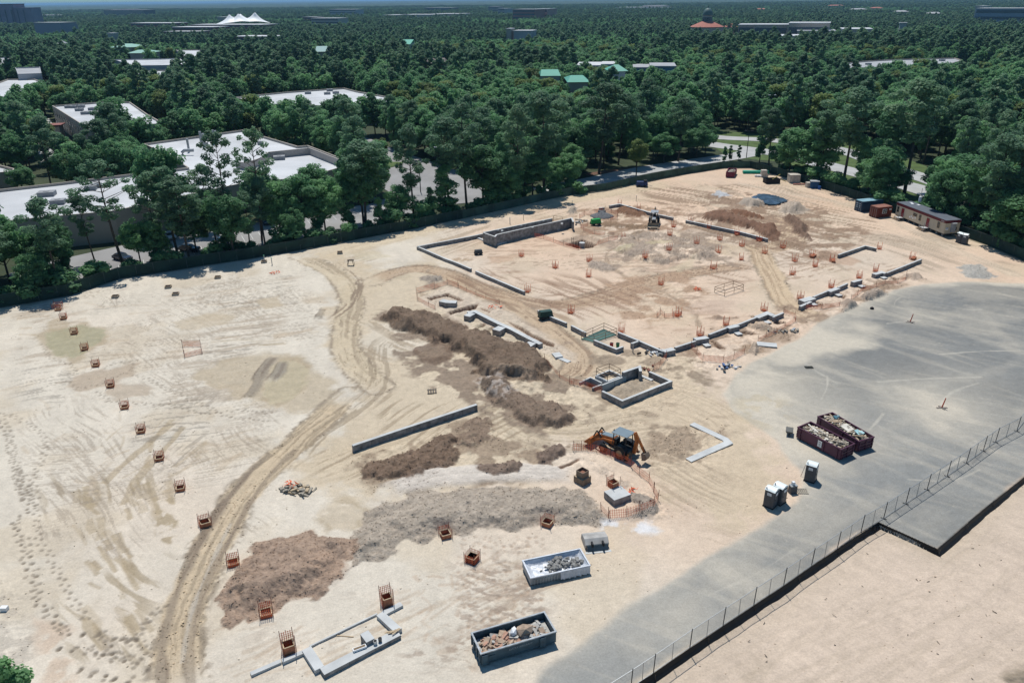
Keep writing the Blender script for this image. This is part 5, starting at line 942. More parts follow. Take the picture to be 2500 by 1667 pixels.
# ---------------------------------------------------------------- portable toilets
TOIL = mat('toilet_grey', (.075, .08, .09), .5, .1); TROOF = mat('toilet_roof', (.72, .78, .77), .35, .05)
def toilet(a, b_, label, sign=True):
    c, rz, L_ = place(a, b_, 1.15); t = empty('portable_toilet', c, rz, label, 'portable toilet', 'grey portable toilets'); w = 1.12; H_ = 2.05
    MB().box((0, 0, .06), (w+.08, w+.08, .12)).build('skid_base', DARK, t); MB().box((0, 0, .12+H_/2), (w, w, H_), top=.97).build('cabin', TOIL, t, bevel=.02)
    mb = MB(); n_ = 10; pts = [(-(w/2+.03)+(w+.06)*i/n_, 2.13+.24*math.sin(math.pi*i/n_)) for i in range(n_+1)]; pts = [(-(w/2+.03), 2.11)]+pts+[(w/2+.03, 2.11)]
    mb.profile(pts, -w/2-.03, w/2+.03); o_ = mb.build('roof', TROOF, t); o_.rotation_euler = (0, 0, math.pi/2)
    d = MB().box((w/2+.008, 0, 1.08), (.03, .8, 1.78)).build('door', mat('toilet_door', (.085, .09, .1), .5, .08), t); MB().box((w/2+.035, -.28, 1.1), (.04, .06, .16)).build('door_handle', DARK, d); MB().box((w/2+.03, 0, 1.75), (.02, .42, .34)).build('door_sign', WHITE, d)
    s_ = MB().box((0, -w/2+.0-.012, 1.72), (.46, .02, .34)).build('side_sign', WHITE, t); mb = MB(); [mb.box((0, -w/2-.026, 1.8-.1*k), (.34, .008, .03)) for k in range(3)]; mb.build('sign_lines', mat('sign_grey', (.25, .28, .3)), s_)
    MB().tube([(-w/2+.12, -w/2+.15, 2.1), (-w/2+.12, -w/2+.15, 2.42)], .05, 8).build('vent_pipe', TOIL, t)
    mb = MB(); [mb.box((-w/2+.2+i*.18, -w/2-.006, .85), (.05, .02, 1.2)) for i in range(5)]; mb.build('cabin_rib', TOIL, t); return t
def zt(x, y): return P(1840+x*200/2091, 1110+y*200/2091)
toilet(zt(1280, 665), zt(1522, 742), 'portable toilet standing alone nearest the plum skips'); toilet(zt(245, 1300), zt(462, 1392), 'near left portable toilet of the pair beside the hand wash stand'); toilet(zt(462, 1205), zt(652, 1300), 'rear right portable toilet of the pair beside the hand wash stand')
zo = lambda x, y: P(2070+x*330/2352, 460+y*330/2352)
toilet(zo(1858, 935), zo(1950, 965), 'left portable toilet of the pair behind the site office end'); toilet(zo(1952, 965), zo(2052, 985), 'right portable toilet of the pair by the green fence')
t = empty('hand_wash_stand', zt(1015, 1010)+Vector((0, .4, 0)), .25, 'grey hand wash stand with basin and towel box on top', 'hand wash stand'); MB().box((0, 0, .45), (.85, .6, .9), top=.9).build('stand_body', TOIL, t, bevel=.03); MB().box((0, 0, .93), (.8, .55, .06)).build('basin', STEEL, t); MB().box((0, .05, 1.15), (.3, .3, .4)).build('towel_box', WHITE, t)
mb = MB(); [mb.box((.2*i, 0, .09), (.12, 1.0, .03)) for i in range(6)]; [mb.box((.5, y, .04), (1.15, .1, .07)) for y in (-.42, 0, .42)]; thing(mb, 'wooden_pallet', mat('weathered_wood', (.30, .27, .22), .9), zt(1120, 930), 'weathered slatted pallet on the asphalt beside the hand wash stand', 'pallet', 'loose pallets', rz=-.1)
mb = MB(); [mb.box((.34*i, 0, .12), (.22, 1.3, .05)) for i in range(4)]; [mb.box((.5, y, .05), (1.3, .12, .09)) for y in (-.55, .55)]; thing(mb, 'wooden_pallet', mat('dark_wood', (.13, .11, .09), .9), P(600+1345*K, 700+775*K), 'dark four slat pallet lying alone in the tan yard', 'pallet', 'loose pallets', rz=.12)
thing(MB().tube([(0, 0, 0), (.5, .35, 1.3)], .025, 5), 'shovel', STAKE, zt(1200, 550), 'shovel leaning against the lone portable toilet', 'shovel')
# wheelbarrow
t = empty('wheelbarrow', P(1926, 1060), 1.2, 'dark wheelbarrow left of the plum skips', 'wheelbarrow'); MB().box((0, 0, .55), (.95, .65, .3), top=1.35).build('tray', mat('dirty_tray', (.12, .12, .11), .7), t); MB().tube([(-.6, -.06, .2), (-.6, .06, .2)], .2, 12).build('wheel', DARK, t)
for s in (-1, 1): MB().bar((-.6, s*.1, .25), (.95, s*.32, .65), .05).build('handle', WOOD, t); MB().bar((.3, s*.25, .45), (.35, s*.25, 0), .04).build('stand_leg', STEEL, t)
# orange marker posts
def marker(x, y, lb):
    c = P(x, y); t = empty('marker_post', c, 0, lb, 'marker post', 'orange marker posts on the asphalt'); MB().tube([(0, 0, .1), (.25, 0, 1.5)], [.09, .06], 8).build('post', RED, t); mb = MB(); mb.box((0, 0, .06), (1.4, .25, .1)); mb.box((0, 0, .1), (.25, 1.0, .1), rz=.3); mb.build('cross_base', mat('rubble_base', (.3, .26, .22)), t)
marker(1800+1505*K, 700+893*K, 'orange marker post in the dusty circle on the asphalt'); marker(1800+1272*K, 700+262*K, 'orange marker post on the far dark part of the asphalt')
thing(MB().tube([(0, 0, -.1), (0, 0, .12), (0, 0, .3), (0, 0, .42)], [.3, .36, .28, .1], 10), 'black_ball', DARK, P(1880+1392*.17857, 560+1090*.17857), 'black rounded drum lid lump at the upper asphalt edge', 'drum lump')
mb = MB(); [mb.box((0, i*.18, .05), (1.2, .08, .06)) for i in range(5)]; thing(mb, 'drain_grate', mat('grate', (.06, .06, .05)), P(1977, 900), 'dark iron drain grate in the dusty asphalt', 'drain grate')
t = MB().box((0, 0, .12), (3.0, 1.5, .16)); thing(t, 'fallen_board', CONCL, P(1872, 843), 'long white panel lying at the sand and asphalt edge', 'panel', rz=-.25)
# ---------------------------------------------------------------- containers and office
def container(a, b_, W, H_, col, label, roofm=None, doors_left=True):
    c, rz, L_ = place(a, b_, W); t = empty('shipping_container', c, rz, label, 'shipping container', 'steel containers behind the site office'); mb = MB(); n_ = int(L_/.28)
    MB().box((0, 0, H_/2+.05), (L_, W, H_)).build('shell', col, t)
    mb = MB(); [mb.box((-L_/2+.2+i*(L_-.4)/n_, s*(W/2+.02), H_/2+.05), (.13, .06, H_-.35)) for i in range(n_+1) for s in (-1, 1)]; mb.build('corrugation', col, t)
    MB().box((0, 0, H_+.07), (L_+.04, W+.04, .06)).build('roof', roofm or col, t)
    for s in (-.25, .25): d = MB().box((-L_/2-.03, s*W, H_/2+.05), (.06, W*.46, H_-.25)).build('door', col, t); [MB().bar((-L_/2-.08, s*W+k, .2), (-L_/2-.08, s*W+k, H_-.1), .05).build('lock_rod', STEEL, d) for k in (-.3, .3)]
    mb = MB(); [mb.box((x*(L_/2-.06), y*(W/2-.06), H_/2+.05), (.16, .16, H_+.1)) for x in (-1, 1) for y in (-1, 1)]; mb.build('corner_post', col, t); return t, L_
BLUEC = mat('blue_container', (.012, .05, .10), .5, .15); 
t, L_ = container(zo(232, 420), zo(232, 420)+(zo(232, 420)-zo(232, 420))+Vector((6.0, 1.9, 0)), 2.6, 2.7, BLUEC, 'blue shipping container with pale blue roof and white stencils on its doors', mat('pale_blue_roof', (.22, .38, .45), .5))
mb = MB(); [mb.box((-L_/2-.075, y, z), (.02, .28, .2)) for y in (-.55, .25, .6) for z in (1.2, 1.6, 2.1)]; mb.build('stencil', mat('stencil', (.45, .6, .7)), t)
t, L_ = container(zo(500, 520), zo(745, 490), 2.6, 2.5, mat('rust_red_container', (.15, .035, .022), .6, .15), 'rust red container with a small white framed window beside the office', mat('rust_roof', (.25, .11, .08), .7))
W = 2.6; w_ = MB().box((-.1, -W/2-.06, 1.55), (1.3, .08, 1.1)).build('window', WHITE, t); MB().box((-.1, -W/2-.11, 1.55), (1.1, .03, .9)).build('pane', GLASS, w_); mb = MB(); mb.bar((-.1, -W/2-.13, 1.1), (-.1, -W/2-.13, 2.0), .05); mb.bar((-.65, -W/2-.13, 1.55), (.45, -W/2-.13, 1.55), .05); mb.build('glazing_bar', WHITE, w_)
mb = MB(); [mb.box((1.4+.35*i, -W/2-.07, 1.9), (.28, .03, .3)) for i in range(2)]; mb.build('safety_sign', WHITE, t)
t, L_ = container(zo(450, 300)+Vector((1.5, 2.5, 0)), zo(450, 300)+Vector((7.2, 4.3, 0)), 2.5, 2.5, mat('green_container', (.03, .2, .11), .5), 'bright green roofed container behind the rust red one', mat('green_roof', (.05, .42, .24), .5))
CREAM = mat('cream_siding', (.56, .49, .37), .7, .05, 1); MAR = mat('maroon_trim', (.13, .018, .025), .55, .1)
a, b_ = zo(748, 480), zo(1652, 850); d = (b_-a); L_ = 17.6; a = b_-d.normalized()*L_; W = 3.66
c, rz, _ = place(a, b_, W); t = empty('site_office', c, rz, 'cream site office trailer with maroon band, two red doors and grey roof', 'office trailer'); z0, H_ = .75, 2.75
b0 = MB().box((0, 0, z0+H_/2), (L_, W, H_)).build('wall', CREAM, t); mb = MB(); [mb.box((x, s*(W/2+.012), z0+H_/2), (.03, .01, H_-.1)) for x in np.arange(-L_/2+.6, L_/2, 1.2) for s in (-1, 1)]; mb.build('siding_joint', mat('joint_cream', (.42, .36, .27)), b0)
mb = MB(); mb.box((0, -W/2-.04, z0+H_-.05), (L_+.12, .06, .62)); mb.box((0, W/2+.04, z0+H_-.05), (L_+.12, .06, .62)); [mb.box((s*(L_/2+.04), 0, z0+H_-.05), (.06, W+.02, .62)) for s in (-1, 1)]; mb.build('fascia', MAR, t)
MB().box((0, 0, z0+H_+.29), (L_+.2, W+.2, .08)).build('roof', mat('roof_membrane', (.10, .115, .14), .7, .12), t); MB().box((0, 0, z0-.1), (L_-.2, W-.3, .22)).build('chassis', DARK, t)
for i in range(9): MB().box((-L_/2+.8+i*2, -W/2+.5, .28), (.4, .4, .56)).build('pier_block', CONC, t); MB().box((-L_/2+.8+i*2, W/2-.5, .28), (.4, .4, .56)).build('pier_block', CONC, t)
def win(x, w, h, z): q = MB().box((x, -W/2-.03, z), (w, .06, h)).build('window', mat('bronze_frame', (.18, .14, .08)), t); MB().box((x, -W/2-.065, z+h*.25), (w-.14, .02, h*.38)).build('pane', GLASS, q); MB().box((x, -W/2-.065, z-h*.25), (w-.14, .02, h*.38)).build('pane', GLASS, q)
fx = lambda px: -L_/2+L_*(px-780)/(1690-780)
for x, w, h in ((820, .75, 1.35), (1245, .75, 1.35), (1580, .8, 1.4)): win(fx(x), w, h, z0+1.45)
win(fx(1150), 1.4, .7, z0+1.7)
for x in (915, 1392):
    d_ = MB().box((fx(x), -W/2-.03, z0+1.05), (.95, .06, 2.05)).build('door', mat('red_door', (.23, .02, .025), .5), t); MB().box((fx(x)+.35, -W/2-.08, z0+1.0), (.08, .05, .16)).build('handle', STEEL, d_)
    s_ = empty('entry_steps', (0, 0, 0)); s_.parent = t; s_.location = (fx(x)-.3, -W/2-.75, 0); s_.name = 'entry_steps'
    MB().box((.3, 0, .72), (1.5, 1.4, .06)).build('landing', mat('grey_deck', (.42, .42, .41), .8), s_); mb = MB(); [mb.box((-.65-.28*k, 0, .58-.15*k), (.28, 1.2, .05)) for k in range(4)]; [mb.bar((-.45, y, .66), (-1.65, y, .02), .08) for y in (-.6, .6)]; mb.build('step', WOOD, s_)
    mb = MB(); [mb.bar((p[0], p[1], 0), (p[0], p[1], 1.6), .06) for p in ((-.4, -.66), (1.0, -.66), (1.0, .6), (-.4, .6))]; [mb.bar((-.4, -.66, z), (1.0, -.66, z), .05) for z in (1.15, 1.6)]; [mb.bar((1.0, -.66, z), (1.0, .6, z), .05) for z in (1.15, 1.6)]; mb.build('handrail', STEEL, s_)
MB().box((L_/2+.22, .1, z0+1.35), (.4, 1.0, 1.9)).build('wall_cooler', mat('cooler', (.33, .35, .38), .5), t); MB().box((L_/2+.3, .1, z0+2.4), (.55, 1.1, .14)).build('cooler_hood', WHITE, t); MB().box((L_/2+.02, .95, z0+1.0), (.05, .4, .8)).build('end_window', GLASS, t)
sg = MB().box((L_/2+.03, -1.3, z0+1.1), (.03, .75, .6)).build('end_sign', WHITE, t); MB().box((L_/2+.05, -1.3, z0+1.25), (.02, .6, .15)).build('sign_band', mat('sign_blue', (.08, .2, .45)), sg)
n_ = 0
for px in (1060, 1090, 1120, 1160): MB().box((fx(px), -W/2-.02, z0+.75+.25*(n_ % 2)), (.4, .03, .45)).build('notice', WHITE, t); n_ += 1
for px, y in ((880, .5), (930, .1), (990, .9)): MB().box((fx(px), y, z0+H_+.4), (.9, .5, .12)).build('roof_hatch', WHITE, t)
tx = bpy.data.curves.new('office_number', 'FONT'); tx.body = '60256'; tx.size = .42; tx.extrude = .004; tx.align_x = 'CENTER'; tx.materials.append(WHITE); to = textobj('office_number', tx); to.parent = t; to.rotation_euler = (math.pi/2, 0, 0); to.location = (L_/2-1.0, -W/2-.085, z0+H_-.2)
R3 = Matrix.Rotation(rz, 3, 'Z'); v = R3 @ Vector((-L_/2+1.8, W/2+1.0, 0)); t2 = empty('water_tank', (c.x+v.x, c.y+v.y, 0), 0, 'slim white cylinder on a pole behind the site office', 'tank'); MB().tube([(0, 0, 0), (0, 0, 7.4)], .05, 6).build('mast', STEEL, t2); MB().tube([(0, 0, 3.9), (0, 0, 4.1), (0, 0, 5.3), (0, 0, 5.45)], [.2, .38, .38, .2], 12).build('cylinder', WHITE, t2)
# ---------------------------------------------------------------- backhoe loaders
def backhoe(loc, rz, body, trim, label, roofm, boom=1):
    t = empty('backhoe_loader', loc, rz, label, 'backhoe loader'); DK = mat('machine_black', (.02, .022, .024), .5)
    def wheel(x, y, r, w):
        q = MB().tube([(x, y-w/2, r), (x, y-w*.35, r), (x, y+w*.35, r), (x, y+w/2, r)], [r*.9, r, r, r*.9], 20).build('wheel', DARK, t); MB().tube([(x, y-w/2-.02, r), (x, y+w/2+.02, r)], r*.5, 14).build('rim', trim, q)
        mb = MB()
        for k in range(14):
            an = 2*math.pi*k/14; mb.box((x+math.cos(an)*r, y, r+math.sin(an)*r), (.08, w*.95, .07), ry=-an+math.pi/2)
        mb.build('tread', DARK, q)
    for s in (-1, 1): wheel(1.35, s*.85, .46, .36); wheel(-.85, s*.85, .72, .5)
    MB().box((.1, 0, .85), (3.4, .7, .45)).build('chassis', DK, t, bevel=.03)
    h = MB().profile([(.35, .95), (2.05, .95), (2.15, 1.25), (2.05, 1.6), (.35, 1.78)], -.4, .4).build('hood', body, t, bevel=.05); MB().box((1.2, 0, 1.73), (1.5, .7, .05), ry=.1).build('hood_top', roofm, h); mb = MB(); [mb.box((1.2, s*.41, 1.42), (1.5, .02, .07)) for s in (-1, 1)]; mb.build('hood_stripe', mat('stripe_orange', (.6, .2, .05)), h)
    MB().box((2.16, 0, 1.3), (.05, .62, .5)).build('grille', DK, h)
    MB().tube([(.45, .3, 1.7), (.45, .3, 2.75), (.36, .3, 2.85)], .045, 8).build('exhaust_pipe', DK, t)
    for s in (-1, 1):
        MB().bar((.35, s*.62, 1.2), (.2, s*.62, 2.62), .08).build('canopy_post', DK, t); MB().bar((-1.35, s*.62, 1.3), (-1.3, s*.62, 2.62), .08).build('canopy_post', DK, t)
        q = [(-.85+math.cos(an)*.85, .72+math.sin(an)*.85) for an in np.linspace(.35, math.pi-.3, 10)]; MB().profile(q+[(x*.94-.05, z*.94+.02) for x, z in q[::-1]], s*.85-.28, s*.85+.28).build('fender', DK, t)
    MB().box((-.55, 0, 2.68), (2.0, 1.55, .1), ry=.03).build('canopy_roof', roofm, t, bevel=.04)
    MB().box((-.55, 0, .98), (1.7, .9, .2)).build('cab_floor', DK, t); q = MB().box((-.55, 0, 1.4), (.5, .5, .15)).build('seat', DARK, t); MB().box((-.78, 0, 1.75), (.12, .5, .6)).build('seat_back', DARK, q); MB().bar((.0, 0, 1.3), (-.2, 0, 1.7), .08).build('steering_column', DK, t); MB().box((.15, 0, 1.45), (.3, .7, .6)).build('dashboard', DK, t)
    for s in (-1, 1):
        mb = MB(); mb.bar((.2, s*.55, 1.5), (1.5, s*.55, 1.35), .12, .2); mb.bar((1.5, s*.55, 1.35), (2.75, s*.55, .75), .12, .2); mb.build('loader_arm', body, t)
        MB().tube([(.9, s*.55, .9), (1.9, s*.55, 1.15)], .05, 6).build('loader_cylinder', STEEL, t); MB().bar((1.9, s*.45, 1.3), (2.5, s*.45, 1.95), .09, .12).build('tilt_link', DK, t); MB().bar((2.5, s*.45, 1.95), (2.95, s*.45, 1.05), .09, .12).build('tilt_link', DK, t)
    MB().profile([(2.75, .5), (2.85, 1.1), (3.0, 1.15), (2.98, .62), (3.15, .48), (3.75, .42), (3.75, .36), (2.95, .36)], -1.12, 1.12).build('loader_bucket', body if boom else trim, t); mb = MB(); [mb.profile([(2.75, .5), (2.85, 1.1), (3.0, 1.15), (3.75, .40), (2.95, .36)], y-.02, y+.02) for y in (-1.12, 1.12)]; mb.build('bucket_side', body, t)
    MB().box((-1.75, 0, .85), (.25, 1.7, .6)).build('swing_frame', DK, t)
    for s in (-1, 1): MB().bar((-1.8, s*.8, .9), (-1.8, s*1.05, .35), .16).build('stabiliser_leg', body, t); MB().box((-1.8, s*1.1, .3), (.35, .4, .06)).build('stabiliser_pad', DK, t)
    mb = MB(); mb.bar((-2.0, 0, .75), (-2.25, 0, 2.2), .3, .38); mb.bar((-2.25, 0, 2.2), (-2.0, 0, 3.2), .28, .34); mb.build('boom', body, t, bevel=.03)
    mb = MB(); mb.bar((-2.0, 0, 3.25), (-3.25, 0, 1.35), .2, .26); mb.build('dipper_arm', body, t, bevel=.02); MB().tube([(-2.3, 0, 2.1), (-2.65, 0, 2.75)], .06, 6).build('dipper_cylinder', STEEL, t); MB().bar((-3.0, 0, 1.9), (-3.45, 0, 1.3), .1).build('bucket_link', DK, t)
    MB().profile([(-3.05, 1.25), (-3.5, 1.35), (-3.75, 1.0), (-3.6, .6), (-3.2, .45), (-3.1, .5), (-3.45, .75), (-3.5, 1.0), (-3.35, 1.15), (-3.1, 1.1)], -.35, .35).build('digging_bucket', mat('bucket_steel', (.2, .15, .11), .6), t)
    mb = MB(); [mb.profile([(-3.05, 1.25), (-3.5, 1.35), (-3.75, 1.0), (-3.6, .6), (-3.2, .45)], y-.015, y+.015) for y in (-.35, .35)]; mb.build('bucket_side', MATS['bucket_steel'], t)
    for s in (-1, 1): MB().box((2.12, s*.3, 1.62), (.08, .14, .1)).build('headlight', WHITE, t)
    return t
rb, rf = P(1512, 1119), P(1480, 1105.5); dd = (rf-rb); rz = math.atan2(dd.y, dd.x); dv = Vector((math.cos(rz), math.sin(rz), 0)); nn = Vector((dv.y, -dv.x, 0))
if nn.y > 0: nn = -nn
ORB = mat('machine_orange', (.40, .125, .03), .45, .15, 1.2); c = rb+dv*.85-nn*.95; c.z = gz(c.x, c.y)+.02
bk = backhoe(c, rz, ORB, mat('rim_tan', (.3, .2, .12)), 'orange backhoe loader with blue grey canopy parked behind the orange net', mat('canopy_blue', (.17, .22, .25), .4, .08)); bk.scale = (1.12, 1.12, 1.12)
TANB = mat('machine_tan', (.26, .21, .15), .6, .2); c = P(1598, 552); backhoe((c.x, c.y+1.0, gz(c.x, c.y)), math.radians(-103), TANB, mat('rim_dark', (.1, .08, .06)), 'dusty tan backhoe loader facing the camera in the far pad', mat('canopy_grey', (.28, .30, .32), .5)).scale = (1.15, 1.15, 1.15)
# ================================================================ ROADS AND BUILDINGS BEHIND THE SITE
BPOLY = []; EXCL = []            # places where no tree may stand
def road(name, px, w, m, z, label=None, clear=2.0):
    pts = [P(*p) for p in px]; ln = smoothline(xy(pts), 2); mb = MB(); wallmesh(mb, [tuple(p) for p in ln], w, z-.12, z); tag(mb.build(name, m), label, None, None, 'structure')
    Lf, Rt = ring([tuple(p) for p in xy(pts)], w+clear*2); EXCL.append([(p.x, p.y) for p in Lf]+[(p.x, p.y) for p in Rt[::-1]]); return ln
def pave(name, px, m, z, label=None):
    pts = [P(*p) for p in px]; tag(MB().prism([(p.x, p.y) for p in pts], z-.12, z).build(name, m), label, None, None, 'structure'); EXCL.append([(p.x, p.y) for p in pts]); return pts
ROADM = mat('concrete_road', (.40, .40, .39), .9, .1, .25); LOTM = mat('parking_paving', (.27, .265, .26), .9, .16, .12); GRASS = mat('mown_grass', (.075, .115, .035), .95, .25, .3); DIRT = mat('bed_mulch', (.14, .08, .055), .95, .25, .6); LASP = mat('dark_asphalt', (.11, .12, .13), .9, .15, .1)
PAINT = mat('road_paint', (.6, .6, .58), .8)
pave('grass_verge', [(1740, 318), (1870, 330), (2080, 345), (2180, 375), (2320, 430), (2320, 500), (2200, 490), (2090, 460), (1990, 420), (1900, 395), (1780, 385), (1730, 350)], GRASS, .04, 'grass verges and median beside the boulevard')
road('road', [(1600, 318), (1757, 338), (1860, 341), (1970, 352), (2065, 368), (2158, 405), (2264, 438), (2380, 480)], 8.5, ROADM, .14, 'far carriageway of the pale concrete boulevard')
road('road', [(1690, 345), (1757, 357), (1850, 368), (1933, 382), (2019, 405), (2100, 425), (2231, 459), (2300, 480), (2400, 520)], 9.5, ROADM, .14, 'near carriageway of the pale concrete boulevard')
road('road', [(1320, 468), (1420, 449), (1490, 434), (1560, 418), (1690, 397), (1790, 384), (1850, 370)], 9, ROADM, .13, 'pale access road behind the green fence', clear=1)
road('mulch_strip', [(1430, 427), (1520, 415), (1640, 400), (1740, 384)], 3.5, DIRT, .06, 'red brown mulch strip along the access road', clear=0)
LOT1 = [(60, 706), (166, 690), (292, 655), (398, 640), (500, 622), (700, 590), (900, 552), (1010, 520), (960, 480), (900, 500), (740, 520), (560, 560), (300, 600), (120, 640), (20, 670)]
pave('parking_lot', LOT1, LOTM, .10, 'parking lot between the pine row and the white roofed building')
LOT2 = [(775, 322), (900, 338), (960, 365), (1080, 405), (1150, 430), (1230, 450), (1210, 490), (1100, 500), (1010, 515), (950, 470), (890, 430), (860, 400), (830, 370), (780, 345)]
pave('parking_lot', LOT2, LOTM, .11, 'open parking lot right of the white roofed building')
isl = pave('traffic_island', [(938, 402), (950, 397), (985, 397), (982, 404), (955, 410)], GRASS, .24, 'small grass island in the open parking lot')
pave('parking_lot', [(2262, 238), (2330, 236), (2400, 262), (2480, 290), (2400, 300), (2320, 285), (2270, 262)], LASP, .1, 'dark asphalt lot among the trees at upper right')
pave('service_yard', [(75, 300), (120, 290), (145, 330), (140, 372), (100, 400), (85, 350)], ROADM, .1, 'pale service yard beside the far left building')
mb = MB()
for i in range(46):
    t_ = i/45; a = P(70+900*t_, 690-192*t_+6*math.sin(t_*6)); mb.bar((a.x, a.y, .112), (a.x+2.2, a.y-4.6, .112), .12, .012)
tag(mb.build('road_markings', PAINT), 'white bay lines on the parking lot behind the pines', None, None, 'structure')
ROOFW = mat('white_roof', (.50, .51, .52), .7, .2, .07); ROOFG = mat('grey_roof', (.35, .36, .37), .8, .15, .1); TANW = mat('tan_tilt_wall', (.40, .36, .31), .85, .08, .2); ACM = mat('roof_unit', (.26, .27, .28), .6, .15, 2)
BRICK = mat('red_brick', (.27, .12, .09), .85, .15, .3); GREYW = mat('grey_facade', (.38, .40, .42), .7, .1, .2); GREENR = mat('green_metal_roof', (.10, .33, .24), .5, .08, .2); BLUEW = mat('blue_cladding', (.10, .24, .38), .6, .1, .2); DGL = mat('facade_glass', (.05, .08, .10), .25, .15, .15, spec=.5)
def units(root, pts3, z):
    for i, (x, y, sx, sy, sz) in enumerate(pts3):
        u = MB().box((x, y, z+sz/2+.2), (sx, sy, sz), rz=.25).build('roof_unit', ACM, root, bevel=.05); MB().tube([(x, y, z+sz+.2), (x, y, z+sz+.3)], min(sx, sy)*.25, 12).build('fan', ACM, u)
def building(px, h, label, roofm=ROOFW, wallm=TANW, par=.7, unit_px=(), win=False, clear=8, name='flat_roof_building'):
    pts = [P(x, y, h) for x, y in px]; c = ctr(pts); q = [(p.x-c.x, p.y-c.y) for p in pts]; root = empty(name, (c.x, c.y, 0), 0, label, 'building')
    EXCL.append([(c.x+x, c.y+y) for x, y in grow(q, clear)]); BPOLY.append([(c.x+x, c.y+y) for x, y in grow(q, 3)])
    if c.y > 290: fy = 5+c.y*(.018 if c.y < 450 else .034); EXCL.append([(c.x+x, c.y+y-fy) for x, y in grow(q, clear)]); EXCL.append([(c.x+x, c.y+y-fy*.5) for x, y in grow(q, clear)])
    MB().prism(grow(q, -.35), 0, h).build('roof', roofm, root)
    mb = MB(); n_ = len(q); qi = grow(q, -.35)
    for i in range(n_):
        j = (i+1) % n_; a, b_, ci, di = q[i], q[j], qi[i], qi[j]
        mb.add([(*a, 0), (*b_, 0), (*b_, h+par), (*a, h+par), (*ci, h+par), (*di, h+par), (*ci, h-.01), (*di, h-.01)], [(0, 1, 2, 3), (3, 2, 5, 4), (4, 5, 7, 6)])
    mb.build('wall', wallm, root)
    up = []
    for u in unit_px: p = P(u[0], u[1], h+.2); s_ = u[2] if len(u) > 2 else 2.4; up.append((p.x-c.x, p.y-c.y, s_*1.05, s_*.8, 1.1))
    units(root, up, h-.2)
    if win:
        for i in range(n_):
            a = Vector((*q[i], 0)); b_ = Vector((*q[(i+1) % n_], 0)); L_ = (b_-a).length; d = (b_-a).normalized(); nn = Vector((d.y, -d.x, 0)); 
            if (nn.dot(Vector((-(a.x+b_.x)/2, -(a.y+b_.y)/2, 0)))) > 0: nn = -nn
            if nn.dot(Vector((c.x, c.y, 0))+a) > 0: continue
            k = 3.0
            while k < L_-2:
                for z in np.arange(2.0, h-1, 3.6): p = a+d*k+nn*.04+Vector((0, 0, z)); MB().box(p, (1.6, .1, 1.7), rz=math.atan2(d.y, d.x)).build('window', DGL, root)
                k += max(4.5, L_/14)
    return root, c
def grow(q, d):
    v = [Vector((x, y)) for x, y in q]; a = sum(v[i].x*v[(i+1) % len(v)].y-v[(i+1) % len(v)].x*v[i].y for i in range(len(v))); s = 1 if a > 0 else -1; out = []
    for i, p in enumerate(v):
        d1 = (p-v[i-1]).normalized(); d2 = (v[(i+1) % len(v)]-p).normalized(); n1 = Vector((d1.y, -d1.x))*s; n2 = Vector((d2.y, -d2.x))*s; m_ = (n1+n2); m_ = m_.normalized() if m_.length > .01 else n1
        out.append(tuple(p+m_*(d/max(.4, m_.dot(n1)))))
    return out
B1, c1 = building([(-90, 484), (0, 469), (150, 452), (268, 437), (459, 415), (421, 389), (351, 356), (592, 322), (727, 362), (752, 360), (868, 405), (740, 440), (600, 452), (470, 480), (280, 522), (33, 545), (-100, 565)], 6.5, 'long white roofed building behind the pine row', unit_px=[(115, 476, 3.6), (142, 496, 3), (222, 462, 2.6), (236, 456, 2.2), (425, 440, 2.4), (442, 453, 2.6), (495, 345, 1.6), (502, 355, 1.6), (528, 345, 1.6), (440, 440, 1.4), (636, 352, 1.8), (682, 388, 3.2)])
for (x, y, h_, r_) in ((462, 372, 4.2, .35), (493, 356, 4.6, .45), (500, 358, 4.2, .45), (524, 352, 4.6, .4), (530, 352, 4.4, .4)): p = P(x, y, 6.5); MB().tube([(p.x-c1.x, p.y-c1.y, 6.4), (p.x-c1.x, p.y-c1.y, 6.5+h_)], r_, 12).build('exhaust_stack', STEEL, B1)
p = P(445, 374, 7.2); MB().tube([(p.x-c1.x, p.y-c1.y, 6.6), (p.x-c1.x, p.y-c1.y, 7.4), (p.x-c1.x+.8, p.y-c1.y, 8.0), (p.x-c1.x+3.6, p.y-c1.y, 8.0)], .5, 10).build('duct', STEEL, B1)
for q in ([(655, 372), (755, 362), (862, 403)], [(655, 372), (640, 385), (600, 398), (575, 395)]):
    pp = [P(x, y, 8.5) for x, y in q]; mb = MB(); wallmesh(mb, [(p.x-c1.x, p.y-c1.y) for p in pp], .3, 6.4, 8.6); mb.build('screen_wall', mat('screen_wall_tan', (.42, .38, .34), .85, .1), B1)
building([(128, 262), (259, 252), (318, 253), (362, 284), (400, 305), (222, 322)], 8, 'white roofed warehouse with tan wall at far left', unit_px=[(167, 263, 2.6), (181, 263, 2.2), (199, 262, 2.6), (194, 270, 3), (226, 268, 3), (210, 278, 3.4)], win=True)
c = P(133, 338); t = empty('loading_canopy', c, .2, 'small reddish canopy hut beside the far left warehouse', 'hut'); MB().box((0, 0, 2.4), (7, 5, 4.8)).build('wall', TANW, t); MB().box((0, 0, 5.4), (9, 6, .35)).build('roof', mat('red_roof', (.26, .1, .08)), t)
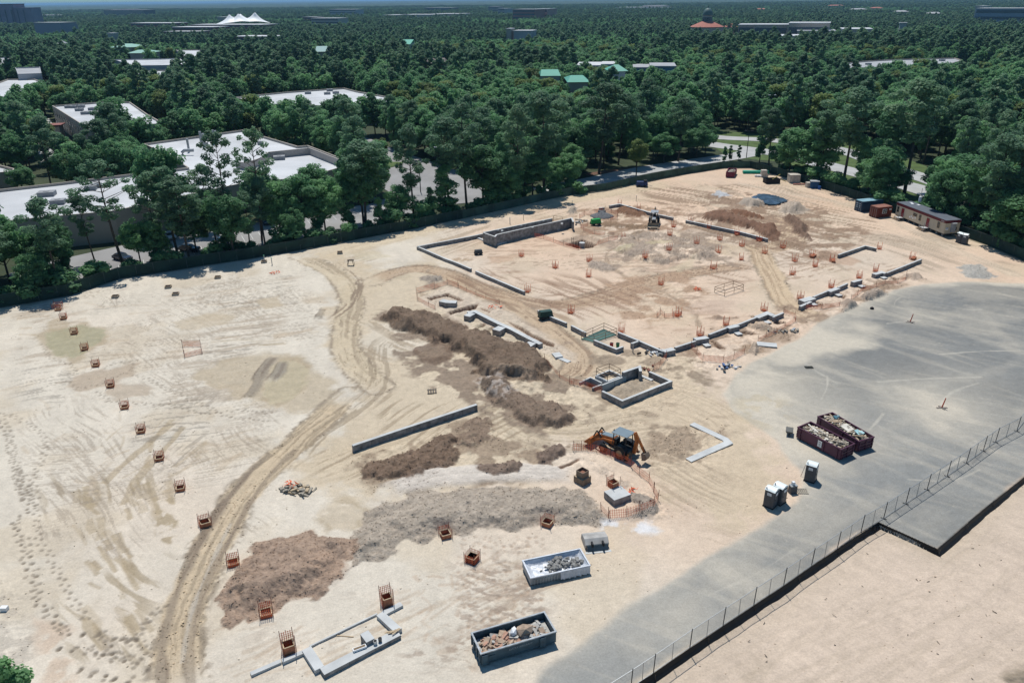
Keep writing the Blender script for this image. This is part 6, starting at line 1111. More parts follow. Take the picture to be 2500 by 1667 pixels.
c = P(265, 389); t = empty('storage_silo', c, 0, 'tall white cylindrical silo with dark blue base between trees', 'silo'); MB().tube([(0, 0, 2.2), (0, 0, 11.5), (0, 0, 12.1), (0, 0, 12.3)], [1.55, 1.55, 1.2, .3], 20).build('vessel', mat('silo_white', (.55, .60, .63), .4), t); MB().tube([(0, 0, 0), (0, 0, 2.2)], 1.9, 16).build('base', mat('silo_base', (.03, .08, .11)), t); MB().tube([(-1.75, 0, 2), (-1.75, 0, 11.8)], .12, 6).build('pipe', STEEL, t); EXCL.append([(c.x-7, c.y-75), (c.x+12, c.y-75), (c.x+6, c.y+4), (c.x-6, c.y+4)])
building([(571, 241), (700, 228), (840, 218), (870, 226), (990, 248), (930, 262), (800, 262), (640, 258)], 7.5, 'white roofed building in the trees at upper centre left', unit_px=[(625, 238, 3), (649, 245, 3), (752, 229, 3), (799, 230, 3), (820, 228, 3), (805, 222, 3)])
building([(277, 148), (400, 146), (503, 142), (540, 149), (520, 160), (330, 163)], 8, 'white roofed block with grey end wall, upper left', wallm=GREYW, unit_px=[(332, 156, 4)]); building([(430, 124), (495, 124), (492, 140), (448, 142)], 11, 'pale two step building just behind the white roofed block', wallm=TANW)
building([(270, 196), (300, 184), (345, 176), (440, 173), (480, 188), (420, 199)], 7, 'low dark and white roofed building above the warehouse', roofm=ROOFW); building([(-30, 214), (20, 196), (85, 196), (112, 206), (118, 216), (40, 240), (-30, 240)], 8, 'white roofed building at the left edge'); building([(38, 168), (98, 166), (102, 182), (44, 184)], 11, 'pale grey tilted block behind the left edge building', roofm=ROOFG, wallm=GREYW)
building([(-30, 144), (30, 141), (56, 143), (20, 160), (-30, 165)], 9, 'dark walled building with pale roof at the left edge', roofm=ROOFG, wallm=GREYW); building([(-40, 410), (0, 408), (36, 417), (36, 424), (-40, 430)], 5, 'low roof edge at the left margin above the long building', wallm=TANW)
EXCL += [xy([P(*q) for q in pp]) for pp in ([(1745, 316), (1870, 328), (2000, 343), (1970, 372), (1850, 384), (1745, 374)], [(1395, 480), (1700, 425), (1850, 405), (1850, 360), (1620, 395), (1400, 442)], [(1750, 325), (2060, 350), (2160, 395), (2040, 430), (1880, 395), (1750, 365)], [(2060, 400), (2360, 480), (2360, 520), (2180, 470)])]
# farther away
def block_b(x0, x1, yt, h, depth, wallm, roofm, label, win=True, name='office_building', front=110, nf=None, drop=0):
    h *= 1.15; a, b_ = P(x0, yt, h), P(x1, yt, h); d = (b_-a); L_ = d.length; d.normalize(); nn = Vector((-d.y, d.x, 0)); c = (a+b_)/2; c.z = 0
    root = empty(name, c, math.atan2(d.y, d.x), label, 'building'); w_ = MB().box((0, depth/2, h/2), (L_, depth, h)).build('wall', wallm, root); MB().box((0, depth/2, h+.4), (L_+1.5, depth+1.5, .8)).build('roof', roofm, root)
    if win:
        nfl = nf or max(1, int(h/4)); nw = max(3, int(L_/7))
        for k in range(nfl):
            MB().box((0, -.1, (k+.55)*h/nfl), (L_-2, .3, h/nfl*.45)).build('window', DGL, w_)
    q = [a-nn*front-d*4, b_-nn*front+d*4, b_+nn*(depth+3), a+nn*(depth+3)]; EXCL.append([(p.x, p.y) for p in q]); return root
def tower():
    a = P(-32, 60, 8); b_ = P(70, 60, 8); w = (b_-a).length; c = (a+b_)/2; root = empty('office_tower', (c.x, c.y, 0), -.1, 'tall purple grey tower at the upper left corner', 'office tower'); TW = mat('tower_purple', (.22, .20, .26), .6, .15, .05)
    MB().box((-w*.16, 20, 25), (w*.68, 40, 50)).build('wall', TW, root); MB().box((w*.32, 18, 21.5), (w*.34, 36, 43)).build('wall', TW, root); mb = MB()
    for x in np.arange(-w*.42, w*.45, w*.11): MB().box((x, -.5, 20), (1.6, 1.2, 38)).build('window', DGL, root)
    MB().box((-w*.16, 20, 50.6), (w*.7, 41, 1.2)).build('roof', mat('tower_roof', (.08, .07, .1)), root); EXCL.append([(c.x-w*.7, c.y-120), (c.x+w*.7, c.y-120), (c.x+w*.6, c.y+45), (c.x-w*.6, c.y+45)])
tower()
block_b(82, 146, 57, 20, 30, mat('violet_grey', (.27, .28, .34), .7), ROOFG, 'plain violet grey block right of the tall tower', win=False); block_b(146, 158, 62, 16, 26, TANW, ROOFG, 'narrow tan wing on the violet grey block', win=False); block_b(74, 150, 38, 12, 30, mat('yellow_grey', (.3, .3, .2)), ROOFW, 'low pale roofed garage behind the violet block', win=False)
r_ = block_b(252, 350, 25.5, 24, 40, DGL, ROOFG, 'dark office with broad flat roof and pale penthouse', front=90); MB().box((4, 25, 27.5), (115, 20, 6)).build('penthouse', mat('penthouse', (.42, .40, .42)), r_)
block_b(318, 420, 58, 13, 40, BRICK, ROOFW, 'low brick shop row left of the white tent', name='shop_row'); block_b(420, 520, 68, 14, 36, BRICK, ROOFW, 'low brick shops with pale roof near the tent', name='shop_row'); block_b(466, 640, 62, 14, 40, BRICK, ROOFW, 'long brick shop row in front of the white tent', name='shop_row'); block_b(400, 480, 79, 11, 30, BRICK, ROOFG, 'small brick building below the shop row', name='shop_row'); block_b(568, 668, 91, 10, 30, BRICK, ROOFW, 'low pale roofed building below the tent', name='shop_row')
block_b(530, 566, 43, 17, 20, TANW, ROOFW, 'pale cube at the left end of the white tent', win=False)
block_b(760, 825, 46, 17, 30, mat('pale_flats', (.42, .40, .38)), ROOFW, 'white and pink apartment block right of the tent', name='apartment_block', nf=4); block_b(738, 768, 43, 15, 30, BRICK, ROOFG, 'dark red block left of the apartment block'); block_b(804, 868, 24, 22, 30, GREYW, ROOFW, 'grey office behind the apartment block', nf=4)
for i, (x0, x1, y) in enumerate(((935, 965, 38), (975, 1012, 37), (1016, 1050, 37), (1054, 1120, 35))): block_b(x0, x1, y, 13, 60, TANW, ROOFW, ['short pale roof, first from the left in the row right of the tent', 'second pale roof in the row right of the tent', 'third pale roof in the row right of the tent', 'longest pale roof in the row right of the tent'][i], win=False, front=80)
block_b(1036, 1100, 20, 18, 40, DGL, ROOFG, 'dark flat building half hidden near the horizon'); block_b(1192, 1216, 17, 24, 20, mat('pale_flats', (.42, .40, .38)), ROOFW, 'pale stepped block left of the pink office'); block_b(1216, 1232, 22, 22, 30, GREYW, ROOFW, 'grey end bay of the pink office', nf=4)
block_b(1252, 1306, 24, 24, 34, mat('pink_brick', (.30, .16, .14), .8), ROOFW, 'pink brick office with dark window grid', nf=4); block_b(1306, 1336, 23, 24, 34, mat('salmon', (.42, .28, .25)), ROOFW, 'salmon and white right end of the pink office', nf=3)
block_b(1236, 1246, 72, 16, 14, TANW, ROOFW, 'tiny pale hut in the trees below the pink office', win=False, front=50); block_b(1254, 1298, 77, 14, 20, GREYW, ROOFW, 'low pale roof in the trees below the pink office', win=False, front=50)
block_b(1504, 1620, 19, 12, 60, TANW, ROOFW, 'long pale roof with raised centre near the horizon', win=False); block_b(1570, 1616, 14.5, 17, 40, TANW, ROOFW, 'raised centre part of the long pale roof', win=False, front=60)
block_b(2382, 2400, 16.5, 26, 30, mat('pale_flats', (.42, .40, .38)), ROOFW, 'pale stair tower of the grey office at upper right', win=False); block_b(2384, 2520, 22, 24, 40, mat('blue_grey_office', (.22, .28, .36), .5), ROOFW, 'blue grey office with pale band at the upper right corner', nf=3)
block_b(2198, 2214, 58, 18, 12, ROOFG, ROOFG, 'plain grey box rising from the trees at right', win=False, front=25)
for i, (x0, x1, y, h, lb) in enumerate(((1803, 1842, 62, 12, 'pale wing beside the domed church'), (1842, 1924, 62, 13, 'long flat school building right of the domed church'), (1926, 2026, 58, 16, 'long cream school hall with arched windows'), (1948, 2040, 77, 9, 'low white roof in front of the cream school hall'), (2058, 2130, 73, 12, 'grey walled flat building right of the school hall'), (1868, 1970, 90, 7, 'low white roof among trees below the school'))): block_b(x0, x1, y, h, 40, mat('cream_school', (.44, .38, .32), .8), ROOFW, lb, name='school_building', nf=1, front=150)
# domed church
a = P(1694, 60, 17); b_ = P(1778, 60, 17); c = (a+b_)/2; w = (b_-a).length; t = empty('domed_church', (c.x, c.y, 0), 0, 'church with wide red tiled roof and green dome', 'church'); RT = mat('red_tile', (.38, .14, .10), .8, .12, .3)
MB().tube([(0, w/2, 0), (0, w/2, 13)], w*.5, 16).build('wall', mat('cream_school', (.44, .38, .32)), t); MB().tube([(0, w/2, 13), (0, w/2, 13.5), (0, w/2, 20)], [w*.52, w*.52, w*.15], 16).build('roof', RT, t); l_ = MB().tube([(0, w/2, 18), (0, w/2, 27)], w*.135, 12).build('lantern', mat('cream_school', (.44, .38, .32)), t)
for k in range(12): an = 2*math.pi*(k+.5)/12; MB().box((math.cos(an)*w*.132, w/2+math.sin(an)*w*.132, 22.5), (1.6, 3.4, 5), rz=an).build('window', DGL, l_)
MB().tube([(0, w/2, 27)]+[(0, w/2, 27+9*math.sin(k*math.pi/16)) for k in range(1, 8)]+[(0, w/2, 36.5), (0, w/2, 39)], [w*.155]+[w*.155*math.cos(k*math.pi/16) for k in range(1, 8)]+[.8, .3], 16).build('dome', mat('copper_dome', (.09, .15, .14), .6), t)
a = P(1772, 62, 13); b_ = P(1803, 62, 13); c2 = (a+b_)/2; w2 = (b_-a).length; MB().tube([(c2.x-c.x, c2.y-c.y+w2/2, 0), (c2.x-c.x, c2.y-c.y+w2/2, 10.5)], w2*.55, 8).build('side_wall', mat('cream_school', (.44, .38, .32)), t); MB().tube([(c2.x-c.x, c2.y-c.y+w2/2, 10.5), (c2.x-c.x, c2.y-c.y+w2/2, 15)], [w2*.6, 2], 8).build('side_roof', RT, t); EXCL.append([(c.x-w*.7, c.y-190), (c.x+w*1.2, c.y-190), (c.x+w*1.2, c.y+w+10), (c.x-w*.7, c.y+w+10)])
# tensile tent
a = P(534, 57, 15); b_ = P(660, 54, 15); c = (a+b_)/2; w = (b_-a).length; t = empty('tensile_tent', (c.x, c.y, 0), math.atan2((b_-a).y, (b_-a).x), 'large white tensile roof with three pointed peaks', 'tent'); vs = []; nu, nv = 64, 20
pk = [(.26, .45, 13), (.43, .35, 13), (.50, .6, 12), (.76, .42, 17)]
for i in range(nu+1):
    for j in range(nv+1):
        u, v = i/nu, j/nv; z = 15+3*math.sin(math.pi*u)*math.sin(math.pi*v)+max(ph*math.exp(-math.hypot((u-pu)*1.5, (v-pv)*.8)/.16) for (pu, pv, ph) in pk)
        vs.append(((u-.5)*w, v*w*.5*(1-.5*abs(u-.5)), z-2.5*(1-math.sin(math.pi*u))))
MB().add(vs, [(i*(nv+1)+j, (i+1)*(nv+1)+j, (i+1)*(nv+1)+j+1, i*(nv+1)+j+1) for i in range(nu) for j in range(nv)]).build('canopy', mat('tent_white', (.80, .82, .82), .5, .03, .1), t, smooth=True)
for pu, pv, ph in pk: x, y = (pu-.5)*w, pv*w*.5*(1-.5*abs(pu-.5)); MB().tube([(x, y, 0), (x, y, 18+ph)], .5, 8).build('mast', STEEL, t)
EXCL.append([(c.x-w*.65, c.y-200), (c.x+w*.65, c.y-200), (c.x+w*.6, c.y+w*.6), (c.x-w*.6, c.y+w*.6)])
# pitched roofs in the trees
def gable(px, yt, wpx, h, dep, col, wallm, label, hip=.25, clear=14, name='pitched_roof_building', rz=0):
    h *= 1.15; p = P(px, yt, h); a = P(px-wpx/2, yt, h); b_ = P(px+wpx/2, yt, h); L_ = (b_-a).length; root = empty(name, (p.x, p.y, 0), rz, label, 'building'); e = h*.86
    MB().box((0, 0, e/2), (L_*.95, dep*.92, e)).build('wall', wallm, root); k = L_*hip
    MB().add([(-L_/2-k*.3, -dep/2, e), (L_/2+k*.3, -dep/2, e), (L_/2+k*.3, dep/2, e), (-L_/2-k*.3, dep/2, e), (-L_/2+k*.6, 0, h), (L_/2-k*.6, 0, h)], [(0, 1, 5, 4), (2, 3, 4, 5), (3, 0, 4), (1, 2, 5), (3, 2, 1, 0)]).build('roof', col, root)
    EXCL.append([(p.x-L_*.6, p.y-dep*.5-clear), (p.x+L_*.6, p.y-dep*.5-clear), (p.x+L_*.6, p.y+dep*.6), (p.x-L_*.6, p.y+dep*.6)]); return root
PG = mat('pale_green_roof', (.25, .45, .36), .5, .08, .2)
gable(312, 107, 40, 15, 26, PG, TANW, 'pale green hipped roof among trees at upper left', .5); gable(352, 122, 40, 12, 26, PG, TANW, 'second pale green roof just right of the first', .3); gable(797, 113, 36, 17, 40, mat('grey_green_roof', (.24, .36, .33), .5), TANW, 'grey green roof plane showing in the centre left trees', -.2, 22); gable(997, 97, 20, 18, 30, mat('teal_roof', (.08, .36, .25), .5), TANW, 'small teal roof showing in the centre trees', -.2, 20)
gable(1062, 142, 52, 15, 18, mat('brown_shingle', (.18, .15, .14), .9), mat('brown_wall', (.16, .1, .07)), 'brown shingled house with columns hidden in the centre trees', .1, 18)
gable(1342, 170, 46, 14, 22, GREENR, TANW, 'leftmost bright green roof of the centre right cluster', .1); gable(1408, 184, 46, 13, 26, GREENR, TANW, 'lower bright green roof below the grey wall', .3, 22); gable(1505, 158, 36, 16, 18, GREENR, mat('grey_panel', (.4, .42, .43)), 'rounded green gable at the right of the grey wall', .6)
block_b(1410, 1470, 163, 10, 26, mat('grey_panel', (.4, .42, .43), .7), ROOFW, 'pale grey panel building between green roofs', win=False, front=18); block_b(1470, 1500, 160, 11, 20, mat('dark_notch', (.1, .11, .12)), ROOFW, 'dark recessed bay beside the pale grey panel wall', win=False, front=24)
block_b(1548, 1590, 168, 10, 24, BLUEW, ROOFG, 'blue clad hall, left wing, in the trees', win=False, front=24); block_b(1590, 1648, 165, 11, 24, BLUEW, ROOFG, 'blue clad hall, wider right wing, in the trees', win=False, front=26)
building([(1540, 222), (1600, 228), (1622, 238), (1580, 250), (1545, 240)], 5, 'low pale roof glimpsed below the blue hall', clear=5)
building([(2052, 158), (2110, 152), (2180, 148), (2330, 144), (2350, 150), (2320, 158), (2200, 164), (2060, 170)], 9, 'long pale grey roofed building in the right hand trees', roofm=ROOFG, unit_px=[(2240, 152, 3), (2300, 149, 3), (2120, 158, 3)], clear=10)
for i, (x, y, w_, lb) in enumerate(((2040, 12.5, 26, 'red pagoda like roof near the right horizon'), (2140, 18, 20, 'second small red roof near the right horizon'), (1858, 21, 18, 'small pinkish roof near the right horizon, left one'), (2200, 26, 24, 'pale house roof near the right horizon'), (2280, 30, 24, 'grey house roof right of the pale one'), (2095, 21, 30, 'row of grey house roofs between the red roofs'))): gable(x, y, w_, 15, 30, RT if i < 3 else ROOFG, TANW, lb, .2, 40)
block_b(262, 276, 83, 15, 8, mat('pale_flats', (.42, .40, .38)), ROOFW, 'small white turret poking out of the trees at upper left', win=False, front=24); gable(150, 100, 10, 15, 10, ROOFW, TANW, 'tiny white roof in the upper left trees', .4); gable(78, 97, 10, 15, 10, mat('pink_roof', (.4, .25, .2)), TANW, 'tiny pink roof in the upper left trees', .4)
# ---------------------------------------------------------------- cars
def car(x, y, rz, col, label, m_):
    c = P(x, y); t = empty('parked_car', (c.x, c.y, .11), rz, label, 'car', 'cars parked behind the pine row')
    MB().profile([(-2.25, .35), (2.25, .35), (2.3, .75), (2.1, .92), (1.1, 1.02), (-1.9, 1.05), (-2.28, .85)], -.9, .9).build('body', m_, t, bevel=.06); MB().profile([(1.15, 1.0), (.45, 1.45), (-1.2, 1.48), (-1.95, 1.04)], -.74, .74).build('window_glass', GLASS, t); MB().profile([(.42, 1.44), (-1.15, 1.47), (-1.15, 1.53), (.38, 1.5)], -.7, .7).build('roof', m_, t, bevel=.02)
    for xx in (-1.4, 1.4):
        for s in (-1, 1): MB().tube([(xx, s*.72, .33), (xx, s*.93, .33)], .33, 14).build('wheel', DARK, t)
    for s in (-1, 1): MB().box((2.24, s*.62, .72), (.08, .3, .14)).build('headlight', WHITE, t)
carw = mat('car_silver', (.55, .57, .58), .25, .03, metal=.3, spec=.6); card = mat('car_dark', (.015, .02, .03), .2, .03, spec=.6); carb = mat('car_blue', (.03, .07, .1), .2, .03, spec=.6)
car(416, 583, -.9, 0, 'white car parked under the leaning pine trunk', carw); car(463, 614, -.2, 0, 'black car just behind the green fence', card); car(546, 598, -.9, 0, 'dark car in the shade of the dense tree', carb); car(649, 547, -1.0, 0, 'blue grey car with glinting windscreen', carb); car(300, 636, -.5, 0, 'dark car half hidden behind trunks at left', card); car(908, 495, -.3, 0, 'blue car behind the mid row trees', carb)
# ---------------------------------------------------------------- things along the far fence
thing_loc = lambda x, y: P(1740+x*.1616, 390+y*.1616)
mb = MB(); [mb.tube([(0, i*.28-1.4, .16+.27*j), (7.5+random.uniform(-.5, .5), i*.28-1.2, .16+.27*j)], .14, 8) for j in range(3) for i in range(8-j)]; p = thing_loc(450, 200); thing(mb, 'green_pipe_bundle', mat('green_pipe', (.01, .33, .22), .4), (p.x, p.y, 0), 'bundle of bright green pipes beside the crimson skip', 'pipes', rz=-.15)
p = thing_loc(650, 262); mb = MB(); rg_ = random.Random(2); [rock(mb, (i*.7, 0, .3), .6, rg_, .8) for i in range(4)]; thing(mb, 'white_sacks', WHITE, (p.x, p.y, 0), 'white sacks lying below the green pipes', 'sacks')
p = thing_loc(765, 262); thing(MB().box((0, 0, 1.05), (1.6, 1.6, 2.1)), 'concrete_riser', mat('dirty_concrete', (.4, .38, .35)), (p.x, p.y, 0), 'tall square precast concrete box left of the black bin', 'precast box', 'precast concrete boxes along the far fence', bevel=.05)
p = thing_loc(800, 265); thing(MB().tube([(0, -.5, .65), (0, .7, .65)], .65, 16), 'concrete_ring', MATS['dirty_concrete'], (p.x, p.y, 0), 'concrete pipe ring between the tall box and the black bin', 'pipe ring')
p = thing_loc(885, 352); t = empty('debris_bin', (p.x, p.y, 0), .1, 'black open bin with yellow timbers sticking out', 'debris bin'); mb = MB(); [mb.box(a, b_) for a, b_ in (((0, -1.2, .7), (4.2, .1, 1.3)), ((0, 1.2, .7), (4.2, .1, 1.3)), ((-2.05, 0, .7), (.1, 2.3, 1.3)), ((2.05, 0, .7), (.1, 2.3, 1.3)), ((0, 0, .3), (4, 2.3, .3)))]; mb.build('bin_body', DARK, t); yt_ = mat('yellow_timber', (.42, .34, .08), .6)
thing(MB().bar((0, 0, .9), (2.6, .8, 2.3), .14), 'yellow_timber', yt_, (p.x, p.y, 0), 'yellow timber leaning up out of the black bin', 'timber'); thing(MB().bar((1.6, .4, 1.2), (4.6, -.4, .2), .16), 'yellow_timber', yt_, (p.x, p.y+1, 0), 'yellow timber sloping down to the right of the bin', 'timber')
p = thing_loc(1238, 355); thing(MB().box((0, 0, 1.15), (3.0, 2.6, 2.3)).box((0, 0, 2.34), (3.1, 2.7, .1)), 'precast_vault', MATS['dirty_concrete'], (p.x, p.y+1.2, 0), 'largest precast concrete vault along the far fence', 'precast box', 'precast concrete boxes along the far fence', bevel=.04)
p = thing_loc(1470, 425); thing(MB().box((0, 0, .7), (1.8, 1.6, 1.4)), 'block_stack', MATS['dirty_concrete'], (p.x, p.y+.8, 0), 'pale stack of blocks left of the blue shelter', 'block stack', bevel=.03)
p = thing_loc(1548, 438); t = empty('blue_shelter', (p.x, p.y+1, 0), -.2, 'small blue walled shelter with pale top by the far fence', 'shelter'); MB().box((0, 0, .95), (2.2, 1.8, 1.9)).build('wall', mat('shelter_blue', (.03, .09, .2)), t); MB().box((0, 0, 1.96), (2.5, 2.1, .12)).build('roof', ROOFG, t)
p = thing_loc(1608, 450); thing(MB().tube([(0, 0, 0), (0, 0, .95)], .42, 12), 'blue_barrel', mat('barrel_blue', (.01, .08, .3), .4), (p.x, p.y, 0), 'bright blue barrel right of the blue shelter', 'barrel')
mb = MB(); [mb.box((i*1.1, random.uniform(-.3, .3), .15), (1.0, .8, .3), rz=random.uniform(-.3, .3)) for i in range(6)]; p = thing_loc(1230, 372); thing(mb, 'brick_pallet', BRICK, (p.x, p.y-.5, 0), 'row of low brick bundles in front of the large precast vault', 'brick bundle')
p = P(1567, 456); t = empty('compressor', (p.x, p.y, 0), -.2, 'dark blue compressor trailer near the access road fence', 'compressor'); MB().box((0, 0, .95), (3.4, 1.8, 1.2), top=.9).build('hood', mat('compressor_blue', (.015, .035, .12), .4), t, bevel=.08); MB().box((.9, 0, 1.65), (.9, 1.4, .5)).build('control_box', DARK, t); [MB().tube([(x, s*.95-.1, .35), (x, s*.95+.1, .35)], .35, 12).build('wheel', DARK, t) for x in (-.8, .8) for s in (-1, 1)]; MB().bar((1.7, 0, .5), (2.9, 0, .35), .1).build('tow_bar', STEEL, t)
# tarp over the far pit
Z7b = (1740, 390, 380/2352); tp = Q(*Z7b, [(560, 590), (700, 520), (860, 535), (1050, 575), (1150, 620), (1060, 680), (900, 705), (790, 690), (700, 640)]); cc = ctr(tp); pl = xy(tp); vs = []; ids = {}; fs = []; X = np.arange(pl[:, 0].min(), pl[:, 0].max(), .6); Y = np.arange(pl[:, 1].min(), pl[:, 1].max(), .6); XX, YY = np.meshgrid(X, Y); Sd = sdf(pl, XX, YY)
for i in range(XX.shape[0]):
    for j in range(XX.shape[1]):
        if Sd[i, j] > -.2: ids[i, j] = len(vs); vs.append((XX[i, j]-cc.x, YY[i, j]-cc.y, gz(XX[i, j], YY[i, j])+.12+.35*float(vn(np.array(XX[i, j]*.8), np.array(YY[i, j]*.5), 5))))
fs = [(ids[i, j], ids[i, j+1], ids[i+1, j+1], ids[i+1, j]) for i, j in ids if (i, j+1) in ids and (i+1, j+1) in ids and (i+1, j) in ids]
thing(MB().add(vs, fs), 'plastic_tarp', mat('tarp_blue_black', (.05, .085, .13), .25, .5, .5, bump=.1, fine=2, spec=.6), (cc.x, cc.y, 0), 'crumpled blue black plastic tarp spread between two dirt mounds', 'tarp', smooth=True)
# grey gravel cone on the pad
p = P(1300+1140*.14881, 470+390*.14881); mb = MB(); mb.tube([(0, 0, -.1), (0, 0, .25), (0, 0, 1.0), (0, 0, 1.25)], [3.3, 2.5, .8, .15], 26); thing(mb, 'gravel_cone', mat('dark_gravel', (.13, .135, .14), .95, .4, 3, bump=.08, fine=8), (p.x, p.y, 0), 'dark grey gravel cone inside the net on the far pad', 'gravel pile', smooth=True); mb = MB(); mb.box((0, 0, .9), (1.9, .5, .9)); thing(mb, 'footing_block', CONC, (p.x, p.y+.5, 0), 'concrete block half buried in the dark gravel cone', 'concrete block')
# small machines on the pad
def genset(x, y, col, label, s=1.0):
    c = P(x, y); t = empty('generator', (c.x, c.y, gz(c.x, c.y)), .3, label, 'generator'); MB().box((0, 0, .95*s), (2.2*s, 1.1*s, .9*s), top=.85).build('housing', col, t, bevel=.08); MB().box((0, 0, .45*s), (2.3*s, 1.0*s, .2*s)).build('trailer_frame', DARK, t); [MB().tube([(xx*s, q*.55*s-.08, .3*s), (xx*s, q*.55*s+.08, .3*s)], .3*s, 12).build('wheel', DARK, t) for xx in (-.6, .6) for q in (-1, 1)]
genset(1454, 551, mat('bright_green', (.01, .30, .06), .4), 'bright green generator trailer left of the tan backhoe', 1.15); genset(1332, 779, mat('deep_green', (.01, .05, .04), .5), 'dark green machine on the wall near the junction of tracks', 1.1); genset(1168, 622, mat('dark_grey_box', (.05, .06, .07), .5), 'dark grey equipment box lying on the upper left of the pad', .8)
p = P(1300+810*.14881, 470+905*.14881); t = empty('culvert_pipe', (p.x, p.y, -2.9), 0, 'upright concrete pipe standing in the square pit', 'pipe'); MB().tube([(0, 0, 0), (0, 0, 4.0)], .62, 18).build('pipe_wall', CONC, t); MB().tube([(0, 0, 4.0), (0, 0, 4.04)], .64, 18).build('pipe_rim', CONCL, t)
p = P(1300+680*.14881, 470+870*.14881); t = empty('ladder', (p.x, p.y+1, -2.0), .2, 'timber ladder leaning out of the square pit', 'ladder'); mb = MB(); [mb.bar((s*.25, 0, 0), (s*.25, 1.0, 3.3), .06) for s in (-1, 1)]; mb.build('ladder_rail', BARK, t); mb = MB(); [mb.bar((-.25, k*.1, k*.33), (.25, k*.1, k*.33), .05) for k in range(1, 10)]; mb.build('ladder_rung', BARK, t)
for (x, y, z, m_, lb, nm_) in ((1390+620*.1658, 740+640*.1658, 0, mat('bucket_red', (.35, .02, .02)), 'red bucket inside the low L shaped wall', 'bucket'), (1390+712*.1658, 740+640*.1658, 0, mat('bucket_green', (.03, .18, .08)), 'green bucket right of the red bucket', 'bucket')):
    t = empty(nm_, P(x, y), 0, lb, 'bucket', 'buckets left around the concrete works'); MB().tube([(0, 0, 0), (0, 0, .62)], [.24, .3], 12).build('bucket_body', m_, t); MB().tube([(0, 0, .6), (0, 0, .63)], .25, 12).build('bucket_content', DARK, t)
def junk(x, y, n_, s, mats, label, name='debris', seed=1, cat='debris'):
    rg_ = random.Random(seed); mb = MB(); c = P(x, y)
    for _ in range(n_): mb.cur = rg_.choice(range(len(mats))); mb.box((rg_.gauss(0, s), rg_.gauss(0, s*.5), rg_.uniform(.05, .35)), (rg_.uniform(.2, 1.2), rg_.uniform(.1, .4), rg_.uniform(.05, .3)), rz=rg_.uniform(0, 3), ry=rg_.uniform(-.3, .3))
    o_ = mb.build(name, mats); o_.location = (c.x, c.y, gz(c.x, c.y)); tag(o_, label, None, None, 'stuff')
junk(1390+1260*.1658, 740+735*.1658, 26, 1.3, [WHITE, STEEL, DARK], 'pale tubs, trays and tools lying at the front pad corner', seed=2); junk(1200+720*K, 220+0+960*K+0, 1, .1, [WOOD], 'scrap', seed=3) if False else None
junk(1300+730*.14881, 470+500*.14881, 22, 1.6, [WHITE, STEEL, DARK], 'pale formwork scraps at the right end of the tall trough', seed=4); junk(1680+500*.17, 680+1290*.17, 16, 1.2, [mat('blue_tub', (.08, .16, .35)), STEEL, DARK, WHITE], 'blue tubs and scraps at the edge of the asphalt', seed=5); junk(600+390*K, 700+1500*K, 44, .95, [WOOD, MATS['weathered_wood'], MATS['weathered_wood']], 'heap of grey lumber offcuts beside the main track', seed=6); junk(1680+1400*.17, 680+770*.17, 14, 1.4, [MATS['weathered_wood'], STEEL], 'loose planks and wire below the haul track end', seed=7); junk(1390+1130*.1658, 740+990*.1658, 14, 1.0, [STAKE, WOOD], 'rusty bars and lumber on the back wall of the vault', seed=8); junk(745, 605, 5, .6, [WHITE, mat('blue_tub', (.08, .16, .35))], 'white and blue scraps below the dark fence', seed=9)
thing(MB().box((0, 0, .25), (3.4, .5, .5)), 'blue_cover', mat('cover_blue', (.08, .22, .5), .5), P(1113, 532), 'blue white covered bundle at the foot of the long fence', 'covered bundle', rz=.2)
for i, (x, y, lb) in enumerate(((1390+935*.1658, 740+730*.1658, 'stake with pale cap left of the pad corner tubs'), (600+140*K, 220+1270*K, 'left green capped pipe near the far fence'), (600+195*K, 220+1290*K, 'right green capped pipe near the far fence'), (1245, 547, 'pipe with pale cap above the tall trough'), (1200+1065*K, 220+820*K, 'thin survey post on the sand behind the far wall'), (1397, 505, 'tall thin post on the rubble pile behind the trough'), (1278, 538, 'short survey stake above the tall trough'))):
    c = P(x, y); t = empty('standpipe', (c.x, c.y, 0), 0, lb, 'standpipe', 'standpipes and survey posts'); MB().tube([(0, 0, -.1), (0, 0, 1.5)], .09 if i < 4 else .05, 8).build('pipe', STEEL if i < 4 else BARK, t); MB().tube([(0, 0, 1.5), (0, 0, 1.62)], .13, 8).build('cap', mat('cap_green', (.1, .35, .25)) if i in (1, 2) else CONCL, t)
t = empty('sawhorse', P(600+775*K, 220+1290*K), 0, 'small dark frame stand on the pale patch near the far fence', 'sawhorse'); mb = MB(); [mb.bar((x, y, 0), (x*.6, y*.8, 1.1), .08) for x in (-.7, .7) for y in (-.5, .5)]; mb.build('leg', BARK, t); MB().box((0, 0, 1.12), (1.3, .8, .08)).build('top', BARK, t)
thing(MB().box((0, 0, .2), (.6, .4, .4)), 'white_box', WHITE, P(12, 1489), 'white box at the left edge of the lot', 'box')
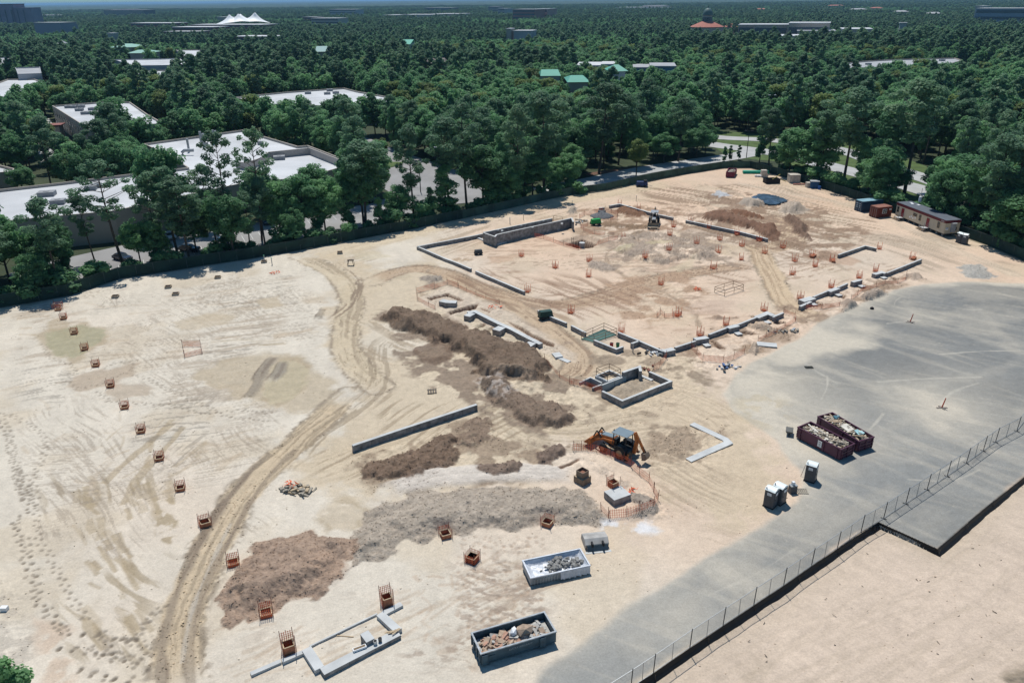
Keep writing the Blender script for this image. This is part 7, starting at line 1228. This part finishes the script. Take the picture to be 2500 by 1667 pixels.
# lamp posts
def lamp(x, y, h, lb):
    c = P(x, y); t = empty('lamp_post', (c.x, c.y, 0), 0, lb, 'lamp post', 'tall lamp posts of the roads and lots'); MB().tube([(0, 0, 0), (0, 0, h)], [.14, .09], 8).build('pole', DPOST, t); MB().bar((-1.0, 0, h), (1.0, 0, h), .09).build('arm', DPOST, t); [MB().box((s*1.1, 0, h), (.8, .4, .16)).build('lamp_head', WHITE if 'pale' in lb else DPOST, t) for s in (-1, 1)]
lamp(1822, 386, 9, 'dark double headed lamp post at the bend of the access road'); lamp(845, 352, 9, 'lamp post in the open parking lot, far side'); lamp(1075, 432, 9, 'pale headed lamp post in the open parking lot'); lamp(1027, 470, 9, 'lamp post behind the mid row trees'); lamp(1874, 330, 15, 'tall pale headed lamp post on the boulevard'); lamp(2486, 300, 12, 'pale headed lamp post at the right edge'); lamp(696, 560, 9, 'pale headed lamp post among the pines')
# ================================================================ TREES
LEAF = leafmat('leaf_broad', (.145, .315, .145), (.25, .46, .195), .58); NEED = leafmat('leaf_pine', (.145, .27, .155), (.235, .37, .20), .52); OLIVE = leafmat('leaf_olive', (.20, .28, .09), (.27, .35, .12), .55)
def tubes_np(V, F, p0, p1, r0, r1, n=5):
    p0 = Vector(p0); p1 = Vector(p1); d = (p1-p0).normalized(); u = Vector((0, 0, 1)) if abs(d.z) < .9 else Vector((1, 0, 0)); a = d.cross(u).normalized(); b = a.cross(d); o = len(V)
    for p, r in ((p0, r0), (p1, r1)):
        for k in range(n): t = 2*math.pi*k/n; V.append(tuple(p+(a*math.cos(t)+b*math.sin(t))*r))
    F += [(o+k, o+(k+1) % n, o+n+(k+1) % n, o+n+k) for k in range(n)]
def proto(kind, seed, nl, ls):
    rg = np.random.default_rng(seed); V = []; F = []; cl = []
    if kind in ('pine', 'airy'):
        bx, by = rg.normal(0, .5, 2); ax = lambda z: np.array([bx*math.sin(z/20*2), by*math.sin(z/20*1.6), z]); zs = np.linspace(0, 19.5, 7)
        for i in range(6): tubes_np(V, F, ax(zs[i]), ax(zs[i+1]), .27*(1-zs[i]/22), .27*(1-zs[i+1]/22), 7)
        n = int(rg.integers(24, 32)); lo = rg.uniform(.34, .48)
        for i in range(n):
            t = lo+(1-lo)*(i+.5)/n; R = (3.7*math.sin(math.pi*min(1, (t-lo+.06)/(1.08-lo))**1.35)+.3)*rg.uniform(.35, 1.15); an = i*2.4+rg.normal(0, .4); z = t*20; c = ax(z)+np.array([math.cos(an)*R, math.sin(an)*R, R*.12]); cl.append((c, rg.uniform(.9, 1.6)*(.72 if kind == 'airy' else 1), .62)); tubes_np(V, F, ax(z-.35*R), c, .07, .025, 4)
        for i in range(5): cl.append((ax(18.6+.4*i)+rg.normal(0, .55, 3), 1.1*(.7 if kind == 'airy' else 1), .9))
        for i in range(int(rg.integers(2, 7))): z = rg.uniform(6, 11); an = rg.uniform(0, 6.3); R = rg.uniform(.8, 2.2); tubes_np(V, F, ax(z), ax(z)+np.array([math.cos(an)*R, math.sin(an)*R, -.1]), .05, .015, 4)
    elif kind == 'broad':
        W = rg.uniform(4.7, 6.2); Hc = rg.uniform(.33, .42)*18; zc = 18-Hc
        for i in range(4): tubes_np(V, F, (0, 0, i*2.6), (0, 0, (i+1)*2.6), .28-.03*i, .28-.03*(i+1), 7)
        n = 62
        for i in range(n):
            u = rg.normal(0, 1, 3); u /= np.linalg.norm(u); k = rg.uniform(.45, .95); c = np.array([u[0]*W*k, u[1]*W*k, zc+u[2]*Hc*k*.95]); c[2] += rg.normal(0, .35); cl.append((c, rg.uniform(1.1, 2.1), .75))
            if i % 3 == 0: tubes_np(V, F, (0, 0, max(2, c[2]*.62)), c, .09, .03, 4)
    elif kind == 'slim':
        for i in range(6): tubes_np(V, F, (0, 0, i*2.6), (rg.normal(0, .1), 0, (i+1)*2.6), .2-.02*i, .2-.02*(i+1), 6)
        for i in range(30): t = rg.uniform(.12, 1); R = 2.3*(math.sin(math.pi*(t*.85+.1)))*rg.uniform(.3, 1); an = rg.uniform(0, 6.3); cl.append((np.array([math.cos(an)*R, math.sin(an)*R, t*16.5]), rg.uniform(.8, 1.4), .85))
    else:
        for i in range(5): an = rg.uniform(0, 6.3); tubes_np(V, F, (0, 0, 0), (math.cos(an)*.9, math.sin(an)*.9, 2.2), .06, .02, 4)
        for i in range(14): an = rg.uniform(0, 6.3); R = rg.uniform(0, 1.7); cl.append((np.array([math.cos(an)*R, math.sin(an)*R, rg.uniform(.6, 3.2)]), rg.uniform(.6, 1.1), .85))
    C = np.array([c for c, r, f in cl]); Rr = np.array([r for c, r, f in cl]); Ff = np.array([f for c, r, f in cl]); wgt = Rr**2; wgt /= wgt.sum()
    idx = rg.choice(len(cl), nl, p=wgt); u = rg.normal(0, 1, (nl, 3)); u /= np.linalg.norm(u, axis=1)[:, None]; rr = Rr[idx]*rg.uniform(.45, 1.12, nl)**.6
    pos = C[idx]+u*rr[:, None]*np.stack([np.ones(nl), np.ones(nl), Ff[idx]], 1)
    nn = u+rg.normal(0, .4, (nl, 3))+np.array([0, 0, .75]); nn /= np.linalg.norm(nn, axis=1)[:, None]
    t1 = np.cross(nn, rg.normal(0, 1, (nl, 3))); t1 /= np.linalg.norm(t1, axis=1)[:, None]; t2 = np.cross(nn, t1); s = ls*rg.uniform(.6, 1.3, nl)[:, None]; asp = (1.0 if kind not in ('pine', 'airy') else .75)
    q = np.stack([pos-t1*s-t2*s*asp*.5, pos+t1*s*.25-t2*s*asp, pos+t1*s+t2*s*asp*.4, pos-t1*s*.2+t2*s*asp], 1).reshape(-1, 3)
    return V, F, q
def leafmesh(name, q, m):
    me = bpy.data.meshes.new(name); n = len(q); me.vertices.add(n); me.vertices.foreach_set('co', q.astype(np.float32).ravel()); me.loops.add(n); me.loops.foreach_set('vertex_index', np.arange(n, dtype=np.int32)); me.polygons.add(n//4); me.polygons.foreach_set('loop_start', np.arange(0, n, 4, dtype=np.int32)); me.update(calc_edges=True); me.materials.append(m); return me
def woodmesh(name, V, F): me = bpy.data.meshes.new(name); me.from_pydata(V, [], F); me.materials.append(BARK); me.update(); return me
NEAR = {}
for kd, cnt, nl, ls in (('pine', 5, 6500, .21), ('broad', 5, 10500, .245), ('slim', 2, 5200, .22), ('shrub', 2, 1700, .2), ('airy', 3, 3600, .19)):
    NEAR[kd] = []
    for i in range(cnt):
        V, F, q = proto(kd, 40+i*13+len(kd), nl, ls); NEAR[kd].append((woodmesh('trunk', V, F), leafmesh('crown', q, NEED if kd in ('pine', 'airy') else LEAF)))
OLV = []
for i in range(1): V, F, q = proto('broad', 900, 10500, .245); OLV.append((woodmesh('trunk', V, F), leafmesh('crown', q, OLIVE)))
HREF = {'airy': 20.5, 'pine': 20.5, 'broad': 18.0, 'slim': 17.0, 'shrub': 3.8, 'olive': 18.0}
NAMES = {'airy': ('pine_tree', 'pine tree'), 'pine': ('pine_tree', 'pine tree'), 'broad': ('broadleaf_tree', 'broadleaf tree'), 'slim': ('broadleaf_tree', 'broadleaf tree'), 'shrub': ('shrub', 'shrub'), 'olive': ('broadleaf_tree', 'broadleaf tree')}
TREES = []
def tree(kd, x, y, h, label, group, wid=1.0, rs=None, lean=0):
    r = random.Random(rs if rs is not None else int(abs(x*13+y*7))); v = r.choice(OLV if kd == 'olive' else NEAR[kd]); s = h/HREF[kd]; nm, ct = NAMES[kd]
    root = empty(nm, (x, y, 0), r.uniform(0, 6.3), label, ct, group); root.rotation_euler = (lean, 0, r.uniform(0, 6.3)); root.scale = (s*wid, s*wid, s)
    for me, n_ in zip(v, ('trunk', 'crown')): ob = bpy.data.objects.new(n_, me); COL.objects.link(ob); ob.parent = root
    TREES.append((x, y)); return root
def ht(bx, by, tx, ty):
    g = P(bx, by); d = (P(tx, ty, 1)-Vector((0, 0, CAMH))).normalized(); D = math.hypot(g.x, g.y); return max(2, CAMH+d.z*D/math.hypot(d.x, d.y))
def inside(polys, X, Y):
    m = np.zeros(X.shape, bool)
    for p in polys:
        p = np.asarray(p, float); bm = (X > p[:, 0].min()) & (X < p[:, 0].max()) & (Y > p[:, 1].min()) & (Y < p[:, 1].max())
        if not bm.any(): continue
        xs, ys = X[bm], Y[bm]; ins = np.zeros(xs.shape, bool); n = len(p)
        for i in range(n):
            ax, ay = p[i]; bx, by = p[(i+1) % n]; c = ((ay > ys) != (by > ys)) & (xs < (bx-ax)*(ys-ay)/(by-ay+1e-12)+ax); ins ^= c
        m[bm] |= ins
    return m
# hand placed trees: foot x,y and top y in the photograph
HAND = [('broad', 25, 690, 505, 'dense tree at the left edge behind the fence', 1.2), ('broad', 100, 680, 560, 'rounded low tree right of the left edge tree', 1.1), ('airy', 172, 668, 515, 'thin dead looking pine behind the left fence', .6), ('broad', 155, 662, 545, 'bushy tree in front of the long white roof, left', 1.0), ('airy', 302, 652, 385, 'tall wide pine overlapping the white roof, left of the silo line', 1.25), ('pine', 232, 640, 470, 'slender dark pine against the white roof', .9), ('broad', 345, 648, 525, 'yellowish green tree under the tall wide pine', 1.0), ('airy', 436, 630, 402, 'leaning tall pine beside the white car', 1.2), ('pine', 395, 628, 430, 'pine just left of the leaning pine', 1.0), ('broad', 480, 617, 470, 'light green full tree right of the white car', 1.1), ('airy', 568, 606, 318, 'tallest slim pine in front of the white roof centre', 1.0), ('broad', 530, 606, 462, 'dense green tree below the slim pines', 1.1), ('airy', 640, 588, 312, 'slim pine with open crown right of the tallest slim pine', .9), ('broad', 688, 585, 440, 'spreading tree right of the open crowned pine', 1.3), ('broad', 745, 578, 415, 'wide tree before the right end of white roof', 1.2), ('broad', 795, 568, 430, 'dark trunked tree above the fence shadows', 1.2), ('slim', 852, 562, 455, 'light green slim tree with see through crown', 1.1), ('pine', 893, 556, 345, 'tall full crowned pine at centre left', 1.5), ('broad', 888, 550, 365, 'large domed tree beside the full crowned pine', 1.3), ('broad', 975, 545, 445, 'rounded tree between two open lot views', 1.2), ('pine', 1010, 530, 310, 'pine with dense top and dark skirts by the open lot', 1.1), ('slim', 1090, 525, 400, 'dark ivy covered column tree', 1.5), ('pine', 1098, 520, 290, 'olive topped pine above the ivy column', 1.3), ('airy', 1140, 512, 250, 'tallest straight pine trunk in the centre', 1.1), ('broad', 1180, 505, 345, 'grey green billowing tree right of the tallest trunk', 1.3), ('slim', 1215, 502, 385, 'dark hanging vine tree right of the billowing tree', 1.4), ('pine', 1264, 492, 262, 'slim trunked pine right of the vine tree', 1.0), ('broad', 1240, 498, 400, 'mid green tree beside the vine tree', 1.1), ('pine', 1328, 472, 225, 'tall pine with broad olive crown at centre', 1.4), ('broad', 1300, 480, 365, 'bushy tree at the foot of the broad olive pine', 1.2), ('broad', 1385, 462, 370, 'green tree where the access road appears', 1.2), ('broad', 1350, 468, 395, 'smaller tree left of where the road appears', 1.0), ('pine', 1462, 425, 205, 'highest crowned pine right of centre', 1.5), ('olive', 1553, 430, 335, 'lone light green tree in front of the access road', 1.0), ('pine', 1655, 395, 240, 'tall pine by the bend of the access road', 1.2), ('broad', 1700, 385, 300, 'rounded dark tree by the bend of the access road', 1.3), ('broad', 1620, 400, 320, 'dense tree along the mulch strip', 1.3), ('slim', 1768, 395, 362, 'small ornamental tree, left of three by the lamp post', .9), ('slim', 1782, 393, 359, 'small ornamental tree, middle of three by the lamp post', .9), ('slim', 1803, 391, 354, 'small ornamental tree, right of three by the lamp post', .9), ('pine', 1876, 412, 265, 'bushy pine at the top corner of the fence', 1.2), ('broad', 1900, 418, 345, 'dark tree behind the top corner of fence', 1.2), ('broad', 1990, 437, 290, 'large dark tree inside the boulevard bend', 1.5), ('pine', 2057, 455, 215, 'very tall pine over the boulevard, left one', 1.5), ('broad', 2130, 462, 330, 'dark broad tree right of the tall boulevard pine', 1.4), ('airy', 2150, 470, 340, 'olive leaning pine beside the dark broad tree', 1.0), ('pine', 2208, 472, 195, 'very tall pine over the boulevard, right one', 1.6), ('broad', 2185, 480, 400, 'green tree at the foot of the right boulevard pine', 1.2), ('broad', 2335, 520, 365, 'full tree beyond the office roof', 1.5), ('broad', 2400, 560, 430, 'wide tree above the right fence', 1.5), ('pine', 2455, 580, 330, 'pine with thin trunk near the right edge', 1.4), ('broad', 2480, 605, 450, 'large tree at the right edge behind the fence', 1.6), ('broad', 2290, 500, 400, 'round tree behind the cream office', 1.2), ('broad', 60, 480, 395, 'tree left of the bright round tree', 1.2), ('olive', 172, 478, 365, 'bright green round tree above the long white roof', 1.5), ('pine', 222, 440, 335, 'dark pine beside the silo', 1.0), ('broad', 297, 372, 235, 'big bright tree in front of the warehouse roof', 1.6), ('broad', 385, 385, 300, 'dark tree right of the silo', 1.5), ('broad', 425, 400, 330, 'tree at the notch of the long white roof', 1.2), ('broad', 775, 475, 392, 'round dense tree in front of the roof screen wall', 1.3), ('broad', 740, 352, 310, 'bluish bushy tree behind the white roof', 1.3), ('olive', 937, 392, 335, 'single tree on the small grass island', 1.0), ('broad', 30, 330, 250, 'tree in front of the left service yard', 1.3)]
def _dz(bx, ty, p): d = P(bx, ty, 1)-Vector((0, 0, CAMH)); return d.z*math.hypot(p.x, p.y)/math.hypot(d.x, d.y)
for kd, bx, by, ty, lb, wd_ in HAND:
    p = P(bx, by)
    while inside(BPOLY, np.array([p.x]), np.array([p.y]))[0]: p.y -= 2.5; p.x *= .99
    h = CAMH+_dz(bx, ty, p); h = max(5, min(h, 33)); w0 = wd_ if kd != 'pine' else wd_*.95
    tree(kd, p.x, p.y, h, lb, None, wid=w0*(.78 if kd in ('broad', 'olive') and bx < 1000 else .9 if kd in ('broad', 'olive') else 1.0)*min(1.25, (20/h)**.35), rs=bx*3+by)
c = P(4, 1612, 9); tree('slim', c.x-.2, c.y, 9.0, 'leafy tree top poking in at the lower left corner', None, wid=1.1)
# --- tree positions for everything else
SITEX = grow([(p[0], p[1]) for p in SITE], 1.8)
SITEX = [tuple(p) for p in SITEX]
def scatter(y0, y1, sp, seed, wedge=.76, jit=.42):
    rg = np.random.default_rng(seed); xs = np.arange(-(y1*wedge+60), y1*wedge+60, sp); yy = np.arange(y0, y1, sp); X, Y = np.meshgrid(xs, yy); X = X+rg.uniform(-jit, jit, X.shape)*sp; Y = Y+rg.uniform(-jit, jit, Y.shape)*sp
    X = X.ravel(); Y = Y.ravel(); m = (np.abs(X) < Y*wedge+70) & ~inside([SITEX]+EXCL, X, Y); return X[m], Y[m]
X, Y = scatter(95, 760, 7.0, 5)
hp = np.array(TREES); keep = np.ones(len(X), bool)
for hx, hy in hp: keep &= (X-hx)**2+(Y-hy)**2 > 4.2**2
X, Y = X[keep], Y[keep]; d = np.hypot(X, Y); order = np.argsort(d)
# a close belt just outside the long fence
bl = []; rb_ = random.Random(21)
for i in range(11):
    a, b_ = FBw[i], FBw[i+1]; L_ = (b_-a).length; dd_ = (b_-a).normalized(); nn_ = Vector((-dd_.y, dd_.x, 0)); k = rb_.uniform(0, 4)
    while k < L_:
        q = a+dd_*k+nn_*rb_.uniform(2.5, 8); k += rb_.uniform(4.2, 7.5)
        if min((q.x-x)**2+(q.y-y)**2 for x, y in TREES) > 9: bl.append(q)
bl.sort(key=lambda q: q.x); BN = ['first', 'second', 'third', 'fourth', 'fifth', 'sixth', 'seventh', 'eighth', 'ninth', 'tenth', 'eleventh', 'twelfth', 'thirteenth', 'fourteenth', 'fifteenth', 'sixteenth', 'seventeenth', 'eighteenth', 'nineteenth', 'twentieth']
for i, q in enumerate(bl):
    kd = rb_.choice(['broad', 'broad', 'slim', 'slim', 'pine']); seg = ['left end', 'second stretch', 'third stretch', 'right end'][min(3, i//16)]
    tree(kd, q.x, q.y, rb_.uniform(8, 12.5) if kd != 'pine' else rb_.uniform(13, 18), f'{BN[i % 16]} tree of the belt touching the long fence, counted within its {seg}', 'belt of trees touching the long fence', wid=rb_.uniform(1.0, 1.35))
hp = np.array(TREES); keep = np.ones(len(X), bool)
for hx, hy in hp: keep &= (X-hx)**2+(Y-hy)**2 > 3.6**2
X, Y = X[keep], Y[keep]
# strip right behind the fence on the left is thinner so that the cars and roof show
fl = xy(FBw[:12]); Df, _, _ = near(fl, X, Y); thin = (Df < 14) & (RNG.uniform(0, 1, len(X)) < .35)
X, Y = X[~thin], Y[~thin]; d = np.hypot(X, Y)
def proj(x, y, z):
    v = Vector((x, y, z-CAMH)); w = v.dot(_f); return 1250+FPX*v.dot(_r2)/w, 833.5-FPX*v.dot(_u2)/w
inv = np.array([0 < proj(x, y, 8)[0] < 2500 and -5 < proj(x, y, 8)[1] < 1400 for x, y in zip(X, Y)])
order = np.argsort(np.where(inv, d, 1e9))
near_i = set(order[:200].tolist())
LM = [(0, 250, 'behind the far left end of the green fence'), (250, 480, 'around the white car'), (480, 720, 'in front of the long white roof'), (720, 960, 'right of the long white roof'), (960, 1180, 'near the open parking lot'), (1180, 1290, 'above the left half of the tall trough'), (1290, 1400, 'above the right half of the tall trough'), (1400, 1640, 'left of the access road bend'), (1640, 1860, 'around the access road bend'), (1860, 2060, 'behind the far precast boxes'), (2060, 2260, 'behind the blue container'), (2260, 2400, 'behind the site office'), (2400, 2600, 'at the right edge beyond the fence')]
kinds = {}
rgk = np.random.default_rng(12); cells = {}
KDS = rgk.choice(['pine', 'broad', 'slim'], len(X), p=[.2, .7, .1]); HT = np.where(KDS == 'pine', rgk.uniform(15, 23, len(X)), rgk.uniform(10, 17, len(X)))
shr = rgk.uniform(0, 1, len(X)) < .12
for i in near_i:
    px_, py_ = proj(X[i], Y[i], 0); kd = 'shrub' if (Df[~thin][i] < 6 and rgk.uniform() < .5) else KDS[i]
    lm = next((l for a, b_, l in LM if a <= px_ < b_), 'in the wood'); key = (kd if kd != 'slim' else 'broad', lm); cells.setdefault(key, []).append((px_, i, kd))
num = ordn+['seventeenth', 'eighteenth', 'nineteenth', 'twentieth', 'twenty first', 'twenty second', 'twenty third', 'twenty fourth', 'twenty fifth', 'twenty sixth', 'twenty seventh', 'twenty eighth', 'twenty ninth', 'thirtieth', 'thirty first', 'thirty second', 'thirty third', 'thirty fourth', 'thirty fifth', 'thirty sixth', 'thirty seventh', 'thirty eighth', 'thirty ninth', 'fortieth', 'forty first', 'forty second', 'forty third', 'forty fourth']+['later one']*60
for (kd0, lm), lst in cells.items():
    for k, (px_, i, kd) in enumerate(sorted(lst)):
        nmk = {'pine': 'pine', 'broad': 'leafy tree', 'shrub': 'low shrub'}[kd0]
        tree(kd, float(X[i]), float(Y[i]), float(HT[i]) if kd != 'shrub' else rgk.uniform(2.5, 4.5), f'{num[k]} {nmk}, counted from the left, {lm}', 'wood edge trees beyond the green fence', wid=rgk.uniform(.85, 1.2))
# shrubs right behind the fence
sh = []
pts_ = FBw
for i in range(len(pts_)-1):
    a, b_ = pts_[i], pts_[i+1]; L_ = (b_-a).length; dd_ = (b_-a).normalized(); nn_ = Vector((-dd_.y, dd_.x, 0)); k = random.uniform(0, 3)
    while k < L_:
        q = a+dd_*k+nn_*random.uniform(1.6, 4.5); pp = proj(q.x, q.y, 0)
        if 1410 < pp[0] < 1860: k += 9; continue
        if -20 < pp[0] < 2520: sh.append((pp[0], q))
        k += random.uniform(3.4, 6.5)
cnt = {}
for px_, q in sorted(sh, key=lambda t: t[0]):
    lm = next((l for a, b_, l in LM if a <= px_ < b_), 'at the right edge beyond the fence'); cnt[lm] = cnt.get(lm, 0)+1
    tree('shrub', q.x, q.y, random.uniform(2.6, 5.2), f'{num[cnt[lm]-1]} fence shrub from the left {lm}', 'shrubs hugging the outside of the green fence', wid=random.uniform(.9, 1.5))
rest = np.array([i for i in range(len(X)) if i not in near_i])
# --- the wood behind, one object of instanced trees
PC = bpy.data.collections.new('forest_sources'); NP_ = 0
def src(kd, seed, nl, ls, m, wood=True):
    global NP_
    V, F, q = proto(kd, seed, nl, ls); me = bpy.data.meshes.new('forest_tree'); nv = len(V) if wood else 0; co = np.array(list(V)+q.tolist() if wood else q, np.float32); fs = [list(f) for f in F] if wood else []
    nq = len(q)//4; allf = fs+(np.arange(nv, nv+len(q)).reshape(-1, 4)).tolist(); me.from_pydata(co.tolist(), [], allf); me.materials.append(BARK); me.materials.append(m); mi = np.ones(len(allf), np.int32); mi[:len(fs)] = 0; me.polygons.foreach_set('material_index', mi); me.update()
    o_ = bpy.data.objects.new('src_%03d' % NP_, me); PC.objects.link(o_); NP_ += 1
for kd, m_ in (('pine', NEED), ('pine', NEED), ('pine', NEED), ('broad', LEAF), ('broad', LEAF), ('broad', LEAF), ('broad', OLIVE), ('slim', LEAF)): src(kd, 300+NP_, 3300, .36 if kd != 'broad' else .42, m_)
for kd, m_ in (('pine', NEED), ('pine', NEED), ('broad', LEAF), ('broad', LEAF), ('broad', LEAF), ('slim', LEAF)): src(kd, 400+NP_, 620, 1.0, m_, False)
PX = []; PI = []; PS = []
def push(X, Y, mid, sc_):
    rg = np.random.default_rng(len(X)); n = len(X); cl_ = fbm(X*.006, Y*.006, 3, 70)                # pine stands and leafy stands
    u = rg.uniform(0, 1, n)+(cl_-.5)*1.2
    if mid: idx = np.select([u < .2, u < .93], [rg.integers(0, 3, n), rg.integers(3, 6, n)], rg.integers(6, 8, n))
    else: idx = np.where(u < .2, rg.integers(8, 10, n), rg.integers(10, 14, n))
    pine = (idx < 3) | ((idx >= 8) & (idx < 10)); s = np.where(pine, rg.uniform(.8, 1.2, n), rg.uniform(.6, .98, n))*sc_
    PX.append(np.stack([X, Y, np.full(n, -.3)], 1)); PI.append(idx); PS.append(s)
push(X[rest], Y[rest], True, 1.0)
X2, Y2 = scatter(760, 2300, 8.6, 6); push(X2, Y2, False, .72)
X3, Y3 = scatter(2300, 5200, 13, 8); push(X3, Y3, False, .8)
PXa = np.concatenate(PX).astype(np.float32); PIa = np.concatenate(PI).astype(np.int32); PSa = np.concatenate(PS).astype(np.float32)
print('forest instances', len(PXa))
me = bpy.data.meshes.new('forest'); me.vertices.add(len(PXa)); me.vertices.foreach_set('co', PXa.ravel())
a_ = me.attributes.new('pick', 'INT', 'POINT'); a_.data.foreach_set('value', PIa); a_ = me.attributes.new('size', 'FLOAT', 'POINT'); a_.data.foreach_set('value', PSa); a_ = me.attributes.new('turn', 'FLOAT', 'POINT'); a_.data.foreach_set('value', RNG.uniform(0, 6.28, len(PXa)).astype(np.float32)); me.update()
fo = bpy.data.objects.new('forest', me); COL.objects.link(fo); tag(fo, 'endless mixed pine and leafy forest reaching to the horizon', None, None, 'stuff')
ng = bpy.data.node_groups.new('forest_scatter', 'GeometryNodeTree'); ng.interface.new_socket('Geometry', in_out='INPUT', socket_type='NodeSocketGeometry'); ng.interface.new_socket('Geometry', in_out='OUTPUT', socket_type='NodeSocketGeometry')
N = ng.nodes; gi = N.new('NodeGroupInput'); go = N.new('NodeGroupOutput'); m2p = N.new('GeometryNodeMeshToPoints'); iop = N.new('GeometryNodeInstanceOnPoints'); ci = N.new('GeometryNodeCollectionInfo'); ci.inputs['Collection'].default_value = PC; ci.inputs['Separate Children'].default_value = True; ci.inputs['Reset Children'].default_value = True
def nat(nm, tp): x = N.new('GeometryNodeInputNamedAttribute'); x.data_type = tp; x.inputs['Name'].default_value = nm; return x
pk_ = nat('pick', 'INT'); sz = nat('size', 'FLOAT'); tn_ = nat('turn', 'FLOAT'); cx_ = N.new('ShaderNodeCombineXYZ'); L = ng.links; L.new(tn_.outputs['Attribute'], cx_.inputs[2]); L.new(gi.outputs[0], m2p.inputs['Mesh']); L.new(m2p.outputs[0], iop.inputs['Points']); L.new(ci.outputs[0], iop.inputs['Instance']); iop.inputs['Pick Instance'].default_value = True; L.new(pk_.outputs['Attribute'], iop.inputs['Instance Index']); L.new(cx_.outputs[0], iop.inputs['Rotation']); L.new(sz.outputs['Attribute'], iop.inputs['Scale']); L.new(iop.outputs[0], go.inputs[0])
md = fo.modifiers.new('scatter', 'NODES'); md.node_group = ng
# --- the canopy beyond, up to the horizon
yy = [5100.0]
while yy[-1] < 60000: yy.append(yy[-1]*1.012)
yy = np.array(yy); ss = np.linspace(-1.1, 1.1, 500); XX = np.outer(yy, ss); YY = np.repeat(yy[:, None], 500, 1); ZZ = 13+7*fbm(XX*.02, YY*.012, 3, 90)+9*fbm(XX*.0007, YY*.0007, 3, 91)-5
vs = np.stack([XX.ravel(), YY.ravel(), ZZ.ravel()], 1); r, c_ = XX.shape; i0 = (np.arange(r-1)[:, None]*c_+np.arange(c_-1)[None]).ravel(); me = bpy.data.meshes.new('distant_forest'); me.vertices.add(len(vs)); me.vertices.foreach_set('co', vs.astype(np.float32).ravel()); f = np.stack([i0, i0+1, i0+c_+1, i0+c_], 1).astype(np.int32); me.loops.add(f.size); me.loops.foreach_set('vertex_index', f.ravel()); me.polygons.add(len(f)); me.polygons.foreach_set('loop_start', np.arange(0, f.size, 4, dtype=np.int32)); me.update(calc_edges=True); me.materials.append(mat('far_canopy', (.03, .06, .038), .95, .45, .006)); df = bpy.data.objects.new('distant_forest', me); COL.objects.link(df); tag(df, 'farthest forest canopy along the horizon', None, None, 'stuff')
# ---------------------------------------------------------------- air
hm = bpy.data.materials.new('haze'); hm.use_nodes = True; hn = hm.node_tree; hn.nodes.remove(hn.nodes['Principled BSDF']); pv = hn.nodes.new('ShaderNodeVolumePrincipled'); pv.inputs['Color'].default_value = (.36, .66, 1.0, 1); pv.inputs['Density'].default_value = HAZE; pv.inputs['Anisotropy'].default_value = 0.0; hn.links.new(pv.outputs[0], hn.nodes['Material Output'].inputs['Volume'])
hz = MB().box((0, 29000, 36.5), (130000, 64000, 81)).build('haze', hm); tag(hz, 'thin blue air over the whole scene', None, None, 'stuff')
for o_ in bpy.data.objects:
    if o_.parent is None and 'category' in o_ and 'kind' not in o_: o_['kind'] = 'thing'
